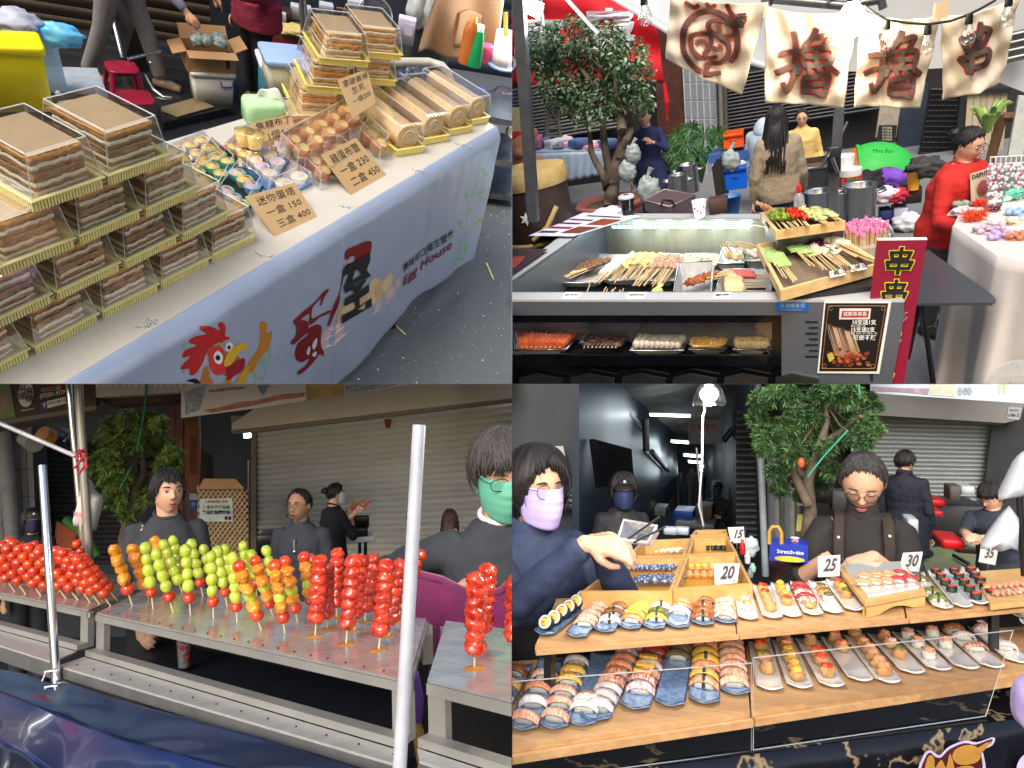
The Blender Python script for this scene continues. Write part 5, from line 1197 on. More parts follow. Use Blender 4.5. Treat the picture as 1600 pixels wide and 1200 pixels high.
bulb('unlit glass bulb in front of the third banner, left one',1386,31);bulb('unlit glass bulb in front of the third banner, right one',1450,39);bulb('unlit glass bulb beside the skewer character on the last banner',1515,22)
bulb('unlit glass bulb at the top by the canopy corner',1005,-8,1.1);bulb('unlit glass bulb at the far upper right corner',1577,-6,1)
a=bp.at(1331,16,.1)
t=thg('light_bulb','glaring lit bulb hanging between the second and third banners','light bulb',a)
pB('glass',MB().lt(N('.02 .03 .04 0 .055 -.04 .045 -.08 .001 -.1'),18),emi('bulb_lit',(1,.86,.62),60))
pB('socket',MB().lt(N('.02 .03 .022 .08 .01 .09'),14),BLK)
lamp('bulb_glow',a+V3(0,-.22,-.04),(1,.72,.38),2.6,.08)
yk=M('yellow_sweater',(214,184,116),.9,var=.06,bump=.4,bsc=150)
prs('cook in a yellow sweater and glasses standing behind the steaming vat',1253,184,27,R(-4),shirt=yk,hair='crop',glasses=1,head=(0,8,0),wristR=(0,-.05,-.5),elbowR=(-.16,.02,-.26),wristL=(.1,-.14,-.52),vox=.012,pants=M('red_trousers',(130,50,54),.9),fat=1.1)
knit=M('cable_knit',(168,150,126),.95,var=.12,scale=60,bump=1,bsc=90)
prs('person with long black hair in a beige cable-knit sweater and jeans',1213,186,41,R(192),shirt=knit,hair='long',head=(-30,4,0),vox=.011,female=1,loose=.03,pants=M('blue_jeans',(42,64,100),.9,var=.2,scale=30),wristL=(.08,-.06,-.53),wristR=(-.1,-.12,-.5),shirt_name='sweater')
prs('person in a light blue hooded top almost hidden behind the long-haired woman',1196,206,36,R(150),shirt=M('light_blue_hood',(168,184,204),.9),hair='bob',vox=.014,female=1,depth=9,hair_mat=M('hood_blue',(180,194,210),.9))
redsw=M('red_sweatshirt',(196,40,34),.85,var=.06,scale=20,bump=.3,bsc=150)
inf=prs('woman in a red sweatshirt bending over the trinket table',1513,226,54,R(38),shirt=redsw,hair='bun',glasses=1,head=(8,16,0),lean=.1,female=1,fat=1.18,loose=.03,elbowL=(.1,-.1,-.26),wristL=(.06,-.34,-.3),elbowR=(-.1,-.06,-.27),wristR=(-.02,-.34,-.34),vox=.008,pants=M('trousers_charcoal',(58,58,60),.9,var=.2))
m=MB();root=inf['root'];sh=inf['sh']
c=V3(-.02,-.185-.1,inf['chest'].z+.03)
m.mat(M('shirt_patch',(214,196,170),.8,var=.1));m.pn([c+V3(-.09,0,-.13),c+V3(.09,0,-.13),c+V3(.09,.03,.08),c+V3(-.09,.03,.08)],.006)
m.mat(INK);m.text('DAPHTY',c+V3(0,.024,.055),(1,0,0),(0,.14,1),.045,bold=.02,lift=.004)
m.mat(M('patch_pink',(180,90,100),.8));m.disc(c+V3(0,0,-.03),.05,14,(1,0,0),(0,.14,1));
part('chest_print',m,None,root)
prs('person in a navy coat far left behind the bonsai branches',1007,182,30,R(-12),shirt=M('navy_coat',(34,44,84),.85),hair='crop',coat_len=.25,elbowL=(.1,-.1,-.2),wristL=(-.02,-.22,-.08),vox=.014)
tp0=VPl((-5,8.2,0),(5,8.2,0))
t=thg('bonsai_tree','many-stemmed small tree with a dense leafy crown in the terracotta pot','tree',tp0.at(955,318))
base=tp0.at(952,322)
m=MB();rt=Rn(11)
stems=[N('952 322 958 290 968 240 972 200 985 160'),N('950 322 945 280 925 240 920 200 900 150'),N('955 322 962 260 975 215 965 170 960 110'),N('958 290 945 230 940 180 925 130 880 80'),N('968 240 985 205 990 170 1000 130'),N('972 205 965 150 940 110 905 90')]
for i,S_ in en(stems):
 pp=[tp0.at(*q_,rt.u(-.15,.25))for q_ in spl(S_,3)];k=len(pp);m.tb(pp,[lp_(.085 if i in(0,2)else.055,.012,j/(k-1))for j in rg(k)],8)
for i in rg(60):
 a=(rt.u(860,1000),rt.u(70,190));b=(a[0]+rt.u(-30,30),a[1]-rt.u(5,35));m.tb([tp0.at(*a,rt.u(-.3,.3)),tp0.at(*b,rt.u(-.3,.3))],[.014,.005],5)
pA('trunk',m,bark)
cl=[]
for x,y,rx,rz,w_ in((850,62,.2,.16,2),(890,55,.3,.18,3),(935,65,.3,.18,3),(975,90,.26,.2,3),(995,120,.2,.2,2),(850,95,.2,.2,3),(895,95,.3,.2,3),(940,110,.3,.22,3.4),(980,145,.24,.2,2.6),(870,130,.24,.2,2.6),(915,145,.28,.2,3),(955,165,.25,.14,2),(880,160,.2,.14,1.8),(1000,160,.16,.14,1.2),(925,180,.22,.1,1)):
 cl.append((tp0.at(x,y,rt.u(-.2,.25)),(rx,.28,rz),w_))
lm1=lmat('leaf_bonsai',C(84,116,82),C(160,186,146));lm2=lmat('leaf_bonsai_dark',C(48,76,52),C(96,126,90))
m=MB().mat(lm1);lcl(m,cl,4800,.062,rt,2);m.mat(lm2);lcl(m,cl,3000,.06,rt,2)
m.v=[tuple(v)for v in m.v];pA('crown',m)
pb=Q.P(958,352,0)
t=thg('terracotta_pot','large round terracotta pot at the foot of the bonsai tree','plant pot',tp0.at(957,346))
ter=M('terracotta',(164,96,84),.6,var=.12,scale=8)
pB('pot',MB().lt(N('.26 -.1 .33 .08 .36 .14 .34 .17 .39 .19 .41 .23 .39 .25 .35 .25 .35 .21 .01 .2'),32),ter)
pB('soil',MB().lt([(.35,.205),(.01,.23)],20),M('soil_green',(90,88,60),.95,var=.3,scale=30,bump=1))
t=thg('draped_table','table draped in pale blue satin with stock on top, left background','table',p.at(890,290,2.2))
sat=M('satin_blue',(172,190,214),.4,var=.12,scale=6,bump=.3)
q4=[p.at(830,240,2.4),p.at(948,236,2.4),p.at(942,272,2.4),p.at(838,292,2.4)]
def dt(u,v):
 q_=q4[0].lerp(q4[1],u).lerp(q4[3].lerp(q4[2],u),v);return q_+V3(0,-.06*abs(sin(u*26))*v,0)
pA('drape',MB().tk(dt,90,8,.01,off=(0,-1,0)),sat)
pA('tabletop',MB().pn([q4[0],q4[1],q4[1]+V3(0,.8,0),q4[0]+V3(0,.8,0)][::-1],.02),sat)
rs=Rn(3);cols=[(210,200,200),(200,120,160),(226,206,80),(90,120,170),(180,60,60),(220,220,225),(130,130,150),(230,160,180)]
for i in rg(20):
 x=836+i*6+rs.u(-3,3);a=p.at(x,238-rs.u(0,9),2.3-rs.u(0,.4));w_,h_=rs.u(.12,.26),rs.u(.06,.16);m=MB();
 if i%2:m.rb((0,0,h_/2),(w_,.18,h_),.01)
 else:crm(m,(0,0,h_/2),w_*.5,(1,.8,.6),i)
 sgl('stock_pack',m,M('stock%d'%(i%8),C(*cols[i%8]),.5,var=.25,scale=9),'small packed goods on the satin-draped table, number %s from the left'%(ORD[i]if i<12 else ORD[i-12]+' after the middle'),'goods','goods heaped on the satin table',loc=a,yaw=rs.u(-1,1))
m=MB();p.pn(m,N('795 168 822 170 824 222 795 225'),.05,2.4);m.mats=[M('yellow_poster',(226,190,60),.6,var=.5,scale=7,col2=(226,226,220))]
sgl('wall_poster',m,None,'yellow and white poster at the left edge behind the dark post','poster',at=p.at(810,222,2.4))
fur=M('bear_fur',(186,128,96),.95,var=.15,scale=60,bump=1,bsc=120)
t=thg('teddy_bear','tan plush bear with a red cap sitting at the left edge','toy',p.at(822,300,4))
c=p.at(822,270,4)
m=MB()
for cx,cy,cz,r_,sq in((0,0,0,.22,(1,.8,1.1)),(.02,-.05,.3,.16,(1,.9,.9)),(-.12,0,.42,.06,(1,.6,1)),(.16,0,.42,.06,(1,.6,1)),(.2,-.12,.05,.09,(1,1,1.5)),(-.12,-.2,-.2,.11,(1,1.4,1)),(.16,-.2,-.2,.11,(1,1.4,1)),(.02,-.2,.26,.07,(1,.7,.8))):
 m.bl(c+V3(cx,cy,cz),r_,16,12,sq)
pA('body',m,fur)
pA('cap',MB().bl(c+V3(-.05,-.02,.42),.12,14,8,(1.2,1,.4)),M('red_felt',(170,30,40),.9))
m=MB();crm(m,tuple(c+V3(.1,-.25,-.15)),.1,(1,.7,1.2),4);pA('scarf',m,M('red_felt'))
bc=VPl((-5,5,0),(5,5,0));c=bc.at(842,372)
t=thg('barrel_stand','dark brown barrel-shaped stand with gold bands and a white star','barrel',c)
bw=M('barrel_brown',(52,34,30),.45,var=.2,scale=8,sr=(8,8,1));gold=M('barrel_gold',(176,148,92),.6)
r0=.28
pB('staves',MB().lt([(r0*.9,-.1),(r0*1.02,.15),(r0*.96,.42),(r0*.9,.5)],30),bw)
for z_,h_ in((0,.03),(.4,.12)):
 pB('band',MB().lt([(r0*1,z_),(r0*1.05,z_+h_*.5),(r0*.97,z_+h_)],30),gold)
m=MB();st=[(sin(PI*k/6)*(.05 if k%2==0 else.024),cos(PI*k/6)*(.05 if k%2==0 else.024))for k in rg(12)]
m.add([(.03,-r0*1.07,.22)]+[(.03+a_,-r0*1.06,.22+b_)for a_,b_ in st],[(0,k+1,(k+1)%12+1)for k in rg(12)]);pB('star',m,WHT)
pB('gold_trim',MB().tb([(.05,-.29,.06),(.16,-.26,.14),(.23,-.19,.26)],.018,6),gold)
def shrub(label,pts,n,size,lm,elong=2,off=2.5,whorl=0):
 c=[p.at(x,y,off+rs.u(-.2,.2))for x,y,_ in pts];t=thg('shrub',label,'plant',p.at(pts[0][0],max(q_[1]for q_ in pts)+15,off));m=MB();lcl(m,[(c_,(q_[2],q_[2]*.8,q_[2]*.8),q_[2])for c_,q_ in zip(c,pts)],n,size,rs,elong,whorl);pA('foliage',m,lm);m=MB();b_=p.at(pts[0][0],max(q_[1]for q_ in pts)+22,off)
 for c_ in c:m.tb([b_,(b_+c_)/2+V3(0,.05,.05),c_],[.02,.014,.006],5)
 pA('stem',m,bark)
lmb=lmat('leaf_bush',C(36,74,36),C(74,118,62))
shrub('bushy green plant with rounded leaves left of the steel pots',[(1005,262,.2),(1025,258,.2),(1042,268,.2),(1015,280,.2),(1035,288,.18)],900,.1,lmb)
t=thg('philodendron','big philodendron with deeply fingered leaves before the tiled pillar','plant',p.at(1095,290,2.6))
bs_=p.at(1096,285,2.6);lph=lmat('leaf_philo',C(44,92,50),C(92,140,84))
for i,(x,y,s_)in en(((1100,215,1.2),(1075,222,1.1),(1118,225,1),(1055,235,1),(1090,240,.9),(1108,245,.8),(1040,222,.8),(1066,250,.8),(1122,208,.9),(1080,200,.9),(1060,212,.8))):
 c=p.at(x,y,2.8);m=MB().tb([bs_,(bs_+c)/2+zv(.12),c],[.016,.012,.008],5);ax=(c-bs_).normalized()
 for k in rg(15):
  an=R(-150+300*k/14);d=V3(sin(an),-.35+rs.u(-.2,.2),cos(an)*.8).normalized();L=.2*s_*rs.u(.75,1.1);sd=d.cross(V3(0,1,0)).normalized()*.014;e=c+d*L-zv(.03);m.add([c,c+d*L*.5+sd,e,c+d*L*.5-sd],[(0,1,2,3)],0)
 pA('leaf',m,lph)
def pot(label,cx,ytop,ybot,wpx,off=None,z=None,mat_=STL,handles=1,liquid=None,lid=0,name='stock_pot',cat='pot',plane=None,base=None):
 pl=plane or p;a=pl.at(cx,ybot,off or 0);sc_=Q.scale(a);r_=wpx/sc_/2;h=Q.ztop(a,ytop);t=thg(name,label,cat,a);pB('vessel',MB().lt([(r_*.96,0),(r_,.02),(r_,h),(r_*1.05,h+.01),(r_*1.05,h+.015),(r_*.97,h),(r_*.95,h*.3),(.01,h*.3)],28),mat_)
 if handles:
  for s_ in(-1,1):pB('handle',MB().tb([(s_*r_,-.04,h*.8),(s_*(r_+.06),-.05,h*.85),(s_*(r_+.06),.05,h*.85),(s_*r_,.04,h*.8)],.012,6),mat_)
 if liquid:pB('liquid',MB().lt([(r_*.95,h*.82),(.001,h*.82)],24,close=0),liquid)
 return t
pp3=VPl((-5,9,0),(5,9,0));pp4=VPl((-5,7.6,0),(5,7.6,0));pp5=VPl((-5,6.8,0),(5,6.8,0))
pot('tall steel stock pot between the shrub and the black boards',1076,258,300,34,plane=pp3)
pot('shorter steel pot in front of the shrub',1062,274,312,30,plane=pp4)
t=thg('display_board','black framed boards leaning beside the blue crate','board',pp4.at(1120,310))
for k in rg(3):m=MB();pp4.pn(m,[(1112+k*5,262-k*4),(1122+k*5,246-k*2),(1132+k*4,310),(1120+k*3,318)],.02,-.05*k+.1);pA('board_panel',m,M('board_black',(36,34,34),.6))
def crate(label,x0,x1,yt,yb,col,pl,name='plastic_crate',depth=.3,fill=None):
 a,b=pl.at(x0,yb),pl.at(x1,yb);w_=(b-a).length;h=Q.ztop(a,yt);c=(a+b)/2;t=thg(name,label,'crate',(c.x,c.y,c.z));mm=M(name+str(col),C(*col),.4,var=.08);m=MB();th=.015;m.box((0,depth/2,.01),(w_*.92,depth*.92,.02))
 for cc,d in(((0,0,h/2),(w_,th,h)),((0,depth,h/2),(w_,th,h)),((-w_/2,depth/2,h/2),(th,depth,h)),((w_/2,depth/2,h/2),(th,depth,h))):m.box(cc,d)
 pB('tub',m,mm);m=MB().rb((0,-.008,h-.02),(w_*1.06,.03,.04),.01);m.box((0,-.012,h*.6),(w_*.3,.012,.02));pB('rim',m,mm)
 if fill:m=MB();[crm(m,(rs.u(-w_/3,w_/3),depth/2,h),w_*.22,(1,.8,.7),k)for k in rg(3)];pB('contents',m,fill)
 return t
film=M('clear_film',(200,206,214),.25,var=.15)
crate('blue plastic crate of wrapped goods beside the black boards',1133,1166,262,296,(10,90,200),pp4,fill=film)
crate('orange crate on the shelf behind the wrapped goods',1132,1161,209,231,(226,84,24),pp3)
m=MB();a=pp3.at(1148,244);m.box((a.x,a.y+.2,a.z),(.6,.4,.1));m.mats=[M('shelf_blue',(60,90,160),.5)];sgl('storage_shelf',m,None,'low blue shelf carrying the orange crate','shelf',at=a)
for i,(x,y,s_,lab)in en(((982,268,.1,'large white carrier bag left of the shrub'),(990,240,.09,'small white bag tied with a red knot by the navy coat'),(1142,252,.1,'clear plastic bundle above the blue crate'),(1015,300,.13,'white padded bundle behind the black drink cup'))):
 m=MB();crm(m,(0,0,s_*.8),s_,(.9,.6,1.05),50+i,.3,3);m.tb([(0,0,s_*1.5),(.01,0,s_*2),(.05,0,s_*2.5)],[s_*.5,s_*.12,s_*.25],8);sgl('carrier_bag',m,M('bag_pale',(150,160,162),.35,var=.3),lab,'bag',loc=pp4.at(x,y+12))
vat=VPl((-5,7.4,0),(5,7.4,0))
def sbox(label,name,cat,x0,x1,yt,yb,pl,depth,mat_,open_=0):
 a,b=pl.at(x0,yb),pl.at(x1,yb);w_=(b-a).length;h=Q.ztop(a,yt);c=(a+b)/2;t=thg(name,label,cat,c);m=MB()
 if open_:
  m.box((0,depth/2,.01),(w_,depth,.02))
  for cc,d in(((0,0,h/2),(w_,.015,h)),((0,depth,h/2),(w_,.015,h)),((-w_/2,depth/2,h/2),(.015,depth,h)),((w_/2,depth/2,h/2),(.015,depth,h))):m.box(cc,d)
 else:m.rb((0,depth/2,h/2),(w_,depth,h),.01)
 pB('casing',m,mat_);return t,w_,h
t,w_,h=sbox('square steel cooking vat with an open lid beside the post','cooking_vat','vat',1248,1296,262,300,vat,.5,STD,1)
pB('rim',MB().tb([(-w_/2-.02,-.02,h),(w_/2+.02,-.02,h),(w_/2+.02,.52,h)],.018,6),STL)
pB('broth',MB().box((0,.25,h*.75),(w_*.94,.46,.01)),M('broth',(120,84,50),.15,var=.2))
m=MB().tb([(.1,.1,h*.8),(.3,.15,h+.35)],.012,6);m.tb([(-.2,.1,h*.8),(-.42,-.1,h+.35)],.014,6);pB('ladle',m,STL)
pot('steel stock pot of dark broth below the vat',1277,300,345,46,plane=pp5,liquid=M('broth'))
pot('small steel pot wedged between the post and the big pot',1312,302,345,28,plane=pp5)
pot('large steel stock pot at the right of the post',1342,290,350,54,plane=pp5)
t=thg('sauce_tub','white tub with red lettering standing on the pots by the post','tub',pp5.at(1328,292,-.3))
for k,(x,y,z_)in en(((0,0,0),(-.05,.12,.1))):
 pB('tub_body',MB().lt([(.09,z_),(.1,z_+.16),(.1,z_+.17),(.01,z_+.18)],20,(x,y,0)),WHT)
m=MB().mat(M('label_red',(200,30,40),.5));m.tb([(0,0,.02),(0,0,.11)],.104,24,cap=0);m.mat(M('label_green',(70,140,60),.5));m.text('UBE',(0,-.11,.065),(1,0,0),(0,0,1),.09,bold=.03);pB('label_band',m)
tn=VPl((-5,10,0),(5,10,0));c=tn.at(1362,294)
t=thg('dome_tent','green and orange dome tent with a grey door panel','tent',c)
rx=76/Q.scale(c);hz2=Q.ztop(c,222)
def tf(u,v,k=1):
 a=PI*u;b=PI*.5*v;q_=V3(-cos(a)*rx*k,-cos(b)*rx*.8*sin(a),sin(a)*hz2*(.35+.65*sin(b))*k);return q_
gt=M('tent_green',(52,178,74),.6,var=.08);ot=M('tent_orange',(198,92,30),.6);dg=M('tent_door',(96,96,108),.7)
m=MB().mat(gt);m.sh(lambda u,v:tf(.4+.52*u,v),20,10);pB('green_panel',m)
m=MB().mat(ot);m.sh(lambda u,v:tf(0+.4*u,v),12,10);pB('orange_panel',m)
m=MB().mat(dg);m.sh(lambda u,v:V3(rx*(-.42+1.12*u),-rx*.86*sin(PI*(.22+.6*u))-.02,v*hz2*.62*sin(PI*(.08+.84*u))**.7),16,8);pB('door_panel',m)
m=MB().tb([tf(.4,v/10,1.01)for v in rg(11)],.025,6);m.mats=[gt];pB('seam',m)
m=MB();tn.text(m,'Mira Bao',(1380,236),9,0,off=rx*.72);pA('logo',m,INK)
heap=[(1352,286,.2,(30,30,36),'black folded cloth beside the white sauce tub'),(1392,282,.24,(112,66,176),'crumpled purple blanket in front of the tent'),(1378,304,.17,(226,210,222),'heap of pale garments below the purple blanket'),(1402,304,.13,(190,40,70),'red patterned garment at the end of the clothes heap'),(1366,302,.12,(200,190,226),'pale lilac garment on the clothes heap'),(1418,348,.18,(206,212,222),'clear packet lying on the pavement by the clothes table'),(1444,264,.2,(60,60,62),'dark cushion-like bundle behind the woman in red')]
for i,(x,y,s_,c_,lab)in en(heap):
 s_*=.6;m=MB();crm(m,(0,0,s_*.4),s_,(1.2,.7,.75),70+i,.5,2.6);sgl('garment',m,M('garm%d'%i,C(*c_),.8,var=.25,scale=9),lab,'cloth',loc=(pp4 if i!=1 else pp3).at(x,y+6))
t,w_,h=sbox('low black table carrying the heap of clothes','clothes_table','table',1352,1412,312,318,pp4,.4,M('table_black',(28,28,30),.5))
for x_ in(-.4,.4):pB('leg',MB().box((x_*w_,.2,-.2),(.03,.03,.4)),BLK)
sbox('dark carton with a yellow cup on top behind the woman in red','carton','cardboard box',1412,1440,294,318,pp4,.3,M('carton_dark',(60,50,46),.8))
sbox('white and blue box standing under the clothes table','stock_box','box',1396,1418,326,350,pp4,.2,M('box_pale_blue',(180,180,206),.5,var=.2,scale=4))
sbox('blue box lying under the clothes table','stock_box','box',1376,1394,330,350,pp4,.2,M('box_navy',(46,56,110),.5))
sbox('big brown carton on the ground under the trinket table','carton','cardboard box',1470,1510,360,398,pp5,.3,M('carton_olive',(104,84,54),.8))
a=pp4.at(1427,296);t=thg('paper_cup','yellow paper cup standing on the dark carton','cup',a)
pB('cup',MB().lt(N('.045 0 .065 .17 .068 .17 .06 .165'),18),M('cup_yellow',(236,170,50),.5))
t=thg('trinket_table','table under a greyish white sheet holding hair ornaments, right edge','table',Q.P(1560,500,.4))
zt=.95
a=[Q.P(1490,352,zt),Q.P(1560,400,zt),Q.P(1680,430,zt),Q.P(1700,300,zt),Q.P(1520,290,zt)]
lo=[Q.P(1478,404,.35),Q.P(1540,520,.15),Q.P(1610,580,.1)]
shm=M('sheet_white',(206,198,194),.8,var=.04,bump=.2)
pA('sheet_top',MB().pz(a,zt-.02,zt),shm)
def sk(u,v):
 k=u*2;top=a[0].lerp(a[1],k)if k<=1 else a[1].lerp(a[2],k-1);d=V3(-.12,-.16,0)*v;return V3(top.x,top.y,0)+d*(.6+.4*sin(u*14))+V3(0,.02*sin(u*40)*v,zt-v*(zt-.12+.08*sin(u*5)))
pA('sheet_drape',MB().tk(sk,60,14,.006),shm)
goods=[((226,84,40),1522,345,.075),((128,214,190),1580,312,.1),((220,60,34),1530,322,.045),((206,190,196),1498,335,.06),((196,170,186),1545,362,.07),((180,160,206),1568,372,.06),((190,120,90),1592,374,.05),((210,210,216),1565,350,.06),((150,180,214),1590,335,.05),((140,150,130),1505,322,.05),((226,214,220),1515,305,.05),((120,70,80),1550,330,.04),((214,196,170),1580,350,.05),((200,226,220),1560,318,.05)]
nm=['orange feathery hair tie hanging over the sheet edge','mint green feather scrunchie on the trinket table','small red-orange pompom beside the mint scrunchie','pale pink bead packet near the woman’s hands','pink beaded ring below the pompom','lilac ribbon packet with a yellow button','brown and orange bow at the right edge','white lace headband on the sheet','pale blue hair clip card at the right edge','olive and pink bracelet bundle under the red sleeve','pale rosy packet held over the table','dark cherry bead cluster','cream ribbon card by the mint scrunchie','pale aqua bead string behind the pompom']
for i,(c_,x,y,s_)in en(goods):
 b=Q.P(x,y,zt);m=MB();r_=Rn(i);mm=M('trinket%d'%i,C(*c_),.6,var=.25,scale=30)
 if i in(0,1,2):
  for k in rg(420):
   d=V3(r_.gauss(0,1),r_.gauss(0,1),r_.gauss(0,.6)).normalized();q_=V3(cos(k)*s_*.5,sin(k)*s_*.4,s_*.45);e=q_+d*s_*r_.u(.35,.75);m.tb([q_,(q_+e)/2,e],[.0022,.0018,.0006],3,cap=0)
  m.bl((0,0,s_*.4),s_*.55,12,8,(1.1,.9,.6),jit=.3)
 else:
  for k in rg(16):m.bl((r_.u(-s_,s_),r_.u(-s_*.6,s_*.6),.012+r_.u(0,.02)),r_.u(.008,.02),8,6,(1,1,.8))
  m.box((0,0,.004),(s_*1.8,s_*1.2,.006),yaw=r_.u(-1,1))
 sgl('hair_ornament',m,mm,nm[i],'hair ornament','hair ornaments laid out on the white sheet',loc=b)
t=thg('wire_rack','white wire display rack full of beaded hair ornaments','rack',Q.P(1570,300,zt))
rk=VPl(Q.P(1545,318,zt),Q.P(1640,300,zt));wm=M('wire_white',(226,226,226),.4)
for k in rg(13):
 x=1548+k*8;pA('wire',MB().tb([rk.at(x-6,340),rk.at(x,244)],.004,5),wm)
for k in rg(9):
 y=246+k*11;pA('wire',MB().tb([rk.at(1548-k*.6,y),rk.at(1650,y-6)],.004,5),wm)
r_=Rn(8);cl_=[(196,220,214),(220,190,200),(226,226,232),(160,200,190),(190,110,130)]
for j in rg(5):
 m=MB()
 for k in rg(90):
  q_=rk.at(r_.u(1543,1640),r_.choice((262,275,290,305,322,335))+r_.u(-5,5),.03);m.bl(q_,r_.u(.007,.014),6,4)
 pA('bead_ornaments',m,M('bead%d'%j,C(*cl_[j]),.3,var=.2),kind='stuff')
t=thg('side_table','black folding side table sticking out behind the red sign','table',Q.P(1480,600,0).xy.to_3d())
zs=.8
m=MB();slab(m,N('1436 396 1450 390 1552 462 1556 469 1550 473 1420 474'),zs,.014);pA('tabletop',m,M('table_slate',(62,68,76),.35,var=.1,scale=60))
tl=Q.P(1442,476,zs-.02)
for a_,b_ in(((1441,476),(1461,620)),((1437,470),(1418,560))):
 A_=Q.P(*a_,zs-.02);B_=VPl(A_,A_+V3(1,0,0)).at(*b_);pA('leg',MB().tb([A_,B_],.014,6),BLK)
A_=Q.P(1372,470,1);sp=VPl(V3(Q.P(1413,468,T).x+0,Q.P(1413,468,T).y+.03,0),V3(Q.P(1413,468,T).x+1,Q.P(1413,468,T).y+.03,0))
t=thg('sign_board','tall dark red sign board with black characters edged in yellow','sign',sp.at(1395,600))
m=MB();sp.pn(m,N('1371 375 1449 374 1406 640 1340 640'),.02);pA('board',m,M('sign_red',(136,20,52),.5,var=.05))
ylw=M('sign_yellow',(222,206,60),.5)
CH_=[N('-.3 .3 .3 .3 .24 .06 -.24 .06 -.3 .3'),N('-.38 -.06 .38 -.06 .32 -.3 -.32 -.3 -.38 -.06'),[(0,.46),(0,-.48)]]
HANG=[[(-.4,.3),(.4,.3)],N('0 .48 -.05 .15 -.4 -.02'),[(.02,.2),(.4,-.02)],N('-.3 -.1 .34 -.1 .26 -.45'),N('.02 .02 -.1 -.3 -.35 -.48')]
for S_,cx,cy,s_ in((CH_,1406,407,50),(CH_,1398,456,46),(HANG,1387,532,42),(CH_,1378,584,42)):
 m=MB()
 for mm_,w_,of_ in((ylw,.095,.004),(INK,.06,.008)):
  m.mat(mm_)
  for q_ in S_:
   for(x0,y0),(x1,y1)in zip(q_,q_[1:]):
    of_+=.00015;l_=hypot(x1-x0,y1-y0);ux,uy=(x1-x0)/l_,(y1-y0)/l_;e=w_*.9;c4_=[(x0-ux*e+uy*w_,y0-uy*e-ux*w_),(x1+ux*e+uy*w_,y1+uy*e-ux*w_),(x1+ux*e-uy*w_,y1+uy*e+ux*w_),(x0-ux*e-uy*w_,y0-uy*e+ux*w_)];sp.pn(m,[(cx+(a_+b_*.14)*s_,cy-b_*.82*s_)for a_,b_ in c4_],.0008,of_)
 pA('character',m)
m=MB().mat(M('sign_pink',(200,120,120),.5));m.tb([sp.at(1418,488,.004),sp.at(1410,492,.004),sp.at(1417,496,.004),sp.at(1409,503,.004)],.004,5);pA('steam_mark',m)
m=MB().mat(WHT);sp.pn(m,N('1371 374 1449 373 1449 375 1371 376'),.02,.001);pA('edge_trim',m)
FA,FB=Q.P(770,468,T),Q.P(1413,468,T);fp=VPl(FA,FB)
brush=M('brushed_steel',(196,198,202),.34,.25,var=.06,scale=5,sr=(1,30,30))
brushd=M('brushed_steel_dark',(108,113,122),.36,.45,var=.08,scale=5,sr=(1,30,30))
t=thg('display_fridge','stainless steel refrigerated counter with an open well and a front window','counter',Q.P(1100,600,0))
WELL=N('778 456 943 341 1288 343 1290 455')
rim_o=N('740 468.2 925 333 1300 335 1350 420 1413 468.2')
wl=[Q.P(*q_,T)for q_ in WELL];ro_=[Q.P(*q_,T)for q_ in rim_o]
def strip(a,b,c,d,nm='rim',mt=brush,th=.012):
 m=MB().pn([a,b,c,d]if(b-a).cross(c-a).z>0 else[d,c,b,a],th);pA(nm,m,mt)
strip(ro_[0],ro_[4],wl[3],wl[0]);strip(ro_[1],wl[1],wl[2],ro_[2]);strip(wl[3],ro_[4],ro_[3],ro_[2]);strip(wl[3],ro_[2],wl[2],wl[2]+V3(0,.001,0))
strip(ro_[0],wl[0],wl[1],ro_[1])
D_=.27;dz=zv(-D_);wd=[q_+dz for q_ in wl]
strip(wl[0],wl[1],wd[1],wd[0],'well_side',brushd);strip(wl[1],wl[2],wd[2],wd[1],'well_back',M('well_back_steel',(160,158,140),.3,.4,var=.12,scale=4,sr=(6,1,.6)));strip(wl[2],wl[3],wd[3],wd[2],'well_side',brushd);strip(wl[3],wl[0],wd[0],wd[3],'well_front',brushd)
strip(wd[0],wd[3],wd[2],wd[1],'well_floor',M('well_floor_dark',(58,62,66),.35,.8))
m=MB();hp_=VPl(wl[1]+V3(0,.02,0),wl[2]+V3(0,.02,0))
lp=VPl(wl[1]+V3(0,-.03,0),wl[2]+V3(0,-.03,0))
led=emi('led_cool',(.72,.95,1),14)
for k in rg(26):
 a=lp.at(960+k*8,354.5);pA('led',MB().bl(a,.0085,8,6,(1.5,.5,1)),led)
m=MB();a,b=lp.at(956,354.5,-.012),lp.at(1166,354.5,-.012);m.tb([a,b],.011,4,up=(0,1,1));pA('led_bar',m,M('led_bar',(150,200,205),.3,emit=.6))
m=MB();
for k in rg(30):m.bl(lp.at(985+k*6,347.5),.0025,5,4)
pA('rivets',m,STL,kind='stuff')
pA('cable',MB().tb([lp.at(1166,354),lp.at(1180,352),lp.at(1200,356)],.004,6),WHT)
for k in rg(5):lamp('led_glow',lp.at(980+k*42,360,.05),(.75,.95,1),.55,.03)
WX0,WX1,WY0,WY1=788,1206,504,556
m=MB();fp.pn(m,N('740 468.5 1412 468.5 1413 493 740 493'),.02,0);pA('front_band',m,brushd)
blk=M('black_gloss',(10,11,16),.15,coat=.3)
for q_ in([(740,493),(1221,493),(1221,WY0),(740,WY0)],[(740,WY1),(1221,WY1),(1221,572),(740,572)],[(1206,WY0),(1221,WY0),(1221,WY1),(1206,WY1)]):m=MB();fp.pn(m,q_,.02,.004);pA('window_frame',m,blk)
m=MB();fp.pn(m,N('1221 493 1413 493 1386 640 1221 640'),.02,0);pA('side_cladding',m,brushd)
m=MB();fp.pn(m,N('740 572 1221 572 1221 640 740 640'),.02,-.02);pA('lower_front',m,blk)
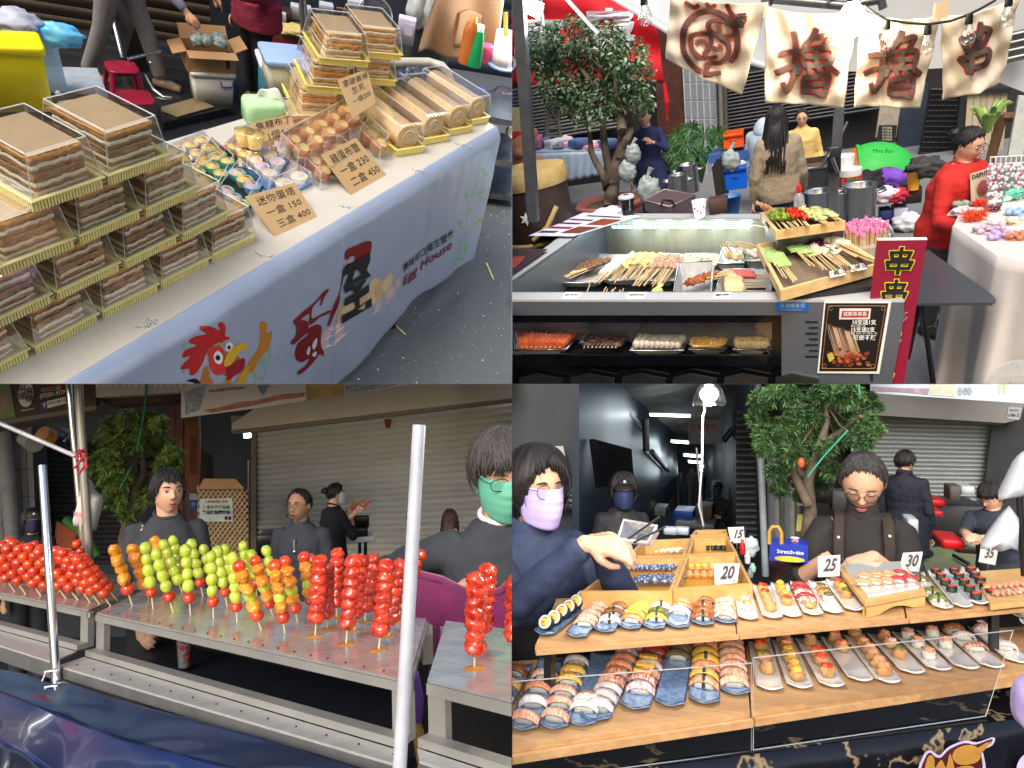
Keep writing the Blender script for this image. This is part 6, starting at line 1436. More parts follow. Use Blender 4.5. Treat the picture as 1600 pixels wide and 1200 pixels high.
for k in rg(6):
 a=fp.at(800+k*78,600,.01);m=MB();fp.pn(m,[(812+k*80,590),(838+k*80,584),(880+k*80,592),(870+k*80,640),(806+k*80,640)],.01,.01);pA('lower_tray_front',m,STD)  # steel facets put in for the glints of the lower window
for k in rg(7):m=MB();fp.pn(m,[(1258+(k%2)*6,502+k*9),(1278,502+k*9),(1278,504.5+k*9),(1258+(k%2)*6,504.5+k*9)],.004,.003);pA('vent_slot',m,BLK)
m=MB();fp.pn(m,[(800,WY0),(1206,WY0),(1206,WY1),(800,WY1)],.003,-.004);pA('window_pane',m,clear('window_glass',base=.04,rough=.03))
zf=fp.at(1000,553).z;SH=zf-.02
m=MB();a,b=fp.at(760,553),fp.at(1210,553);n=-fp.n
m.pz([(a+n*.03),(b+n*.03),(b+n*.75),(a+n*.75)],SH-.01,SH);pA('inner_shelf',m,M('inner_dark',(30,32,36),.4))
pA('inner_back',MB().pn([a+n*.74+zv(-.1),b+n*.74+zv(-.1),b+n*.74+zv(T-D_-.012-a.z),a+n*.74+zv(T-D_-.012-a.z)],.01),M('inner_dark'))
lamp('case_light',fp.at(900,500,-.25),(1,.96,.9),1,.1);lamp('case_light',fp.at(1110,500,-.25),(1,.96,.9),1,.1)
lab=M('label_white',(226,228,226),.6);
for(x0,x1,sk_,txt,n_)in((878,903,6,'甜不辣','left'),(978,1006,5,'豬腸肉','middle'),(1114,1140,3,'脆腸','right')):
 m=MB();a4=[Q.P(x0,466.5,T+.002),Q.P(x1,466.5,T+.002),Q.P(x1+sk_,456.5,T+.002),Q.P(x0+sk_,456.5,T+.002)];m.mat(lab);m.pn(a4,.001);m.mat(INK);m.text(txt,(a4[0]+a4[2])/2,a4[1]-a4[0],a4[3]-a4[0],(a4[1]-a4[0]).length/len(txt)*.85,bold=.02,lift=.002);sgl('price_label',m,None,'small white name label stuck on the steel rim, %s one'%n_,'label','name labels on the counter rim',at=a4[0])
m=MB().mat(M('sticker_blue',(24,96,180),.4));fp.pn(m,N('1213 473 1264 473 1263 487 1212 486'),.002,.004);m.mat(M('sticker_text',(150,190,224),.5));fp.text(m,'冷凍櫃專用',(1238,478),8,.01,off=.0065);fp.text(m,'LI SHAN REFRIGERATION',(1236,484),3,0,off=.0065)
sgl('blue_sticker',m,None,'blue maker’s sticker on the front of the steel counter','sticker',at=fp.at(1238,480))
t2=thg('menu_poster','black framed skewer poster taped to the counter front','poster',fp.at(1330,580))
m=MB();fp.pn(m,N('1288 470 1393 471 1374 584 1277 583'),.003,.006);part('white_sheet',m,WHT,t2,1)
m=MB();fp.pn(m,N('1290 474 1388 474 1370 580 1280 580'),.002,.008);part('black_print',m,M('poster_black',(20,17,16),.5),t2,1)
m=MB().mat(M('poster_red',(170,30,34),.5));fp.pn(m,N('1316 486 1358 486 1356 496 1314 496'),.001,.0105);part('red_plaque',m,None,t2,1)
m=MB().mat(M('poster_plaque',(230,220,210),.5));fp.pn(m,N('1312 482 1361 482 1359 499 1311 499'),.001,.0095);part('plaque_frame',m,None,t2,1)
m=MB().mat(WHT);fp.text(m,'成都串串香',(1336,491),7.5,.01,off=.012);fp.text(m,'10支送1支',(1350,504),8.5,.02,off=.01);fp.text(m,'贈送 白菜一支',(1341,509.5),3.6,0,off=.01);fp.text(m,'15支送2支',(1348,515.5),8.5,.02,off=.01);fp.text(m,'贈送 白菜一支 大貢丸一支',(1350,521),3.6,0,off=.01);fp.text(m,'可做不辣',(1350,528),9,.01,.2,off=.01);part('lettering',m,None,t2,1)
m=MB().mat(M('poster_gold',(176,120,60),.5))
for q_ in([(1294,478),(1384,478)],[(1284,576),(1367,576)],[(1294,478),(1284,576)],[(1384,478),(1367,576)]):m.tb([fp.at(*q_[0],.01),fp.at(*q_[1],.01)],.0012,4)
for cx,cy in((1298,482),(1380,482),(1288,572),(1364,572)):m.tb([fp.at(cx+3*cos(k*.7),cy+3*sin(k*.7),.01)for k in rg(9)],.001,4)
part('gold_border',m,None,t2,1)
m=MB();pi=Rn(4);m.mat(M('poster_stick',(196,160,130),.5))
for k in rg(22):x=1290+k*2;fp.pn(m,[(x,506+k*.6+pi.u(-4,6)),(x+.9,506+k*.6),(1306+k*1.9,556),(1305+k*1.9,556)],.0005,.0097)
for cn,c_ in(('poster_meat',(130,60,36)),('poster_meat2',(176,96,50)),('poster_meat3',(90,34,24))):
 m.mat(M(cn,C(*c_),.5))
 for k in rg(26):
  x,y=pi.gauss(1328,14),pi.gauss(560,5.5);y=min(y,571);x=max(1292,min(1358,x));fp.pn(m,[(x+3.6*cos(j*1.05)*pi.u(.7,1.2),y+2.4*sin(j*1.05))for j in rg(6)],.0005,.0098+.0001*pi.random())
m.mat(M('poster_green',(190,176,70),.5));fp.pn(m,N('1292 554 1300 550 1304 560 1296 566'),.0005,.0102)
part('food_picture',m,None,t2,1)
def paper(label,px4,z,mat_,mt='menu_sheet',prints=()):
 m=MB();P4=[Q.P(*q_,z)for q_ in px4];m.mat(mat_);m.pn(P4,.002)
 for(u0,v0,u1,v1,c_)in prints:
  m.mat(M('mprint'+str(c_),C(*c_),.5,var=.4,scale=40));f=lambda u,v:P4[0].lerp(P4[1],u).lerp(P4[3].lerp(P4[2],u),v)+zv(.0015);m.pn([f(u0,v0),f(u1,v0),f(u1,v1),f(u0,v1)],.0005)
 return sgl(mt,m,None,label,'menu',at=P4[0])
paper('white printed menu sheet laid across the left wing of the counter',N('826 368 896 369 1000 337 912 332'),T+.02,M('menu_white',(214,216,232),.4),prints=((.05,.12,.42,.2,(60,50,60)),(.05,.3,.5,.38,(150,30,40)),(.05,.5,.45,.56,(60,50,60)),(.05,.66,.5,.72,(120,30,40)),(.55,.12,.95,.42,(110,60,40)),(.58,.5,.95,.78,(130,66,36)),(.2,.85,.8,.9,(60,50,60))))
paper('dark menu sheet with a red emblem at the left edge of the counter',N('780 440 800 428 856 389 780 388'),T+.02,M('menu_dark',(60,46,54),.35),prints=((.2,.3,.7,.7,(150,60,50)),))
tray_m=M('tray_steel',(186,188,190),.22,1,var=.05,rv=.03)
def gtray(label,corners,z,depth=.07,mt=tray_m,grp='steel food trays in the cold well',up=1):
 C4=[Q.P(*q_,z+depth)for q_ in corners];c=sum(C4,Vc())/4;t=thg('steel_tray',label,'tray',(c.x,c.y,z),0,grp);lo=[V3(lp_(c.x,q_.x,.8),lp_(c.y,q_.y,.8),z)for q_ in C4];m=MB();V=C4+lo;I=[V3(lp_(c.x,q_.x,.94),lp_(c.y,q_.y,.94),z+depth)for q_ in C4];L2=[q_+zv(.004)for q_ in lo];L2=[V3(lp_(c.x,q_.x,.97),lp_(c.y,q_.y,.97),q_.z)for q_ in L2];vs=C4+lo+I+L2;fs=[(i,(i+1)%4,4+(i+1)%4,4+i)for i in rg(4)]+[(4,5,6,7)]+[(i,(i+1)%4,8+(i+1)%4,8+i)for i in rg(4)]+[(8+i,8+(i+1)%4,12+(i+1)%4,12+i)for i in rg(4)]+[(12,13,14,15)];m.add(vs,fs,0);me=m.mesh('pan');bm=bmesh.new();bm.from_mesh(me);ed=[e for e in bm.edges if(e.verts[0].co.xy-e.verts[1].co.xy).length<.12*(C4[0]-C4[2]).length and abs(e.verts[0].co.z-e.verts[1].co.z)>.02];bmesh.ops.bevel(bm,geom=ed,offset=.02,segments=3,affect='EDGES');bm.to_mesh(me);bm.free();pA('pan',me);pA('rolled_rim',MB().tb([C4[i%4]for i in rg(5)],.005,6),mt);return t,C4,c
zw=T-D_+.002
gtray('steel tray of brown meat skewers at the left of the well',N('872 442 934 442 985 397 924 396'),zw,.05)
gtray('steel tray of white rolls and yellow tofu skewers',N('938 438 998 438 1030 397 984 396'),zw,.05)
gtray('steel tray of pale meat skewers in the middle of the well',N('1002 438 1054 440 1080 397 1030 396'),zw,.05)
gtray('shallow steel tray of white fish rolls at the back of the well',N('1058 418 1120 418 1122 396 1070 396'),zw,.06)
gtray('square steel pan with a blue rim at the back right',N('1120 412 1163 412 1160 387 1128 387'),zw+.02,.07)
gtray('half-hidden steel pan beside the bamboo tray',N('1165 408 1212 408 1205 384 1168 384'),zw+.02,.07)
gtray('steel tray of round fish balls and pink sausages',N('1116 458 1206 458 1203 420 1130 420'),zw+.03,.06)
gtray('deep tilted steel pan with glazed brown meat skewers',N('1052 462 1112 462 1114 408 1060 410'),zw+.06,.1)
def fmat(n_,c_,v=.2,r_=.45,sc_=40):return M(n_,C(*c_),r_,var=v,scale=sc_,bump=.5,rv=.12,coat=.15)
def skewer(label,a,b,z,za,zb,mat_,kind,n,fl,r_,grp,seed=0,frac=.5):
 A_=Q.P(*a,z+za);B_=Q.P(*b,z+zb);d=(A_-B_);L=d.length;dn=d/L;t=thg('skewer',label,'skewer',B_,0,grp);pA('stick',MB().tb([B_,A_+dn*.01],.0032,5),stickm);rq=Rn(seed);rot=dn.to_track_quat('X','Z').to_matrix();m=MB().mat(mat_);ln=L*frac
 for k in rg(n):
  c=A_-dn*ln*(k+.5)/n;c=c+zv(r_*.3)
  if kind=='ball':m.bl(c,r_*rq.u(.92,1.08),12,8,jit=.08,seed=seed+k)
  elif kind=='meat':m.bl(c,r_,10,7,(1.1,.9*rq.u(.8,1.3),.7),rot@Mx.Rotation(rq.u(-.8,.8),3,'Z'),.9,seed*3+k)
  elif kind=='bean':m.tb([c+rot@V3(rq.u(-.004,.004),-r_*2.6,0),c+rot@zv(.002),c+rot@V3(rq.u(-.006,.006),r_*2.6,0)],[r_*.55,r_*.75,r_*.5],8)
  elif kind=='roll':m.tb([c-dn*ln/n*.5,c+dn*ln/n*.5],[r_*.95,r_],10)
  elif kind=='flat':m.bl(c,r_,10,6,(1.2,1.1,.35),rot@Mx.Rotation(rq.u(-.7,.7),3,'X')@Mx.Rotation(rq.u(-.6,.6),3,'Z'),.5,seed+k)
  elif kind=='slice':m.lt([(r_,-.003),(r_*1.02,0),(r_*.2,.003)],14,c,1,1)
  elif kind=='leafy':
   for q in rg(7):
    v_=V3(rq.u(-1,1),rq.u(-1,1),rq.u(.2,1)).normalized();s2=v_.cross(zv(1)).normalized()*r_*.5;e=c+v_*r_*1.7;m.add([c,c+v_*r_+s2,e,c+v_*r_-s2],[(0,1,2,3)],0)
 pA('food',m);return t
sk_=Rn(9)
def bnc(label,grp,n,a0,a1,dv,z,za,zb,mat_,kind,cnt,r_,frac=.45,jit=5,dj=10):
 for i in rg(n):
  f=i/max(1,n-1);a=(lp_(a0[0],a1[0],f)+sk_.u(-jit,jit),lp_(a0[1],a1[1],f)+sk_.u(-jit*.5,jit*.5));b=(a[0]+dv[0]+sk_.u(-dj,dj),a[1]+dv[1]+sk_.u(-dj*.3,dj*.3));skewer(label,a,b,z,za+sk_.u(0,.02),zb+sk_.u(0,.012),mat_,kind,cnt,0,r_,grp,seed=i*7+len(label),frac=frac)
brn2=fmat('meat_brown',(120,84,56),.3);pale=fmat('meat_pale',(176,140,112),.25);wht=fmat('fish_white',(216,218,206),.08);yel2=fmat('tofu_yellow',(214,190,112),.15);ball_m=fmat('ball_tan',(222,196,150),.08);pink=fmat('sausage_pink',(206,96,88),.1);glz=fmat('glazed_brown',(156,82,36),.3,.2)
bnc('thin brown meat skewer, handle to the lower left, in the leftmost tray','brown meat skewers',22,(922,410),(956,406),(-70,26),zw,.06,.075,brn2,'meat',5,.017,.42,6,9)
bnc('white rolled fish-paste skewer in the second tray','white roll skewers',11,(958,412),(986,398),(-34,32),zw,.06,.07,wht,'roll',1,.014,.55,4,6)
bnc('yellow folded tofu-skin skewer at the back of the second tray','yellow tofu-skin skewers',16,(990,400),(1030,398),(-32,38),zw,.07,.075,yel2,'flat',5,.022,.45,5,8)
bnc('pale pork skewer with its stick pointing down left in the third tray','pale pork skewers',20,(1032,402),(1066,402),(-38,44),zw,.07,.08,pale,'meat',5,.018,.42,5,8)
bnc('cream coloured fish roll skewer at the back of the well','cream fish roll skewers',14,(1070,404),(1122,400),(-12,24),zw,.07,.07,fmat('fish_cream',(214,206,160),.08),'flat',4,.018,.6,3,4)
bnc('stick end of a skewer poking up over the front rim','stick ends over the rim',7,(925,474),(960,476),(16,-26),zw,.1,.12,yel2,'roll',1,.004,.05,14,6)
bnc('yellow folded skewer standing by the tilted pan','yellow folded skewers by the pan',4,(1030,446),(1024,462),(-14,16),zw,.1,.08,fmat('leek_yellow',(216,206,120),.1),'flat',4,.02,.9,4,4)
bnc('glazed brown meat skewer in the tilted pan','glazed meat skewers',13,(1074,444),(1096,436),(44,-12),zw+.06,.05,.08,glz,'meat',5,.02,.55,4,8)
bnc('fish ball skewer in the front right tray','fish ball skewers',8,(1132,430),(1136,462),(62,2),zw+.03,.06,.06,ball_m,'ball',4,.0225,.42,1,5)
bnc('pink sausage skewer behind the fish balls','pink sausage skewers',5,(1142,424),(1150,430),(58,4),zw+.03,.07,.06,pink,'roll',3,.015,.5,2,5)
bnc('beige ball skewer standing in the blue-rimmed pan','beige ball skewers',7,(1140,404),(1156,406),(-14,-24),zw+.02,.06,.16,ball_m,'ball',3,.014,.3,3,5)
bnc('white ball skewer beside the bamboo tray','white ball skewers',7,(1180,402),(1206,400),(-38,-22),zw+.02,.08,.16,fmat('ball_white',(222,214,200),.06),'ball',3,.018,.3,3,6)
gz=SH+.004
low=[('tray of orange-red sausage skewers behind the window',N('806 546 885 546 922 508 800 508'),(180,84,46),'roll',6,.021),('tray of dark brown kelp skewers behind the window',N('904 536 972 536 1002 506 925 506'),(84,58,48),'flat',6,.016),('tray of grey-white meatball skewers behind the window',N('984 548 1068 548 1086 506 1006 506'),(176,166,150),'ball',7,.023),('tray of yellow tofu puff skewers behind the window',N('1076 546 1134 546 1146 506 1088 506'),(206,160,84),'flat',7,.024),('tray of tan ball skewers at the right of the window',N('1146 546 1204 546 1206 506 1146 506'),(186,160,100),'ball',7,.023)]
for i,(lb,cs,col,kd,cnt,r_)in en(low):
 gtray('steel '+lb,cs,gz,.04,grp='steel trays behind the window');mm=fmat('low%d'%i,col,.2)
 for k in rg(9):
  f=(k+.5)/9;a=(lp_(cs[3][0],cs[2][0],f),511);b=(lp_(cs[0][0]+6,cs[1][0]-6,f),542);skewer('skewer in the '+lb,b,a,gz,.06,.06,mm,kd,cnt,0,r_,'skewers of window tray %s'%ORD[i],seed=i*20+k,frac=.95)
bam=wood('bamboo_wood',C(206,168,112),C(226,194,142),.5,5,(1,8,8));mat_b=M('tray_mat',(120,104,86),.8,var=.2,scale=120)
def btray(label,c4,z,h=.05,th=.016):
 P4=[Q.P(*q_,z+h)for q_ in c4];c=sum(P4,Vc())/4;t=thg('bamboo_tray',label,'tray',(c.x,c.y,z));pA('tray_base',MB().pz([(lp_(c.x,q_.x,.98),lp_(c.y,q_.y,.98))for q_ in P4],z,z+.01),mat_b)
 for i in rg(4):
  a,b=P4[i],P4[(i+1)%4];u=(b-a).normalized();n=V3(-u.y,u.x,0)
  if n.dot(c-a)<0:n=-n
  m=MB();e=u*(th*1.02)if i%2 else u*0;m.pz([(a+e),(b-e),(b-e+n*th),(a+e+n*th)],z+.002,z+h-(.0015 if i%2 else 0));pA('side_board',m,bam)
  if i==3:
   mid=(a+b)/2;pA('handle_slot',MB().box((mid.x-n.x*.001,mid.y-n.y*.001,z+h*.6),(.09,.003,.016),yaw=atan2(u.y,u.x)),M('slot_dark',(80,56,34),.8))
 return t
zb_=T+.03
btray('large bamboo tray of green bean and mushroom skewers tilted over the steel rim',N('1220 454 1380 410 1304 363 1182 381'),zb_,.05)
zb2=T+.15
btray('smaller bamboo tray of vegetable skewers on a raised stand',N('1212 361 1321 345 1284 324 1188 332'),zb2,.045)
m=MB();a=[Q.P(*q_,zb2-.01)for q_ in((1215,370),(1318,355),(1284,335),(1195,342))];m.pz(a,T+.001,zb2-.002);sgl('tray_stand',m,STD,'steel stand lifting the smaller bamboo tray','stand',at=a[0])
m=MB();slab(m,N('1240 462 1382 445 1365 405 1300 400'),T+.022,.02);sgl('black_board',m,M('board_matt',(34,34,38),.5),'thin black board under the large bamboo tray','board',at=Q.P(1300,440,T))
gb=fmat('green_bean',(150,182,106),.12);rc=fmat('red_cabbage',(110,40,96),.3);ms=fmat('mushroom_white',(226,216,196),.06);bk=fmat('king_mushroom',(206,196,176),.1)
bnc('green bean skewer at the left of the large bamboo tray','green bean skewers',7,(1196,388),(1216,398),(30,44),zb_,.03,.05,gb,'bean',8,.0105,.52,5,6)
bnc('green bean skewer in the middle of the large bamboo tray','green bean skewers, middle',6,(1226,376),(1252,384),(44,38),zb_,.03,.05,gb,'bean',8,.0105,.5,4,6)
bnc('purple cabbage skewer between the beans and mushrooms','purple cabbage skewers',5,(1252,372),(1270,376),(50,42),zb_,.03,.05,rc,'leafy',10,.016,.35,3,6)
bnc('white mushroom skewer in the large bamboo tray','white mushroom skewers',7,(1276,370),(1306,378),(60,30),zb_,.035,.05,ms,'ball',4,.019,.3,5,6)
bnc('sliced mushroom skewer pointing to the name cards','sliced mushroom skewers',6,(1262,386),(1292,384),(46,40),zb_,.03,.05,bk,'flat',4,.022,.34,5,8)
bnc('leafy green skewer at the left of the smaller bamboo tray','leafy green skewers',6,(1204,334),(1222,334),(22,22),zb2,.03,.05,fmat('leaf_greens',(152,176,66),.2),'leafy',8,.017,.6,3,5)
bnc('red pepper skewer in the smaller bamboo tray','red pepper skewers',6,(1232,330),(1246,332),(22,22),zb2,.035,.05,fmat('pepper_red',(216,56,26),.2,.25),'leafy',8,.016,.65,3,5)
bnc('baby corn and cabbage skewer in the smaller bamboo tray','pale cabbage skewers',7,(1248,328),(1270,334),(30,18),zb2,.035,.05,fmat('cabbage_pale',(206,206,130),.15),'flat',4,.022,.6,3,6)
bnc('courgette slice skewer at the right of the smaller bamboo tray','courgette slice skewers',8,(1268,324),(1292,332),(26,14),zb2,.045,.05,fmat('courgette',(196,206,140),.1),'slice',3,.022,.5,3,5)
for x,y,tx in((1307,429,'小黃瓜'),(1340,420,'大腸頭')):
 m=MB();a4=[Q.P(x-10,y+5,zb_+.052),Q.P(x+15,y,zb_+.052),Q.P(x+9,y-9,zb_+.07),Q.P(x-11,y-5,zb_+.07)];m.mat(lab);m.pn(a4,.0015);m.mat(INK);m.text(tx,(a4[0]+a4[2])/2,a4[1]-a4[0],a4[3]-a4[0],.03,bold=.01,lift=.002);sgl('name_card',m,None,'white handwritten name card on the edge of the large bamboo tray, %s one'%('left' if x<1320 else 'right'),'label',at=a4[0])
zr=T+.005
t=thg('drink_cup','large black iced drink with a clear lid on the counter rim','cup',Q.P(982,338,zr))
pB('drink',MB().lt(N('.038 0 .05 .12 .05 .125'),22),M('cola_black',(18,16,20),.12))
pB('lid',MB().lt(N('.05 .125 .056 .128 .056 .14 .045 .15 .02 .15'),22,close=0),M('lid_pale',(190,190,190),.3))
t=thg('brief_case','flat mauve-brown case with a black handle behind the counter rim','case',Q.P(1040,335,zr),R(8))
mc=M('case_mauve',(96,80,86),.4,.2)
a=[Q.P(1008,330,T-.05),Q.P(1048,341,T-.05),Q.P(1088,322,T-.05),Q.P(1040,312,T-.05)]
pA('case_body',MB().pz(a,T-.05,T+.03),mc)
pA('handle',MB().tb([Q.P(1033,322,T+.03),Q.P(1036,312,T+.045),Q.P(1050,314,T+.045),Q.P(1054,322,T+.03)],.008,6),BLK)
pA('edge_trim',MB().tb([q_+zv(.08)for q_ in a+a[:1]],.005,5),M('case_trim',(170,150,150),.4,.5))
t=thg('paper_cup','white paper cup with small red hearts on the counter rim','cup',Q.P(1094,339,zr))
pB('cup',MB().lt(N('.034 0 .046 .105 .048 .107 .044 .105 .032 .01'),22),M('paper_white',(228,226,222),.6))
m=MB().mat(M('heart_red',(200,60,80),.5))
for k in rg(6):an=-PI/2+(k-2.5)*.45;rr_=.043;m.bl((rr_*cos(an),rr_*sin(an),.03+.05*((k*37)%10)/10),.007,8,5,(1,.35,1))
pB('heart_print',m)
sbox('dark wooden box beside the blue bucket','wooden_box','box',1110,1136,312,334,VPl(Q.P(1120,334,zr),Q.P(1130,334,zr)),.12,M('box_dark_wood',(74,48,38),.7))
t=thg('bucket','blue plastic bucket behind the dark wooden box','bucket',Q.P(1142,334,zr-.05))
pB('bucket_body',MB().lt(N('.05 0 .07 .12 .074 .12 .066 .118 .05 .01'),20),M('bucket_blue',(40,96,160),.4))
m=MB();crm(m,(0,0,.02),.08,(1.5,.8,.6),8,.3);sgl('plastic_wrap',m,M('wrap_lilac',(206,200,224),.4),'pale lilac crumpled wrapping left of the black drink','wrapping',loc=Q.P(952,338,zr-.03))
for i,(x,y,w_,m_,lb)in en(((1212,338,40,STL,'shallow steel bowl of red skewers behind the small bamboo tray'),(1362,372,62,STL,'wide steel bowl leaning behind the pink-tipped sticks'))):
 b=Q.P(x,y,T+.02);r_=w_/2/Q.scale(b);sgl('steel_bowl',MB().lt([(r_*.5,0),(r_*.85,r_*.25),(r_,r_*.5),(r_*1.03,r_*.5),(r_*.82,r_*.24),(r_*.45,.01),(.001,.008)],28),m_,lb,'bowl',loc=b,tilt=rot_(38 if i else 0,4,'X')@rot_(10 if i else 0,4,'Y'))
bnc('reddish skewer sticking out of the shallow steel bowl','red skewers in the bowl',8,(1200,330),(1212,332),(-18,-14),T+.03,.06,.12,fmat('crab_red',(206,96,70),.2),'roll',3,.01,.5,5,5)
t=thg('stick_holder','dense bundle of bamboo skewers with pink paper tips in a container','skewer bundle',Q.P(1352,395,T+.02))
pm_=M('pink_tip',(232,140,190),.6,rv=.1);hb=Q.P(1352,392,T+.02)
ms_=MB();mt_=MB()
for k in rg(170):
 an=sk_.u(0,2*PI);rr_=.085*sqrt(sk_.random());x,y=rr_*cos(an),rr_*sin(an);h=.12+sk_.u(-.015,.02);q_=hb+V3(x,y,0);e=hb+V3(x*1.15,y*1.15,h);ms_.tb([q_,e],.0035,4,cap=0);mt_.tb([e-zv(.014),e+zv(.003)],.006,5)
pA('sticks',ms_,stickm,kind='stuff');pA('pink_tips',mt_,pm_,kind='stuff')
pB('container',MB().lt(N('.095 0 .1 .05 .1 .052'),20),clear('holder_plastic',body=.4,rough=.2))
bnc('loose bamboo stick lying right of the large bamboo tray','loose sticks by the tray',9,(1322,384),(1334,390),(44,26),T+.06,.01,.01,stickm,'roll',1,.003,.05,4,5)
t=thg('sauce_bottle','clear sauce bottle with a red cap behind the pepper skewers','bottle',Q.P(1249,330,zr+.02))
pB('bottle_body',MB().lt(N('.028 0 .03 .05 .026 .09 .01 .11'),16),clear('bottle_clear',body=.3,rough=.15))
pB('cap',MB().lt(N('.014 .11 .016 .14 .004 .16'),12),M('cap_red',(210,30,40),.4))
cpn=VPl((0,1.5,0),(1,1.5,0));m=MB()
m.tb([cpn.at(1640,560),cpn.at(1600,600),cpn.at(1560,650)],[.06,.062,.05],18)
m=MB();c=cpn.at(1612,612);m.bl(c,.075,26,20,(1.05,.8,.85),rot_(35,3,'Y'),.15)
sgl('fleece_sleeve',m,M('fleece_white',(150,146,140),.95,bump=1,bsc=160,sheen=.5),'blurred edge of a white fleece sleeve in the lower right corner','sleeve',at=c)
Q=Stage(400,900,9,0,1.65,-1,-1)
RZ=1.15
g=MB();g.box((0,8,-.05),(18,16,.1));stc('pavement',g,M('pavement_dark',(70,70,72),.85,var=.2,scale=30))
wp3=VPl(Q.D(0,700,6.6),Q.D(800,700,5))
w=MB();wp3.pn(w,N('-300 560 1000 560 1000 1000 -300 1000'),.2,-1.2);stc('back_wall',w,M('passage_dark',(52,58,66),.6,var=.15,scale=2))
beige=M('shutter_beige',(208,207,200),.5,0,var=.06,scale=3,rv=.04)
t=thg('roller_shutter','large beige slatted roller shutter behind the candied fruit stall','shutter',wp3.at(600,880))
lines=27
def shl(x,k):
 f=k/lines;return lp_(lp_(674,628,(x-397)/403),lp_(905,908,(x-397)/403),f)
for k in rg(lines):
 m=MB()
 def sf(u,v,k=k):
  x=lp_(397,840,u);y=lp_(shl(x,k+1),shl(x,k),v);return wp3.at(x,y,0+.026*sin(PI*v))
 m.sh(sf,6,5);pA('slat',m,beige)
m=MB();wp3.pn(m,N('392 664 400 662 400 910 392 910'),.06,.05);pA('guide_rail',m,M('rail_beige',(120,112,100),.5))
m=MB().mat(M('rust',(110,66,44),.8));wp3.pn(m,N('600 655 612 654 610 668 603 669'),.002,.034);pA('rust_stain',m)
t=thg('shutter_housing','beige metal housing box along the top of the roller shutter','housing',wp3.at(600,650))
m=MB();wp3.pn(m,N('362 662 400 637 640 600 900 560 900 612 800 622 400 668 362 672'),.1,.25);pA('housing_panel',m,M('housing_beige',(206,198,182),.55,var=.05,scale=3))
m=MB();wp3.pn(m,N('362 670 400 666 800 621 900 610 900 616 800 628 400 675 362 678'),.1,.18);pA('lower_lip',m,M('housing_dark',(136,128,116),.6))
bn3=VPl(Q.D(0,640,4.6),Q.D(800,640,3.9))
t=thg('awning_banner','white printed awning banner with brownish ink mountains across the top','banner',bn3.at(400,640))
vin=M('banner_white_vinyl',(214,212,214),.45,var=.04,scale=3)
m=MB();bn3.pn(m,N('283 653 400 638 520 619 650 600 700 560 283 560'),.01);pA('vinyl_sheet',m,vin)
m=MB().mat(M('print_rose',(176,120,116),.5,var=.4,scale=20))
bn3.pn(m,N('318 641 345 636 372 628 398 626 440 616 476 613 476 620 430 626 395 634 330 645'),.001,.003)
bn3.pn(m,N('325 610 352 606 385 604 380 608 350 611 328 613'),.001,.003)
m.mat(M('print_sand',(176,150,100),.5,var=.3,scale=12));bn3.pn(m,N('478 560 538 560 538 617 478 626'),.001,.004)
m.mat(M('print_greyblue',(150,160,176),.5,var=.5,scale=40));bn3.pn(m,N('540 600 640 596 600 606 540 616'),.001,.003);bn3.pn(m,N('288 612 322 600 312 640 290 648'),.001,.003)
m.mat(M('print_slate',(120,140,160),.5));bn3.pn(m,N('402 602 420 602 412 618 406 612'),.001,.005)
pA('ink_print',m)
t=thg('shop_sign','dark brown shop sign with a phone number and a round white emblem, top left','sign',bn3.at(60,650))
m=MB();bn3.pn(m,N('-60 560 148 560 150 634 -60 668'),.05,0);pA('sign_board',m,M('sign_brown',(66,52,54),.5,var=.05))
m=MB().mat(M('sign_leaf',(120,146,104),.5,var=.3,scale=8));bn3.pn(m,N('-60 560 8 560 24 652 -60 666'),.001,.002);m.mat(M('sign_pinkish',(176,140,130),.5));bn3.pn(m,N('-8 618 6 616 12 626 8 642 -6 645'),.001,.004);pA('leaf_print',m)
m=MB().mat(WHT);bn3.pn(m,[(40+12.5*cos(a),615+21*sin(a))for a in[R(18*k)for k in rg(20)]][::-1],.001,.003);pA('emblem_disc',m)
m=MB().mat(INK);bn3.text(m,'阿\n娣',(34,614),13,.01,off=.006);bn3.text(m,'麻\n糬',(46,618),13,.01,off=.006);m.mat(WHT);bn3.text(m,'(07)531-9177',(82,616),9,.02,off=.004,ex=(1,-.17),ey=(0,-1),wpx=40);bn3.text(m,'Mama-Mochi',(43,640),5,0,off=.004,ex=(1,-.16),wpx=20);bn3.text(m,'3C\n30',(120,612),8,.02,off=.004)
for k,c_ in en(((80,150,110),(200,80,100),(60,150,90),(220,130,80))):m.mat(M('sign_dot%d'%k,C(*c_),.5));bn3.pn(m,[(64+k*8,606-k),(71+k*8,605-k),(71+k*8,612-k),(64+k*8,613-k)],.001,.003)
m.mat(M('sign_blue',(60,96,170),.5));bn3.pn(m,N('64 629 72 627 73 638 66 640'),.001,.003);m.mat(WHT);bn3.pn(m,N('73 627 102 620 104 630 74 638'),.001,.003);bn3.text(m,'f',(69,633),10,.03,off=.006);m.mat(INK);bn3.text(m,'阿娣手工麻糬',(85,629),5,0,off=.006,ex=(1,-.2),wpx=20);bn3.text(m,'Q',(100,625),6,0,off=.006)
pA('lettering',m)
m=MB();bn3.pn(m,N('-60 667 150 633 150 640 -60 674'),.3,.02);pA('lower_frame',m,M('frame_greige',(120,112,108),.6))
t=thg('awning_box','cream corrugated awning box with weathered underside','awning',bn3.at(215,620))
m=MB();bn3.pn(m,N('148 560 288 560 290 612 150 621'),.25,0);pA('fascia',m,M('awning_cream',(186,182,172),.6,var=.1,scale=8))
for k in rg(14):m=MB();bn3.pn(m,[(150+k*10,596),(153+k*10,596),(154+k*10,604),(151+k*10,605)],.006,.006);pA('rib',m,WHT)
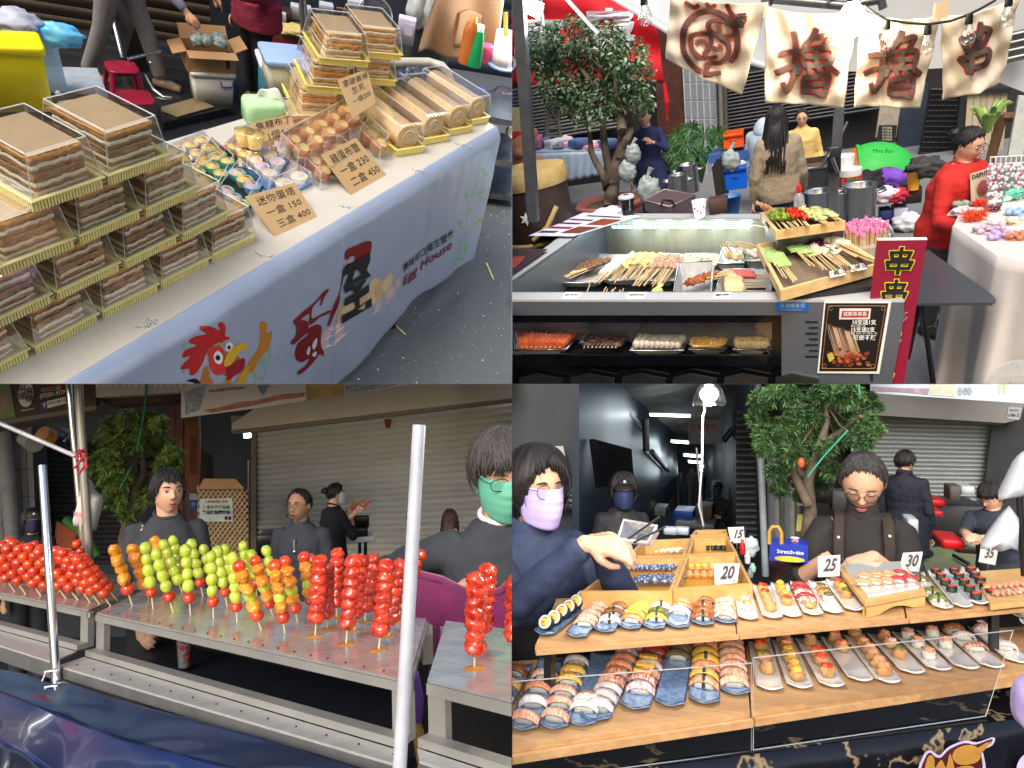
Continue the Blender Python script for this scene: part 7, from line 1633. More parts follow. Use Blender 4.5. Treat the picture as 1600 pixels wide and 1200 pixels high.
m=MB();bn3.pn(m,N('150 622 290 613 268 628 170 634'),.2,-.1);pA('underside',m,M('underside_brown',(66,52,46),.8,var=.3,scale=8))  # underside is a mottled dark brown, unlike the cream fascia
pl3=VPl(Q.D(0,700,6),Q.D(400,700,5.9))
t=thg('tiled_pillar','grey tiled pillar with joints at the left edge','pillar',pl3.at(30,850))
m=MB();pl3.pn(m,N('-60 640 48 640 60 900 -60 900'),.3,-.01);pA('core',m,M('grout_grey',(96,96,98),.8))
tl3=M('tile_grey3',(132,130,132),.5,var=.1)
for i in rg(8):
 for j in rg(6):
  x0=-34+i*10.4;y0=650+j*42;sk=(y0-650)*.045;m=MB();pl3.pn(m,[(x0+sk,y0),(x0+sk+9.4,y0),(x0+sk+11.2,y0+40.5),(x0+sk+1.8,y0+40.5)],.012,.012);pA('tile',m,tl3)
sgl('drain_pipe',MB().tb([pl3.at(2,655,.1),pl3.at(12,740,.1),pl3.at(22,860,.1)],.05,10),M('pipe_grey3',(150,152,156),.5),'grey drainpipe running down the tiled pillar','pipe',at=pl3.at(22,860,.1))
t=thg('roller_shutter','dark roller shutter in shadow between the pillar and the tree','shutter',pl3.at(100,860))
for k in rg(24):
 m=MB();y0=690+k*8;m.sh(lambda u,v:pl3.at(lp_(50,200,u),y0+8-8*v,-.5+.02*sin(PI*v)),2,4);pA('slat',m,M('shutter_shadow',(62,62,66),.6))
for i,(x,y)in en(((50,690),(100,680))):
 t=thg('security_camera',('white' if i==0 else 'orange-tipped grey')+' fitting mounted under the awning, left of the tree','camera',pl3.at(x,y,.4));m=MB()
 if i==0:m.tb([pl3.at(36,686,.2),pl3.at(54,694,.5)],[.04,.055],10);pA('housing',m,M('cam_grey',(170,168,160),.5))
 else:m.tb([pl3.at(115,697,.3),pl3.at(70,680,.6)],.05,8);m.mats=[M('cam_dark',(70,74,80),.5)];pA('arm',m);pA('tip',MB().tb([pl3.at(80,684,.56),pl3.at(66,678,.62)],.055,8),M('cam_orange',(206,140,60),.5));pA('bracket',MB().tb([pl3.at(96,672,.5),pl3.at(108,674,.5),pl3.at(100,690,.5)],.015,6),STL)
t=thg('orange_tent','orange and green tent fabric behind the white hanging bag','tent',pl3.at(110,870))
m=MB().mat(M('tent_orange3',(150,70,26),.7));m.tk(lambda u,v:pl3.at(82+60*u+6*v,870-56*v*(1-.6*u),.5+.4*sin(PI*u)),10,6,.01);pA('orange_panel',m)
pA('green_seam',MB().tb([pl3.at(104,812,.8),pl3.at(130,834,.9),pl3.at(152,868,.9)],.03,6),M('tent_green3',(60,120,50),.6))
t=thg('red_column','reddish brown panelled column right of the tree','column',pl3.at(285,880))
for k in rg(4):m=MB();pl3.pn(m,[(262+k*12,620),(273.4+k*12,620),(275.4+k*12,900),(264+k*12,900)],.15,.02+.01*(k%2));pA('panel',m,M('column_red',(122,84,80),.6,var=.1))
t=thg('wooden_plaque','long orange-brown wooden plaque with carved characters on the column','plaque',pl3.at(302,765))
m=MB();pl3.pn(m,N('289 664 293 659 308 660 312 668 313 766 290 767'),.03,.08);pA('board',m,wood('plaque_wood',C(126,66,34),C(150,84,44),.5,5,(8,8,1)))
m=MB().mat(M('carved_dark',(70,36,22),.7));pl3.text(m,'客\n家\n文\n物\n館',(302,712),13,0,off=.083);pA('carved_characters',m)
m=MB().mat(M('notice_white',(196,206,210),.5));pl3.pn(m,N('296 771 307 771 308 781 296 781'),.004,.06);m.mat(M('notice_blue',(30,90,180),.5));pl3.pn(m,N('296 781 308 781 308 797 297 796'),.004,.06);m.mat(WHT);pl3.text(m,'口',(302,788),6,.02,off=.066)
sgl('wall_notice',m,None,'small blue and white notice below the wooden plaque','notice',at=pl3.at(302,797,.06))
m=MB();pl3.pn(m,N('314 700 332 712 334 760 314 760'),.02,-.6);stc('dark_doorway',m,M('door_black3',(16,18,22),.6))
t=thg('ceiling_lamp','small lit tube lamp deep in the passage by the shutter','lamp',pl3.at(386,679,-.4));pA('tube',MB().tb([pl3.at(381,679,-.4),pl3.at(393,678,-.4)],.03,8),emi('tube_small',(.9,.97,1),12))
m=MB();pl3.pn(m,N('360 650 398 650 398 672 363 668'),.3,.1);sgl('beam_end',m,M('beam_cream',(170,160,140),.6),'cream boxed beam end beside the shutter housing','beam',at=pl3.at(380,670))
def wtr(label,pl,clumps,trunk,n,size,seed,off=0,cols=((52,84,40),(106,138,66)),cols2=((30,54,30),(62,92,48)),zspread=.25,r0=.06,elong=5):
 rt=Rn(seed);t=thg('podocarpus_tree',label,'tree',pl.at(*trunk[0][0],off));cl=[]
 for x,y,r_ in clumps:
  c=pl.at(x,y,off+rt.u(-zspread,zspread));k=hypot(pl.at(x+10,y,off).x-pl.at(x,y,off).x,pl.at(x+10,y,off).y-pl.at(x,y,off).y)/10;cl.append((c,(r_*k,r_*k*.9,r_*k*.8),r_*r_))
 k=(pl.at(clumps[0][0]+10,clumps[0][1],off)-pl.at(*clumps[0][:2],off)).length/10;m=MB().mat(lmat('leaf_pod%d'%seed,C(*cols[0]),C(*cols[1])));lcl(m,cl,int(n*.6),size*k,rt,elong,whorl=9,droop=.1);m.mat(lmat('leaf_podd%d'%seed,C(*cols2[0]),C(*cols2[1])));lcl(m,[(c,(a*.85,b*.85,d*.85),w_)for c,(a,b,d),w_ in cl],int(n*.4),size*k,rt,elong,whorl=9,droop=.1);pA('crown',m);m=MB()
 for i,S_ in en(trunk):
  pp=[pl.at(*q_,off+rt.u(-.08,.08))for q_ in S_];m.tb(pp,[lp_(r0*(1 if i==0 else.55),r0*.2,j/(len(pp)-1))for j in rg(len(pp))],8)
 for c,rad,w_ in cl:
  tp_=pl.at(*trunk[0][-1],off);m.tb([tp_,(tp_+c)/2+V3(0,.1,-.03),c],[r0*.16,r0*.1,r0*.04],5)
 pA('trunk',m,bark);return t
wtr('bushy podocarpus tree with whorled narrow leaves behind the smiling woman',VPl(Q.D(0,700,5),Q.D(400,700,5)),[(180,665,22),(205,655,22),(235,660,22),(170,690,20),(200,688,24),(235,690,24),(258,700,20),(165,720,22),(195,722,24),(228,725,24),(262,728,22),(155,745,18),(180,750,22),(215,755,20),(180,778,20),(205,790,20),(228,778,16),(268,712,18),(195,805,14),(250,660,14)],[N('196 880 198 840 205 800 212 760 210 720'),N('205 800 225 785 240 760'),N('212 760 225 740 222 700')],1500,11,3,cols=((110,146,62),(184,208,106)),cols2=((44,70,38),(86,116,58)))
m=MB();gp=VPl(Q.D(0,700,4.4),Q.D(400,700,4.4));m.tb([gp.at(230,595),gp.at(224,650),gp.at(215,702)],.006,5);m.tb([gp.at(205,730),gp.at(195,750),gp.at(187,765)],.006,5)
sgl('green_string',m,M('string_green',(40,130,90),.6),'thin green string hanging through the tree','string',at=gp.at(215,702))
ctp=VPl(Q.D(0,700,4.6),Q.D(400,700,4.6))
t=thg('carton_stack','tall patterned brown carton with a white green-lettered notice','cardboard box',ctp.at(350,870))
m=MB();ctp.pn(m,N('308 764 380 764 392 880 308 880'),.5);pA('carton_body',m,M('carton_net',(118,94,66),.8,var=.1))
m=MB().mat(M('net_line',(190,164,124),.8))
for k in rg(-12,16):
 x=310+k*7.5;m.tb([ctp.at(max(309,min(388,x)),766 if x>=309 else 766+(309-x)*1.35,.003),ctp.at(max(309,min(388,x+84)),879 if x+84<=388 else 879-(x+84-388)*1.35,.003)],.0045,3,cap=0);x2=x+84;m.tb([ctp.at(min(388,max(309,x2)),766 if x2<=388 else 766+(x2-388)*1.35,.003),ctp.at(max(309,x),879 if x>=309 else 879-(309-x)*1.35,.003)],.0045,3,cap=0)
pA('net_print',m,kind='stuff')
m=MB();ctp.pn(m,N('318 748 368 748 382 764 310 764'),.02,.02);pA('flap',m,CARDB)
m=MB().mat(M('notice_green_white',(206,216,206),.5));ctp.pn(m,N('312 780 363 778 364 815 312 815'),.004,.008);pA('notice',m)
m=MB().mat(M('txt_red',(180,50,60),.5));ctp.text(m,'愛護環境衛生一起來',(338,784),4.5,.01,off=.014,wpx=36);m.mat(M('txt_green',(50,130,100),.5));ctp.text(m,'優質中藥房推薦',(338,793),6,.02,off=.014,wpx=42);m.mat(INK);ctp.text(m,'藥品防制關懷站',(338,801),6.5,.03,off=.014,wpx=44);ctp.pn(m,N('351 807 355 807 355 812 351 812'),.001,.013);ctp.pn(m,N('357 807 361 807 361 812 357 812'),.001,.013);pA('lettering',m)
m=MB();sp3=VPl(Q.D(400,800,4.2),Q.D(800,800,4))
vbox('black case standing behind the man with the headset','black_case','case',sp3,400,438,835,872,.3,BLK)
t=thg('side_table','white side table with dark legs below the black speaker case','table',sp3.at(558,900))
m=MB();sp3.pn(m,N('538 840 574 838 577 846 540 848'),.02);c=sp3.at(556,843);m.rb((c.x,c.y+.12,c.z),(.22,.3,.03),.02);pA('tabletop',m,WHT)
for x in(562,571):pA('leg',MB().tb([sp3.at(x,845),sp3.at(x,910)],.01,6),BLK)
vbox('black flat case stacked on the white side table','speaker_case','case',sp3,542,575,825,840,.22,BLK,off=.01)
vbox('black open case leaning on top of the flat case','speaker_case','case',sp3,550,577,806,824,.05,M('case_black2',(36,36,38),.4),off=-.05)
def rod(label,a,b,pl,r_,mt,name='steel_post',cat='post',n=10,offa=0,offb=0):
 A_,B_=pl.at(*a,offa),pl.at(*b,offb);m=MB().tb([A_,B_],r_,n);return sgl(name,m,mt,label,cat,at=B_)
chrome=M('chrome',(206,208,214),.12,.9,var=.05)
cpost=VPl(Q.D(0,700,3.4),Q.D(400,700,3.4))
rod('bright steel canopy post, left of the pair behind the tomato skewers',(104,560),(133,900),cpost,.011,chrome)
rod('dull galvanised canopy post, right of the pair behind the tomato skewers',(120,560),(141,900),cpost,.017,M('galvanised',(150,146,136),.45,.5,var=.15),offa=.02,offb=.02)
rod('thin white rod running diagonally from the left edge to the posts',(-20,653),(130,718),cpost,.009,M('rod_white',(206,206,210),.3,.3),'canopy_rod','rod',offa=.05,offb=.04)
m=MB();c=cpost.at(131,716,.05);
for k in rg(7):m.tb([c+V3(rnd.u(-.02,.02),-.02,rnd.u(-.04,.04)),c+V3(rnd.u(-.03,.04),-.04,rnd.u(-.07,.05))],.005,5)
sgl('red_tie',m,M('tie_red',(196,40,60),.5),'knotted red plastic ties at the joint of the rod and posts','tie',at=c)
t=thg('hanging_bag','white carrier bag hanging from the canopy posts','bag',cpost.at(138,830,.05))
bp_=N('137 746 143 752 144 762 160 775 162 781 151 828 145 830 115 822 114 817 122 790 128 770 132 762')
m=MB();P_=[cpost.at(x,y,-.05)for x,y in bp_];c=sum(P_,Vc())/len(P_)
m=pillow(P_,c,.8,.06)
pA('bag',m,M('bag_white3',(206,204,200),.5,var=.06,bump=.6,bsc=20))
m=MB().mat(M('bag_pink',(200,80,110),.5));cpost.text(m,'謝謝',(123,805),9,.01,off=.09,ex=(1,.2));pA('print',m)
blk3=M('black_jersey',(56,60,66),.9,var=.1,scale=20,bump=.35,bsc=220)
prs('smiling young woman with fringe in a black sweatshirt behind the grape skewers',262,768,68,R(8),shirt=blk3,hair='fringe',female=1,vox=.006,head=(14,2,0),mouth=.003,smile=.004,depth=3.3,hair_mat=M('hair_soft',(34,32,36),.35,var=.5,scale=60,sr=(6,6,1),bump=.4,bsc=220),wristL=(-.02,-.25,-.42),wristR=(.02,-.25,-.42),elbowL=(.06,-.02,-.28),elbowR=(-.06,-.02,-.28))
inf=prs('man in glasses with a headset microphone and grey zip-neck shirt',468,790,50,R(-26),shirt=M('shirt_slate',(66,70,78),.85,var=.1,scale=20,bump=.3),hair='crop',glasses=1,glass_round=0,vox=.007,mouth=.006,head=(-8,0,0),collar_h=.045,skin=SKIN2,depth=3.6)
m=MB();m.T=inf['HT'];m.tb([(-.078,-.01,-.01),(-.075,-.05,-.05),(-.045,-.095,-.06)],.002,5);m.bl((-.04,-.1,-.062),.008,8,6);m.bl((-.08,0,0),.016,10,8,(.5,1,1));part('headset',m,BLK,inf['body'])
m=MB();s_=inf['sh'];m.box((s_.x,s_.y-.125,s_.z-.1),(.016,.012,.07));m.bl((s_.x,s_.y-.13,s_.z-.15),.016,10,8,(1,.5,1));part('pendant',m,STL,inf['root'])
navy3=M('black_sweater',(28,29,34),.9,var=.1,scale=20,bump=.3)
inf=prs('woman seen from the side with a hair bun and white mask holding two skewers',524,772,33,R(118),shirt=navy3,hair='bun',mask=M('mask_white',(210,212,220),.7),female=1,vox=.009,head=(-16,0,0),depth=4,sleeve='mid',reachL=(556,800,-.1),reachR=(548,806,0),curlL=1.1,curlR=1.1)
for k,(a,b)in en((((543,802),(558,785)),((556,798),(576,783)))):
 A_,B_=sp3.at(*a,.05),sp3.at(*b,.05);t=thg('fruit_skewer','small candied skewer held up by the woman with the bun, %s'%('nearer her shoulder' if k==0 else 'farther from her'),'skewer',A_,0,'skewers held by the woman with the bun');pA('stick',MB().tb([A_,B_],.003,5),stickm);m=MB()
 for j in rg(4):m.bl(A_.lerp(B_,.4+j*.2),.013,8,6)
 pA('fruit',m,M('candy_small',(206,110,60),.2,coat=.6))
prs('person with long reddish brown hair in a black coat by the shutter',703,812,31,R(150),shirt=navy3,hair='long',hair_mat=HAIRB,female=1,vox=.011,depth=3.9,fat=.95)
prs('person in a dark cap and navy mask behind the tomato skewers, far left',52,815,36,R(10),shirt=navy3,hair='bob',mask=M('mask_navy',(30,36,62),.7),cap=M('cap_greybrown',(70,62,62),.8),emblem=WHT,female=1,vox=.01,depth=4,head=(5,-4,0))
inf=prs('masked young man with glasses and a thick black fringe at the right edge',784,738,128,R(-12),shirt=blk3,hair='bowl',mask=M('mask_green',(112,196,168),.75,var=.04),glasses=1,glass_round=0,glass_size=1.02,vox=.006,head=(8,18,-4),depth=2.62,eyes_down=1,hair_mat=HAIRG,reachR=(672,945,.05),handR=0,reachL=(785,940,-.12),collar_mat=WHT)
m=MB();s_=inf['sh'];m.mat(WHT)
for k in rg(4):m.text(('•  ','•  ','- JA','＝HA')[k],(s_.x+.03,s_.y-.155,s_.z-.2-k*.022),(1,0,0),(0,-.1,1),.022,lift=.004)
part('chest_print',m,None,inf['root'])
tw=VPl(Q.D(0,950,2.45),Q.D(800,950,2.35))
t=thg('towel','magenta towel draped behind the racks under the young man','towel',tw.at(700,1040))
tp_=N('618 890 640 893 690 905 730 925 780 925 800 905')
def twf(u,v):
 x=lp_(618,800,u);yt=np.interp(x,[q_[0]for q_ in tp_],[q_[1]for q_ in tp_]);yb=lp_(1060,1010,u);return tw.at(x,lp_(yt,yb,v),.02*sin(u*15)*v)
pA('cloth',MB().tk(twf,40,16,.008,off=(0,-1,0)),M('towel_magenta',(132,34,98),.95,var=.14,scale=30,bump=1,bsc=220,sheen=.6))
pA('rolled_edge',MB().tb([twf(k/20,0)for k in rg(21)],.012,8),M('towel_magenta'))
rk3=M('rack_aluminium',(190,188,184),.24,.6,var=.16,scale=4,sr=(1,5,1),rv=.03)
rkf=M('rack_frame',(158,156,150),.42,.4,var=.12,scale=6,rv=.03)
def rack(label,fl,fr,br,bl,lower,apron=22,n_plank=7,z=RZ):
 A_,B_,C_,D_=(Q.P(*q_,z)for q_ in(fl,fr,br,bl));t=thg('steel_rack',label,'rack',(A_+B_)/2,0,'stepped aluminium display racks')
 for k in rg(n_plank):
  f0,f1=k/n_plank,(k+.94)/n_plank;a,b,c,d=A_.lerp(D_,f0),B_.lerp(C_,f0),B_.lerp(C_,f1),A_.lerp(D_,f1);pA('top_plank',MB().pn([a,b,c,d]if(b-a).cross(c-a).z>0 else[d,c,b,a],.006),rk3)
 pA('backing_sheet',MB().pn([q_-zv(.008)for q_ in((A_,B_,C_,D_)if(B_-A_).cross(C_-A_).z>0 else(D_,C_,B_,A_))],.004),rkf);vp=VPl(A_,B_);th=Q.px(A_);za=vp.at(fr[0],fr[1]+apron).z;u=(B_-A_).normalized();n=vp.n;h=z-za
 def board(p,q_,z1,z0,nm,mt=rkf,thk=.02,off=0):
  m=MB();p=p+n*off;q_=q_+n*off;m.pn([V3(p.x,p.y,z0),V3(q_.x,q_.y,z0),V3(q_.x,q_.y,z1),V3(p.x,p.y,z1)]if((q_-p).cross(zv(1))).dot(n)>0 else[V3(p.x,p.y,z1),V3(q_.x,q_.y,z1),V3(q_.x,q_.y,z0),V3(p.x,p.y,z0)],thk);pA(nm,m,mt)
 board(A_,B_,z-.007,z-h,'front_rail',off=.004);lw=.05;board(A_,A_+u*lw,z-h-.001,lower,'leg');board(B_-u*lw,B_,z-h-.001,lower,'leg');E_=D_;F_=C_
 for s0,s1 in((A_,D_),(B_,C_)):
  m=MB();d=(s1-s0);m.pn([s0-zv(.01),s1-zv(.01),s1-zv(h),s0-zv(h)],.006);pA('side_rail',m,rkf)
 for s1 in(C_,D_):pA('leg',MB().box((s1.x,s1.y,(z-.02+lower)/2),(.03,.03,z-.02-lower)),rkf)
 return t,A_,B_,C_,D_,vp,u,n,h
low3=VPl(Q.P(150,955,RZ),Q.P(640,1060,RZ)).at(165,1022).z
t,A_,B_,C_,D_,vp3,u3,n3,h3=rack('long middle aluminium rack holding the grape and strawberry skewers',(151,957),(638,1063),(666,966),(252,909),low3,20)
MID=t
def step(t,A_,B_,u,n,lower,pf0,pf1,n_pl=2):
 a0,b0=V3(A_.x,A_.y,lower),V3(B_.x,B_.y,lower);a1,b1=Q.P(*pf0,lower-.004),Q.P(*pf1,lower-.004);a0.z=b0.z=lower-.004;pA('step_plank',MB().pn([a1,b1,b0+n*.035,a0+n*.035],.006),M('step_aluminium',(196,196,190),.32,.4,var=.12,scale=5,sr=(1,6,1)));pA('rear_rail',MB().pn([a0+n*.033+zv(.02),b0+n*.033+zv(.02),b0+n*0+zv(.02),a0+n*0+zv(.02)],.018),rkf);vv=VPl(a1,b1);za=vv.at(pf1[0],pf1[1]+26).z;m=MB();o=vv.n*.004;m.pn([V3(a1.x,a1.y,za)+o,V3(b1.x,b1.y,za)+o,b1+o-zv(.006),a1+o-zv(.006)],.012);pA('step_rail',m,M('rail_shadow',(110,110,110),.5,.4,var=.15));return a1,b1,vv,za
a1,b1,vv3,za3=step(t,A_,B_,u3,n3,low3,(91,1040),(628,1196))
m=MB();q0,q1=D_-zv(.02),C_-zv(.02);m.pn([q0-zv(.5),q1-zv(.5),q1,q0],.004);sgl('black_cloth',m,M('black_cloth3',(22,22,26),.9),'near-black sheet painting the dark interior behind the middle rack','cloth',at=q0)  # near-black colour stands for the shaded interior under the rack
m=MB();q2_=[V3(v.x,v.y,low3-.1)for v in(A_,B_,C_,D_)];m.pn(q2_,.01);m.mats=[M('tray_navy3',(30,34,46),.5)];sgl('under_tray',m,None,'dark tray under the middle rack where the cups stand','tray',at=q2_[0])
rv=MB();r3=Rn(2)
for k in rg(22):p_=A_.lerp(B_,(k+.5)/22)-n3*.02;rv.bl(p_+zv(.001),.0028,6,4)
for k in rg(14):p_=a1.lerp(b1,(k+.5)/14)-n3*.03;rv.bl(p_+zv(.001),.0028,6,4)
part('rivets',rv,BLK,MID,1,kind='stuff')
t2_,*_r=rack('left aluminium rack crowded with candied tomato skewers',(-120,901),(138,953),(243,908),(-20,868),VPl(Q.P(0,928,RZ),Q.P(138,953,RZ)).at(138,1012).z,12)
A2,B2=_r[0],_r[1]
step(t2_,A2,B2,_r[5],_r[6],VPl(A2,B2).at(138,1012).z,(-120,970),(82,1034))
t3_,*_r3=rack('right aluminium rack with the thick strawberry skewers',(668,1062),(860,1108),(850,990),(697,969),VPl(Q.P(668,1062,RZ),Q.P(860,1108,RZ)).at(680,1160).z,26)
step(t3_,_r3[0],_r3[1],_r3[5],_r3[6],VPl(_r3[0],_r3[1]).at(680,1160).z,(655,1188),(860,1255))
m=MB();q0,q1=_r3[3]-zv(.02),_r3[2]-zv(.02);m.pn([q0-zv(.5),q1-zv(.5),q1,q0],.004);sgl('black_cloth',m,M('black_cloth3'),'near-black sheet painting the dark interior behind the right rack','cloth',at=q0)  # same near-black sheet for the shaded interior of the right rack
for i,(x,yb,yt,lab)in en(((227,1000,960,'red patterned paper cup under the middle rack, left one'),(288,1042,970,'red and teal patterned paper cup under the middle rack'))):
 b=Q.P(x,yb,low3-.085);s_=Q.scale(b);sgl('paper_cup',MB().lt([(9.5/s_,0),(14/s_,60/s_),(14.5/s_,61/s_),(13/s_,60/s_)],20),M('cup_pattern',(150,40,50),.6,col2=(90,130,130),scale=60,thresh=(.45,.55)),lab,'cup',loc=b)
sug3=M('sugar_puddle',(176,116,30),.12,var=.25,scale=30,coat=.6)
rod('chrome pole standing at the front between the left and middle racks',(66,727),(92,1125),VPl(Q.P(85,1035,low3),Q.P(95,1037,low3)),.0125,chrome,'chrome_pole','pole',14,.03,.03)
rod('thick pale grey pole at the front of the middle rack',(655,664),(621,1260),VPl((0,1.22,0),(1,1.22,0)),.0118,M('pole_pale',(196,200,210),.4,.1),'grey_pole','pole',16)
tie=VPl(Q.P(85,1035,low3),Q.P(95,1037,low3))
m=MB()
for y in(1048,1072):m.tb([tie.at(70,y+2,.05),tie.at(82,y,.055),tie.at(90,y,.05)],.0028,6);m.tb([tie.at(72,y+2,.05),tie.at(66,y+16,.05)],.0025,5);m.tb([tie.at(85,y+1,.055),tie.at(90,y+14,.05)],.0025,5)
sgl('cable_tie',m,WHT,'white plastic ties knotted round the chrome pole','tie',at=tie.at(82,1060,.05))
candy=M('candy_red',(196,30,10),.1,scale=26,col2=(236,84,26),coat=1,sss=.06,rv=.2);candy2=M('candy_strawberry',(150,12,8),.1,col2=(228,70,24),scale=34,coat=1,sss=.05,rv=.2,bump=.35,bsc=130)
grape=M('candy_grape',(188,206,60),.14,var=.15,scale=40,coat=1,sss=.25,rv=.08);manda=M('candy_mandarin',(246,152,36),.2,var=.2,scale=60,coat=1,sss=.25,rv=.08,bump=.4,bsc=140)
def fsk(label,top,base,kinds,grp,rpx,z=RZ,foot=.86,seed=0,puddle=0,dy=0):
 B_=Q.P(*base,z);T_=VPl(B_,B_+V3(1,0,0)).at(*top,-dy);s_=Q.scale(B_);r_=rpx/s_;t=thg('fruit_skewer',label,'fruit skewer',B_,0,grp);rq=Rn(seed*13+len(label));d=(T_-B_);L=d.length;dn=d/L;rot=dn.to_track_quat('Z','Y').to_matrix();pA('stick',MB().tb([B_-zv(.01),T_-dn*.01],.0024,6),stickm);tot=sum({'o':1.5,'O':3}.get(k,1)for k in kinds);span=L*foot-r_*.6;pos=L-r_*.7;unit=span/tot
 for i,k in en(kinds):
  wgt={'o':1.5,'O':3}.get(k,1);c=B_+dn*(pos-unit*wgt/2+r_*.3);pos-=unit*wgt;m=MB()
  if k=='r':m.mat(candy);m.bl(c,r_*rq.u(.96,1.1),16,12,(1,1,.95),rot);nm='tomato'
  elif k=='s':m.mat(candy2);m.bl(c,r_*rq.u(.98,1.15),18,12,(1.08,1.08,.92),rot@Mx.Rotation(rq.u(-.4,.4),3,'X'),.28,seed+i);nm='strawberry'
  elif k=='g':m.mat(grape);m.bl(c,r_*rq.u(.95,1.08),16,12,(.98,.98,1.2),rot@Mx.Rotation(rq.u(-.2,.2),3,'X'),.12,seed+i);nm='grape'
  else:
   m.mat(manda);nm='mandarin_segment';w_=unit*wgt
   if k!='O':m.bl(c,r_*1.1,18,14,(1.3 if k=='O' else 2,.95,w_/(2*r_)*(1 if k=='O' else.95)),rot@Mx.Rotation(rq.u(-.35,.35)if k=='o' else 0,3,'Y'),.35,seed+i*3)
   if k=='O':
    for j in rg(4):m.bl(c+dn*w_*(j-1.5)*.25+rot@V3((-1)**j*r_*.28,0,0),r_*1.15,14,10,(1.2,.85,.85),rot@Mx.Rotation(.5*(-1)**j,3,'Y'),.25,j+seed)
  pA(nm,m)
 if puddle:pB('sugar_puddle',MB().lt([(r_*rq.u(1,1.3),0),(r_*.8,.003),(.001,.004)],18,sx=1.2,sy=.8),sug3)
 return t
r3=Rn(21);k=0
for row,(y0,dx,n_,dtop)in en(((906,0,9,(-46,-62)),(918,8,10,(-58,-72)),(932,2,9,(-66,-84)))):
 for i in rg(n_):
  bx_=(row*26+dx+0)*.6+i*19-5+r3.u(-4,4);by_=y0+i*.9+(i-4)*2+r3.u(-2,2)
  if bx_>205:continue
  fsk('candied tomato skewer leaning left, %s from the left in the %s row'%(ORD[i],('back','middle','front')[row]),(bx_+dtop[0]+r3.u(-6,6),by_+dtop[1]+r3.u(-6,4)),(bx_,by_),'rrrrrr','candied tomato skewers on the left rack',9.4,seed=k,foot=.84);k+=1
fsk('tomato skewer sticking up highest beside the chrome pole',(50,842),(84,915),'rrrrr','candied tomato skewers on the left rack',7.4,seed=91);fsk('tomato skewer sticking up alone behind the tomatoes',(116,842),(150,912),'rrrrr','candied tomato skewers on the left rack',7.4,seed=92)
fsk('thin skewer of yellow fruit leaning among the tomatoes',(2,846),(48,906),'ooo','mandarin skewers',4.6,seed=93)
GS=[((175,850),(208,945),'Or','mandarin skewer with a red berry foot, at the left end of the middle rack',9.5),((204,850),(234,935),'Oo','mandarin skewer right behind the first grape skewer',9.5),((240,838),(266,918),'Oo','mandarin skewer half hidden behind the grapes',9),((226,845),(240,951),'ggggr','first grape skewer from the left, with a dark red berry foot',8.6),((252,842),(286,925),'ggggg','grape skewer leaning right in the back row, second from the left',8.2),((241,855),(272,957),'ggggr','second front grape skewer leaning right',8.4),((268,836),(290,918),'ggggr','grape skewer poking up before the woman’s chest',7.8),((289,848),(298,961),'ggggr','third front grape skewer, upright',8.6),((297,840),(318,932),'ggggr','grape skewer behind the third, leaning right',8),((316,848),(336,922),'gggr','short grape skewer in the back row, middle',7.6),((329,858),(334,966),'ggggr','fourth front grape skewer, upright',8.4),((338,852),(356,948),'ggggr','grape skewer right behind the fourth',8),((350,848),(364,925),'gggr','slim grape skewer in the back row, right of middle',7.2),((363,862),(371,973),'gggggr','last front grape skewer, next to the tomato-topped one',8.6),((378,844),(392,925),'ggggr','grape skewer in the back row before the black case',7.2),((392,858),(402,930),'gggr','low grape skewer behind the tomato-topped ones',7.6),((414,850),(432,930),'gggr','last grape skewer of the back row',7),((370,875),(410,984),'roogor','tomato-topped mandarin and grape skewer, first of five',9.4),((396,868),(428,962),'roogor','tomato-topped mandarin and grape skewer, second of five',9),((428,874),(446,989),'roogor','tomato-topped mandarin and grape skewer, third of five',9.4),((443,868),(466,972),'roogor','tomato-topped mandarin and grape skewer, fourth of five',9),((474,862),(488,958),'roogor','tomato-topped mandarin and grape skewer, fifth of five',8.8)]
for i,(a,b,kd,lb,r_)in en(GS):fsk(lb,a,b,kd,'mixed fruit skewers on the middle rack',r_*1.12,seed=i*5+1,foot=.86)
SS=[((527,856),(526,965),9.2,'back strawberry skewer, first from the left'),((486,866),(490,945),8.6,'strawberry skewer tucked behind the mandarin ones'),((501,866),(492,994),10.6,'front strawberry skewer, first from the left'),((513,880),(511,983),9,'dark strawberry skewer touching the first front one'),((566,866),(553,986),9.4,'strawberry skewer half behind the second front one'),((553,866),(540,1007),11,'front strawberry skewer, second from the left'),((584,864),(569,972),9.6,'back strawberry skewer, third from the left'),((605,872),(591,1016),11.4,'front strawberry skewer, third from the left'),((628,872),(606,994),9.6,'strawberry skewer between the third front one and the grey pole'),((657,856),(618,972),9.4,'strawberry skewer crossing behind the grey pole')]
for i,(a,b,r_,lb)in en(SS):fsk('candied '+lb,a,b,'sssssss' if i%2==0 else 'sssssss','candied strawberry skewers on the middle rack',r_*1.08,seed=i*9+3,puddle=1,foot=.84)
fsk('thick candied strawberry skewer at the front of the right rack',(744,892),(741,1044),'sssssss','candied strawberry skewers on the right rack',14,seed=61,puddle=1,foot=.86)
fsk('candied strawberry skewer behind the thick one on the right rack',(764,880),(751,1006),'sssssss','candied strawberry skewers on the right rack',13,seed=62,foot=.86)
fsk('candied strawberry skewer cut by the right edge',(806,900),(802,1020),'ssssss','candied strawberry skewers on the right rack',13,seed=63,foot=.86)
navy=M('tarp_navy',(26,34,56),.28,var=.2,scale=4,bump=.25,bsc=10,coat=.3);blue=M('tarp_blue',(36,62,124),.25,var=.16,scale=4,bump=.25,bsc=12,coat=.4)
vf=VPl(a1+vv3.n*.03,b1+vv3.n*.03)
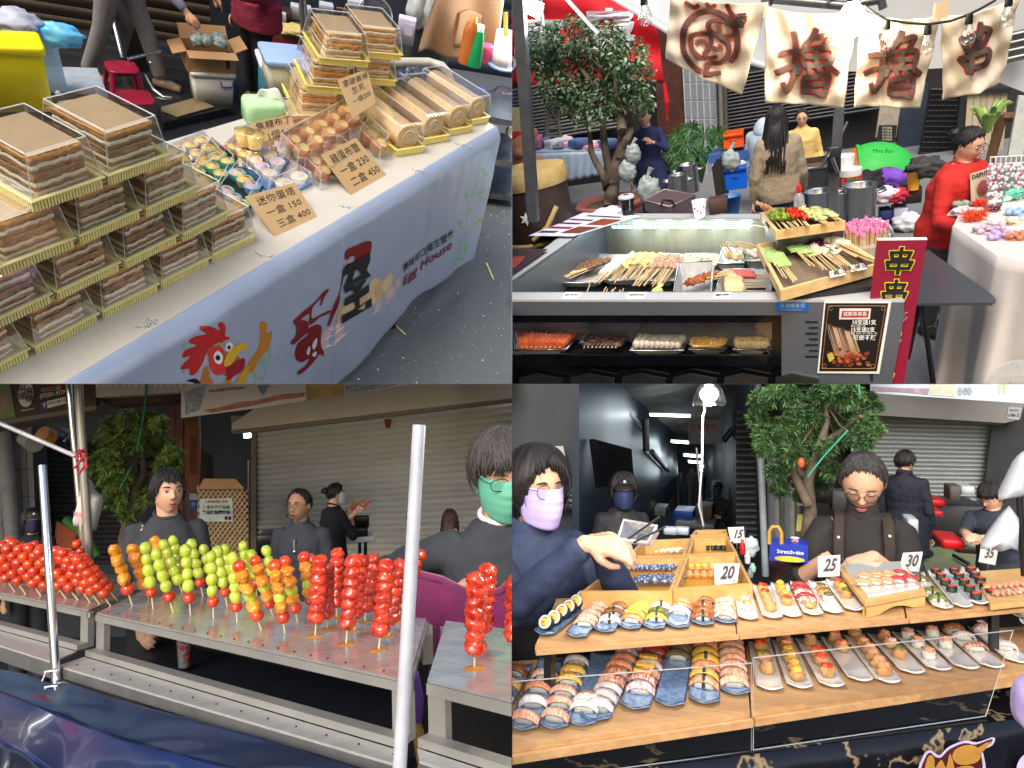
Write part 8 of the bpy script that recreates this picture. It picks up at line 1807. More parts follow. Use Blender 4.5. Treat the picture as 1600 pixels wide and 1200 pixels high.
def tarp(pts_top,pts_bot,off0,off1,fold,nm,label,mt,seed):
 t=thg('tarpaulin',label,'tarpaulin',vf.at(*pts_bot[0],off1));xs=[q_[0]for q_ in pts_top];ys=[q_[1]for q_ in pts_top];xb=[q_[0]for q_ in pts_bot];yb=[q_[1]for q_ in pts_bot]
 def f(u,v):
  x=lp_(min(xs),max(xs),u);y0=np.interp(x,xs,ys);y1=np.interp(x,xb,yb);o=lp_(off0,off1,v)+fold*sin(u*17+seed+v*4)*sin(PI*v)+fold*.6*sin(u*43+v*7+seed)*v;return vf.at(x,lp_(y0,y1,v),o)
 pA('sheet',MB().tk(f,90,14,.003),mt);return f
tarp(N('-60 1020 0 1046 40 1053 85 1070 100 1064 180 1092 400 1150 640 1225 700 1240'),N('-60 1065 0 1083 85 1116 180 1155 400 1215 700 1290'),0,.06,.006,'','dark navy plastic tarpaulin hanging below the racks',navy,1)
tarp(N('-60 1062 0 1080 85 1113 180 1150 300 1184 420 1214'),N('-60 1140 0 1158 40 1178 100 1225 420 1300'),.06,.3,.008,'','shiny blue tarpaulin over the table ledge at the bottom left',blue,4)
tarp(N('-60 1138 0 1156 40 1176 100 1222'),N('-60 1300 0 1320 40 1330 100 1340'),.3,.34,.01,'','dark fold of tarpaulin in the bottom left corner',navy,7)
m=MB();gp_=Q.P(650,1130,.9);
for i,(x0,y0,x1,y1,c_,lb)in en(((648,1050,652,1130,(90,60,140),'purple strip of packaging in the gap between the racks'),(640,1085,660,1200,(150,120,70),'yellowish packet hanging in the gap between the racks'),(655,1100,645,1240,(30,26,24),'black strap hanging in the gap between the racks'))):
 pg=VPl(Q.P(640,1063,RZ)+V3(0,.12+.03*i,0),Q.P(668,1063,RZ)+V3(0,.12+.03*i,0));sgl('gap_packet',MB().tb([pg.at(x0,y0),pg.at((x0+x1)/2+3,(y0+y1)/2),pg.at(x1,y1)],[.01,.016,.012],6,flat=.4),M('gap%d'%i,C(*c_),.5,var=.2),lb,'packaging',at=pg.at(x1,y1))
Q=Stage(1200,900,14,0,1.65,1,-1)
ZL,ZU=.85,1
g=MB();g.box((0,8,-.05),(22,20,.1));stc('alley_ground',g,M('alley_dark',(46,48,52),.5,var=.2,scale=20))
def VP(y):return VPl((-5,y,0),(5,y,0))
far=VP(13)
w=MB();far.pn(w,N('500 560 1900 560 1900 1000 500 1000'),.2);stc('back_wall',w,M('alley_black',(18,20,24),.8))
navyw=M('navy_metal_wall',(34,46,62),.4,.1,var=.2,scale=2,bump=.1,bsc=8)
def quad(nm,pts,mt,t=.03,kind='structure',label=None,cat=None):
 P_=[Q.D(*q_)for q_ in pts];m=MB().pn(P_,t)
 if kind:return stc(nm,m,mt)
 return sgl(nm,m,mt,label,cat,at=P_[0])
quad('alley_wall_left',[(905,560,2.9),(905,880,2.9),(1040,800,8),(1060,740,9),(1048,560,8)],navyw)
quad('alley_wall_right',[(1092,560,9.5),(1100,800,9.5),(1192,900,4.6),(1180,560,4.6)],M('alley_right',(52,52,54),.7))
quad('left_front_wall',[(780,560,3.4),(780,960,3.4),(925,960,3.3),(905,560,3.3)],M('front_wall_grey',(66,70,74),.7,var=.15,scale=3))
quad('alley_ceiling',[(900,540,3),(1190,540,4.2),(1100,690,10.5),(1060,690,10.5)],M('ceiling_dark',(60,54,48),.8,var=.2))
quad('alley_end',[(1040,640,11),(1040,850,11),(1120,850,11),(1120,640,11)],M('alley_end_dark',(24,26,30),.7))
m=MB();P_=[Q.D(914,684,3.15),Q.D(924,758,3.15),Q.D(980,760,3.75),Q.D(975,700,3.75)];m.pn([q_+V3(.05,-.05,0)for q_ in P_],.02);sgl('black_screen',m,M('screen_black',(8,8,12),.15),'large black screen mounted on the navy alley wall','screen',at=P_[0])
m=MB().mat(M('poster_grey',(190,190,186),.6,var=.2,scale=8));lw=VP(3.25);lw.pn(m,N('848 697 880 697 888 740 853 735'),.01);m.mat(M('poster_grey2',(150,160,166),.5,var=.4,scale=12));lw.pn(m,N('850 714 883 716 886 738 854 732'),.01,.006)
sgl('wall_poster',m,None,'pale poster on the grey wall above the customer’s head','poster',at=lw.at(865,735))
m=MB().mat(M('menu_chalk',(22,24,26),.6));lw.pn(m,N('872 741 898 742 908 797 868 797'),.02)
for k in rg(6):m.mat(M('chalk_line%d'%(k%2),C(*((170,176,170),(60,160,110))[k%2]),.7));lw.text(m,'鮪魚 鮭魚',(888,750+k*8),5,0,off=.004,wpx=24)
sgl('menu_board',m,None,'black menu board with chalk lines behind the customer','menu board',at=lw.at(885,797))
for i,(x,y)in en(((903,705),(906,732))):m=MB();lw.text(m,'口麻' if i==0 else '口合',(x,y),16,.05,off=.01,wpx=14);sgl('wall_lettering',m,BLK,('upper' if i==0 else 'lower')+' group of black raised characters on the grey wall','lettering',at=lw.at(x,y))
tb=emi('tube_cool',(.85,.96,1),14)
for i,(x0,x1,y,d)in en(((1016,1078,649,5),(1049,1076,690.5,6.5),(1069,1094,712,7.6),(1076,1098,722,8.5),(1094,1106,729,9.4),(1094,1106,735,10))):
 pl=VP(d);t=thg('tube_light','lit tube light in the alley, %s from the front'%ORD[i],'lamp',pl.at((x0+x1)/2,y),0,'tube lights receding down the alley');pA('tube',MB().tb([pl.at(x0,y-1),pl.at(x1,y+1)],1.9/Q.scale(pl.at(x0,y)),10),tb);pA('fitting',MB().tb([pl.at(x0-2,y-4),pl.at(x1+2,y-2)],2/Q.scale(pl.at(x0,y)),4),M('fitting_grey',(120,122,120),.5))
lamp('tube_glow',VP(4.8).at(1047,662),(.8,.93,1),2.5,.2);lamp('tube_glow',VP(6.8).at(1064,715),(.8,.93,1),4,.2)
bl=VP(1.9);a=bl.at(1108,616)
t=thg('light_bulb','glaring warm bulb in a clear cover hanging above the wooden trays','light bulb',a)
pB('bulb',MB().bl((0,0,0),.023,14,10,(1,1,.9)),emi('bulb_warm4',(1,.84,.52),45))
pB('cover',MB().lt(N('.013 .035 .033 .013 .043 -.02 .04 -.03'),18,close=0),glassb)
pA('cord',MB().tb([bl.at(1100,628),bl.at(1101,642),bl.at(1098,650),bl.at(1097,720),bl.at(1092,790),bl.at(1099,822)],.003,6),M('cord_grey',(130,134,140),.5))
lamp('warm_glow',a+V3(0,-.08,-.06),(1,.9,.74),11,.04)
rodp=VP(3.2);sgl('thin_pole',MB().tb([rodp.at(1088,700),rodp.at(1099,828)],.006,8),STL,'thin steel rod standing behind the wooden trays','pole',at=rodp.at(1099,828))
sg=VP(6);t=thg('hanging_sign','pale hanging sign with dark red characters inside the alley','sign',sg.at(1099,690))
m=MB();sg.pn(m,N('1074 656 1130 656 1128 694 1076 694'),.05);pA('board',m,M('sign_grey4',(110,108,108),.6))
m=MB().mat(M('sign_red4',(130,30,34),.5));sg.text(m,'裝老怜俐',(1099,668),12,.02,off=.005,wpx=44);pA('lettering',m)
m=MB();sg.pn(m,N('1078 680 1128 682 1128 690 1078 690'),.02,.02);pA('lower_strip',m,M('strip_blue',(70,84,110),.4))
m=MB();e_=VP(10.5);m.bl(e_.at(1105,743),.04,10,6);e_.pn(m,N('1100 739 1110 739 1110 748 1100 748'),.02);sgl('lit_sign',m,emi('sign_lit_blue',(.4,.75,1),4),'tiny lit blue sign at the far end of the alley','sign',at=e_.at(1105,748))
for k,(x0,y0,x1,y1,y_)in en(((930,600,1000,668,3.6),(1008,655,1010,705,4.8),(1018,706,1044,735,5.5),(1130,690,1145,670,6),(1146,650,1152,860,6.2))):
 sgl('wall_conduit',MB().tb([Q.D(x0,y0,y_),Q.D(x1,y1,y_+(1.5 if k in(0,2)else 0))],.025 if k else.03,6),M('conduit_dark',(50,52,56),.5,.3),'dark conduit in the alley, %s from the left'%ORD[k],'pipe','conduits and pipes in the alley',at=Q.D(x1,y1,y_))
cr4=VP(7.5)
crateb=M('crate_blue4',(24,90,196),.4)
vbox4=lambda l,n,c,y,*a:vbox(l,n,c,VP(y),*a)
vbox4('bright blue crate on a trolley in the alley','plastic_crate','crate',6,1052,1083,799,818,.3,crateb)
vbox4('white bin standing in the alley left of the blue crate','white_bin','bin',6.2,1022,1040,792,806,.2,M('bin_white4',(150,152,150),.5))
vbox4('pale low table under the blue crate in the alley','alley_table','table',5.8,1054,1116,818,826,.4,M('alley_table_grey',(120,122,122),.5))
vbox4('brownish carton beside the blue crate in the alley','carton','cardboard box',6,1086,1112,792,812,.3,M('carton_alley',(96,78,66),.7))
quad('alley_door_panel',[(1112,750,7),(1112,830,7),(1144,830,7),(1144,750,7)],M('door_grey4',(80,84,88),.6))
for k in rg(7):
 m=MB();p_=VP(9);x=1048+k*9;p_.pn(m,[(x,735+(k%3)*6),(x+6,735+(k%3)*5),(x+6,800),(x,800)],.2,0);sgl('alley_clutter',m,M('clutter%d'%(k%4),C(*((44,42,40),(60,58,60),(36,44,52),(74,66,56))[k%4]),.7,var=.3),'dim stacked goods far down the alley, %s from the left'%ORD[k],'goods','dim goods far down the alley',at=p_.at(x,800))
dsh=M('shutter_dark4',(70,74,78),.5,.3)
shR=VP(5);t=thg('roller_shutter','narrow dark shutter at the alley corner left of the white pipe','shutter',shR.at(1168,850))
for k in rg(22):
 m=MB();y0=640+k*9.6;m.sh(lambda u,v:shR.at(lp_(1150,1186,u),y0+9.6-9.6*v,.2+.025*sin(PI*v)),1,4);pA('slat',m,dsh)
sh4=VP(5.2);t=thg('roller_shutter','wide pale grey roller shutter behind the vendor','shutter',sh4.at(1450,790));sm4=M('shutter_pale4',(150,158,160),.45,.2,var=.06)
for k in rg(24):
 m=MB()
 def f4(u,v,k=k):y=lp_(652+k*6.9,658.9+k*6.9,1-v)+(u*6 if k<24 else 0)*(1-k/24);return sh4.at(lp_(1330,1562-k*1.1,u),y,.018*sin(PI*v))
 m.sh(f4,4,5);pA('slat',m,sm4)
m=MB();sh4.pn(m,N('1560 658 1566 660 1540 815 1533 812'),.05,.04);pA('guide_rail',m,M('rail_pale',(180,186,190),.4))
quad('shop_side_wall',[(1558,600,5.1),(1530,830,5.1),(1700,830,5),(1700,600,5)],M('side_wall4',(44,48,52),.7))
quad('shop_lower_wall',[(1180,640,5.6),(1180,940,5.6),(1640,940,5.4),(1640,640,5.4)],M('lower_dark4',(40,40,44),.7))
t=thg('shutter_housing','grey housing box above the pale shutter with a small number plate','housing',sh4.at(1460,655))
m=MB();sh4.pn(m,N('1356 612 1602 626 1594 655 1570 661 1356 648'),.2,.25);pA('housing_panel',m,M('housing_grey4',(128,128,126),.5,var=.05))
m=MB();sh4.pn(m,N('1356 648 1570 661 1562 664 1356 654'),.1,.15);pA('lower_lip',m,M('lip_grey4',(84,84,84),.5))
m=MB().mat(M('plate_pale',(180,184,190),.5));sh4.pn(m,N('1576 636 1596 637 1592 656 1573 654'),.004,.256);m.mat(M('plate_ink',(70,70,110),.5));sh4.text(m,'198-2',(1584,649),7,.02,off=.262,wpx=16);sh4.text(m,'建國路',(1585,641),4,0,off=.262,wpx=15);pA('number_plate',m)
bn4=VP(3.8);t=thg('awning_banner','pale blue-white printed awning banner across the top right','banner',bn4.at(1480,620))
m=MB();bn4.pn(m,N('1360 560 1640 560 1640 633 1360 614'),.01);pA('vinyl_sheet',m,M('banner_vinyl4',(186,206,222),.45,var=.05,scale=3))
m=MB().mat(M('print_rose4',(160,140,160),.5,var=.4,scale=20));bn4.pn(m,N('1362 604 1400 606 1452 607 1450 617 1400 612 1362 611'),.001,.003);m.mat(M('print_sand4',(186,190,176),.5,var=.2));bn4.pn(m,N('1452 560 1492 560 1492 620 1452 617'),.001,.004);m.mat(M('print_grey4',(140,156,172),.5,var=.4,scale=40))
for x in(1500,1508,1515):bn4.pn(m,[(x+4*cos(j),611+7*sin(j))for j in rg(6)][::-1],.001,.0042)
m.mat(M('print_cream4',(206,196,160),.5));
for x in(1560,1568):bn4.pn(m,[(x,600),(x+6,600),(x+4,614),(x+1,616)],.001,.004)
pA('ink_print',m)
rod_=lambda label,a,b,y,r_,mt,name,cat:sgl(name,(lambda m:(m.tb([VP(y).at(*a),VP(y).at(*b)],r_,12),m)[1])(MB()),mt,label,cat,at=VP(y).at(*b))
rod_('white painted post left of the podocarpus tree',(1183,570),(1196,900),3.6,.016,M('post_white4',(170,180,186),.4,.2),'white_post','post')
wtr('podocarpus tree with dense whorled leaves above the blue glove box',VP(3.3),[(1268,650,24),(1265,685,24),(1300,672,20),(1240,710,20),(1280,710,16),(1192,625,20),(1220,615,24),(1255,620,24),(1290,615,24),(1325,618,24),(1350,625,20),(1185,655,18),(1200,680,22),(1230,670,24),(1195,700,18),(1222,700,20),(1245,650,20),(1320,650,22),(1350,660,20),(1345,685,20),(1368,670,12),(1290,700,16),(1312,690,14),(1215,735,18),(1240,745,18),(1275,735,18),(1300,735,14),(1220,765,14),(1255,770,16),(1285,755,14),(1370,635,10)],[N('1252 900 1262 850 1266 800 1262 750 1280 700 1292 660 1290 630'),N('1264 790 1240 740 1225 700 1215 670'),N('1280 700 1320 670 1345 650'),[(1262,750),(1230,720)]],3000,11,9,cols=((44,78,48),(104,142,84)),r0=.04)
m=MB();gp4=VP(2.9);m.tb([gp4.at(1342,598),gp4.at(1343,618)],.004,5);m.tb([gp4.at(1325,672),gp4.at(1288,712),gp4.at(1262,745)],.004,5);sgl('green_string',m,M('string_green4',(50,150,120),.5),'taut green string crossing the tree branches','string',at=gp4.at(1262,745))
sgl('orange_clip',MB().bl(gp4.at(1252,723),.016,10,8,(.8,.6,1.2)),M('clip_orange',(226,90,50),.5),'small orange clip hanging in the tree','clip',at=gp4.at(1252,723))
for k in rg(6):rod_('grey pipe or pole behind the tree trunk, %s from the left'%ORD[k],(1204+k*8,700),(1206+k*8,850),4.4,.022,M('pole_grey%d'%(k%3),C(*((120,124,128),(150,150,146),(96,92,90))[k%3]),.5),'leaning_pole','pole')
m=MB();s4=VP(3.4);m.mat(M('sign_white4',(200,206,214),.5));s4.pn(m,N('1245 768 1259 768 1258 790 1245 790'),.004);m.mat(INK);s4.text(m,'M\n前',(1252,779),9,.02,off=.004);m.mat(M('sign_yellow4',(196,196,110),.5,var=.3));s4.pn(m,N('1246 804 1258 804 1256 830 1244 830'),.004)
sgl('hanging_notice',m,None,'small white and yellow notices hanging by the tree trunk','notice',at=s4.at(1250,830))
pp=VP(3.1);b=pp.at(1243,935)
t=thg('plant_pot','large round brownish pot at the foot of the tree','plant pot',b);k_=1/Q.scale(b)
pB('pot',MB().lt([(30*k_,0),(38*k_,30*k_),(40*k_,52*k_),(43*k_,54*k_),(43*k_,66*k_),(38*k_,66*k_),(36*k_,60*k_),(.01,58*k_)],30),M('pot_brown4',(92,64,62),.5,var=.15))
gb=VP(2.9);a,b_=gb.at(1203,880),gb.at(1262,876)
t=thg('glove_box','blue and yellow carton of stretch gloves on the pot','box',(a+b_)/2,atan2((b_-a).y,(b_-a).x))
w_=(b_-a).length;h=Q.ztop(a,852)
pB('carton',MB().box((0,.05,h/2),(w_,.1,h)),M('box_blue4',(34,58,168),.4))
m=MB().mat(M('box_yellow4',(226,206,60),.5));m.add([(w_*(.02+.4*cos(a_)),-.0015,h*(.16+.16*sin(a_)))for a_ in[2*PI*j/16 for j in rg(16)]],[tuple(rg(16))]);m.mat(WHT);m.text('Stretch-tite',(w_*.04,-.001,h*.55),(1,0,0),(0,0,1),h*.3,bold=.02,lift=.002);pB('printing',m)
b=gb.at(1242,852,-.05);t=thg('paper_cup','small paper cup with a red heart on top of the glove box','cup',b);k_=1/Q.scale(b)
pB('cup',MB().lt([(5*k_,0),(7*k_,13*k_),(7.4*k_,13*k_),(6.6*k_,12*k_)],16),M('paper_white'));pB('heart_print',MB().bl((0,-6.3*k_,7*k_),3*k_,8,6,(1,.3,.8)),M('heart_red'))
m=MB();um=VP(2.7);m.tb([um.at(1202,850),um.at(1202,830),um.at(1207,823),um.at(1216,823),um.at(1221,832),um.at(1221,850)],.007,8);sgl('umbrella_handle',m,M('handle_ochre',(176,140,60),.4),'curved ochre umbrella handle behind the glove box','umbrella',at=um.at(1221,850))
st=VP(3)
zt=.8
t=thg('cooking_table','pale green table with two gas stoves behind the vendor','table',Q.P(1480,880,zt).xy.to_3d())
m=MB();slab(m,N('1372 896 1640 896 1640 852 1370 856'),zt,.03);pA('tabletop',m,M('table_green4',(134,144,112),.6,var=.08))
for(x,y,r_,lb)in((1432,868,26,'left'),(1520,862,24,'right')):
 b=Q.P(x,y,zt);k_=1/Q.scale(b);t=thg('gas_stove','dark gas stove carrying the %s pan'%lb,'stove',b);m=MB()
 if lb=='left':m.lt([(r_*.8*k_,0),(r_*k_,4*k_),(r_*k_,9*k_),(r_*.6*k_,12*k_)],20)
 else:m.rb((0,0,6*k_),(56*k_,40*k_,12*k_),.01)
 pB('burner',m,M('iron_dark',(44,40,40),.5,.4));t=thg('frying_pan',('pale round pan with a dark handle on the left stove' if lb=='left' else 'pale saucepan held by the bending cook on the right stove'),'pan',b+zv(12*k_));pB('pan_body',MB().lt([(r_*.8*k_,0),(r_*.9*k_,4*k_),(r_*.9*k_,17*k_),(r_*.86*k_,17*k_),(r_*.82*k_,5*k_),(.001,5*k_)],26),M('pan_grey',(164,168,162),.4,.3,var=.1));pB('handle',MB().tb([(r_*.88*k_,0,11*k_),(r_*1.7*k_,-.02,13*k_)]if lb=='left' else[(-r_*.88*k_,0,11*k_),(-r_*1.5*k_,.01,14*k_)],3*k_,8),BLK)
crate4=lambda lb,y,x0,x1,yt,yb:vbox4(lb,'red_tray','tray',y,x0,x1,yt,yb,.2,M('red_plastic4',(196,26,34),.4))
crate4('red plastic tray between the two stoves',3.2,1472,1508,844,858);crate4('red tray on the shelf behind the man in the navy coat',4.2,1428,1474,798,806);crate4('red box on the upper shelf by the shutter',4.4,1450,1478,781,790)
vbox4('dark shelf holding cartons behind the cooks','storage_shelf','shelf',4.5,1428,1540,790,850,.4,M('shelf_dark4',(50,52,56),.5))
for i,(x0,x1,yt,yb,c_)in en(((1484,1502,760,782,(90,86,84)),(1502,1524,760,772,(180,190,196)),(1418,1436,812,838,(190,196,204)),(1275,1300,764,786,(40,36,36)),(1300,1330,768,800,(90,92,96)))):
 vbox4(['grey carton','white carton','white paper pack with red print','black case','grey case'][i]+' on the shelves behind the cooks, %s'%['left of the white one','by the shutter rail','beside the left stove','behind the vendor','touching the vendor’s shoulder'][i],'carton','box',4.3 if i!=2 else 3.4,x0,x1,yt,yb,.15,M('cart4_%d'%i,C(*c_),.6,var=.15))
sgl('gas_hose',MB().tb([Q.P(1384,872,zt+.01),Q.P(1398,866,zt+.06),Q.P(1402,890,zt+.02),Q.P(1404,905,zt)],.009,8),BLK,'black gas hose looping off the left stove','hose',at=Q.P(1404,905,zt))
sgl('gas_hose',MB().tb([Q.P(1490,868,zt+.02),Q.P(1512,880,zt+.02),Q.P(1522,900,zt-.05)],.009,8),BLK,'black gas hose running down beside the 35 card','hose',at=Q.P(1522,900,zt))
for i,(P_,lb)in en(((N('1599 704 1590 716 1561 776 1560 782 1572 780 1597 776 1604 720'),'upper folded white bag hanging at the right edge'),(N('1577 790 1562 810 1533 850 1531 858 1545 852 1560 862 1578 856 1590 860 1592 810'),'lower white ruffled bag hanging at the right edge'))):
 v4=VP(2.3);P3_=[v4.at(x,y)for x,y in P_];c=sum(P3_,Vc())/len(P3_);n_=len(P3_);m=pillow(P3_,c,.75,.04);sgl('hanging_bag',m,M('bag_white4',(196,202,214),.45,var=.1,bump=.8,bsc=24,scale=8),lb,'bag',at=c)
rod_('dark cord and pole behind the hanging bags at the right edge',(1592,770),(1600,900),2.4,.008,BLK,'cord_pole','pole')
navyj=M('navy_jacket',(44,56,86),.75,var=.15,scale=14,bump=.4,bsc=60);blk4=M('black_shirt4',(46,44,44),.9,var=.12,scale=20,bump=.35,bsc=200);apr=M('apron_brown',(58,50,44),.9,var=.12,scale=20,bump=.4,bsc=200)
inf=prs('customer in a navy jacket, glasses and lilac mask holding a clear tray',838,762,112,R(50),shirt=navyj,hair='bob',mask=M('mask_lilac',(186,172,226),.7,var=.06),glasses=1,female=1,fat=1.12,loose=.02,vox=.006,depth=2.2,collar_h=.05,collar_r=.085,head=(-2,2,0),reachR=(918,846,-.3),reachL=(930,842,-.1),hdirR=(.6,-.7,-.1),hdirL=(.2,-1,.12),hnrmR=(-.6,-.1,.7),hnrmL=(.7,0,.7),curlR=.5,curlL=.5,shoulder=.165,hair_mat=M('hair_dark4',(30,27,32),.4,var=.5,scale=60,sr=(6,6,1),bump=.4,bsc=220))
tpn=VP(1.9)
T4=[tpn.at(965,842,-.04),tpn.at(1012,848,.02),tpn.at(1026,822,0),tpn.at(975,812,-.08)]
t=thg('clear_tray','clear plastic tray held tilted in the customer’s hands','tray',T4[0])
c=sum(T4,Vc())/4;n=(T4[1]-T4[0]).cross(T4[3]-T4[0]).normalized();n=n if n.y<0 else-n
lo=[c+(q_-c)*.82-n*.03 for q_ in T4]
pA('pan',MB().add(T4+lo,[(i,(i+1)%4,4+(i+1)%4,4+i)for i in rg(4)]+[(4,5,6,7)],0),clear('tray_clear4',body=.25,bodycol=(.55,.62,.75),base=.2))
pA('rim',MB().tb([T4[i%4]for i in rg(5)],.004,6),EDGE)
for k,(a,b)in en((((982,842),(1030,808)),((990,848),(1040,823)))):
 sgl('tongs',MB().tb([tpn.at(*a,.1),tpn.at(*b,.12)],.003,5),STD,('upper' if k==0 else 'lower')+' arm of the metal tongs reaching over the clear tray','tongs',at=tpn.at(*a,.1))
prs('person in a black cap, navy mask and black jacket behind the clear tray',974,768,50,R(30),shirt=M('black_jacket4',(40,40,46),.7,var=.15,scale=14,bump=.3),hair='bob',mask=M('mask_navy4',(44,58,100),.7),mask_kind='plain',cap=M('cap_black4',(22,23,28),.7),emblem=WHT,female=1,vox=.007,depth=3,collar_h=.05,loose=.02,head=(-14,-4,0))
prs('distant masked person with folded arms and a cap down the alley',1121,765,22,R(-20),shirt=M('two_tone4',(40,38,52),.8),hair='crop',mask=M('mask_navy4'),cap=M('cap_black4'),vox=.012,depth=6.4,elbowL=(.09,-.06,-.26),wristL=(-.05,-.22,-.2),elbowR=(-.09,-.06,-.26),wristR=(.05,-.2,-.22))
inf=prs('vendor in round glasses and a dark apron bending over the sushi',1348,752,92,R(-4),shirt=blk4,hair='crop',glasses=1,vox=.006,fat=.86,shoulder=.136,depth=3.05,head=(-4,32,3),eyes_down=1,lean=.05,skin=SKIN,collar_h=.06,collar_r=.06,hair_mat=HAIRG,loose=.016,sleeve='mid',pants=M('trousers_charcoal'),reachR=(1292,872,-.2),reachL=(1362,868,-.3),hdirL=(-.75,-.5,-.35),hnrmL=(.2,-.3,.9),curlL=.8,hdirR=(.5,-.6,-.6),curlR=.7)
root=inf['root'];sh=inf['sh'];ch=inf['chest'];pe=inf['pelvis']
def bfr(x,z,k=.022):
 f=max(0,min(1,(z-pe.z)/(sh.z-pe.z)));cy=lp_(pe.y,sh.y,f);rx=.168;ry=.118;return V3(x,cy-ry*sqrt(max(.02,1-(x/(rx*1.08))**2))-k,z)
m=MB();zt_=sh.z-.17;m.tk(lambda u,v:bfr((u-.5)*(.21+.1*min(1,v*3)),lp_(zt_,pe.z-.15,v)),16,20,.004,off=(0,-1,0));part('apron',m,apr,root)
for s_ in(-1,1):
 part('apron_strap',MB().tb([bfr(s_*.085,zt_-.01),bfr(s_*.088,sh.z-.08),V3(s_*.085,sh.y-.08,sh.z+.012),V3(s_*.08,sh.y,sh.z+.035),V3(s_*.07,sh.y+.08,sh.z)],.021,8,flat=.25,up=(0,-1,0)),apr,root)
 for z_ in(zt_+0,zt_+.035):m=MB();c=bfr(s_*.087,z_,.03);m.box(tuple(c),(.034,.006,.012));part('buckle',m,STL,root)
m=MB().bl(bfr(.088,sh.z-.03,.01),.006,8,6);m.bl(bfr(-.088,sh.z-.05,.01),.006,8,6);part('snap_button',m,WHT,root)
m=MB();c=bfr(.06,zt_+.09,.03);m.tb([c,bfr(.065,zt_+.02,.034)],.003,5);part('clip_chain',m,STL,root)
S_,E_,W_,sg=inf['arms']['L']
prs('man in a navy coat seen from behind before the pale shutter',1414,722,34,R(160),shirt=M('navy_coat4',(28,32,46),.75,var=.1),hair='bowl',vox=.01,depth=4,coat_len=.3,loose=.03,head=(-30,6,0),collar_h=.05,collar_r=.08)
inf2=prs('cook with earphones and glasses bending over the right pan',1550,776,44,R(-38),shirt=M('slate_shirt4',(48,54,66),.8,var=.1,bump=.3),hair='bowl',glasses=1,vox=.008,depth=3.4,lean=.14,head=(-10,24,0),sleeve='mid',eyes_down=1,fat=1.1,reachR=(1508,836,-.2),reachL=(1530,842,-.25))
m=MB();m.T=inf2['HT'];m.bl((-.08,0,0),.018,10,8,(.5,1,1));part('earphone',m,M('earphone',(120,116,112),.4),inf2['body'])
b=VP(2.72).at(1332,908);k_=1/Q.scale(b)
t=thg('sauce_bottle','white squeeze bottle with a red cap in the vendor’s gloved hand','bottle',b)
pB('bottle_body',MB().lt([(8*k_,0),(9*k_,4*k_),(8.5*k_,24*k_),(5*k_,27*k_)],18),WHT)
pB('cap',MB().lt([(6.5*k_,26*k_),(7*k_,32*k_),(5*k_,33*k_)],16),M('cap_orange_red',(230,70,44),.4))
shw=wood('shelf_wood',C(180,138,94),C(206,166,118),.45,4,(1,10,10),coat=.1)
LF=N('780 1168 1172 1109 1176 1108 1640 1042')
def shelf(label,pts,z,th,npl=3):
 P_=[Q.P(*q_,z)for q_ in pts];t=thg('wooden_shelf',label,'shelf',P_[0],0,'wooden sushi shelves');A_,B_,C_,D_=P_
 for k in rg(npl):
  f0,f1=k/npl,(k+.97)/npl;a,b,c,d=A_.lerp(D_,f0),B_.lerp(C_,f0),B_.lerp(C_,f1),A_.lerp(D_,f1);pA('plank',MB().pz([q_ for q_ in(a,b,c,d)],z-th*(1 if k==0 else.5),z),shw)
 m=MB();u=(B_-A_).normalized();n=V3(u.y,-u.x,0);n=n if n.y<0 else-n;m.pz([q_ for q_ in(A_+n*.003,B_+n*.003,B_+n*.014,A_+n*.014)],z-th*1.1,z-th*.45);pA('front_lip',m,shw);return t
shelf('lower left wooden shelf of blue sushi plates',N('780 1171 1172 1113 1160 985 780 1035'),ZL,.028)
shelf('lower right wooden shelf of white sushi plates',N('1175 1112 1660 1040 1620 955 1163 984'),ZL,.028)
shelf('upper left wooden shelf of blue sushi plates',N('836 1009 1150 985 1140 918 870 935'),ZU,.018)
shelf('upper middle wooden shelf of white sushi plates',N('1152 985 1414 961 1400 905 1142 918'),ZU,.018)
shelf('upper right wooden shelf ending at the right edge',N('1417 961 1660 938 1640 885 1403 904'),ZU,.018)
m=MB();bb=[Q.P(*q_,ZL)for q_ in((836,1009),(1600,945))]
for k,x in en((850,1560)):
 a=Q.P(x,1004-(x-850)*.08,ZU);sgl('shelf_bracket',MB().box((a.x,a.y+.05,(ZU+ZL)/2-.01),(.02,.04,ZU-ZL-.022)),BLK,'black support under the upper shelves, %s from the left'%ORD[k],'support','supports of the upper shelves',loc=(0,0,0))
mar=M('marble_cloth',(14,15,22),.3,col2=(150,128,90),scale=2.2,thresh=(.6,.605),bump=.25,bsc=8,coat=.3)
nd=mar.node_tree.nodes['Color Ramp'].color_ramp;nd.elements[0].position=.5;nd.elements[1].position=.513;e=nd.elements.new(.526);e.color=(.005,.005,.01,1);nd.elements[1].color=(.3,.22,.12,1)
t=thg('stall_tablecloth','black tablecloth printed with gold-grey marble veins under the shelves','tablecloth',Q.P(1200,1180,.6))
zc=ZL-.1;A_,B_=Q.P(760,1232,zc),Q.P(1660,1112,zc)
a2,b2=Q.P(760,1090,zc),Q.P(1660,1020,zc)
pA('cloth_top',MB().pz([q_ for q_ in(A_,B_,b2,a2)],zc-.02,zc),mar)
u4=(B_-A_).normalized();n4=V3(u4.y,-u4.x,0);n4=n4 if n4.y<0 else-n4
pA('cloth_front',MB().tk(lambda u,v:A_.lerp(B_,u)+n4*(.004+.012*(1+sin(u*60))*v+.02*v)+zv(-.55*v),120,10,.004),mar)
m=MB();q0,q1=a2,b2;m.pn([q0,q1,q1+zv(.2),q0+zv(.2)],.01);pA('cloth_back',m,M('cloth_black4',(16,17,22),.8))
lg=VPl(A_+n4*.035,B_+n4*.035);m=MB()
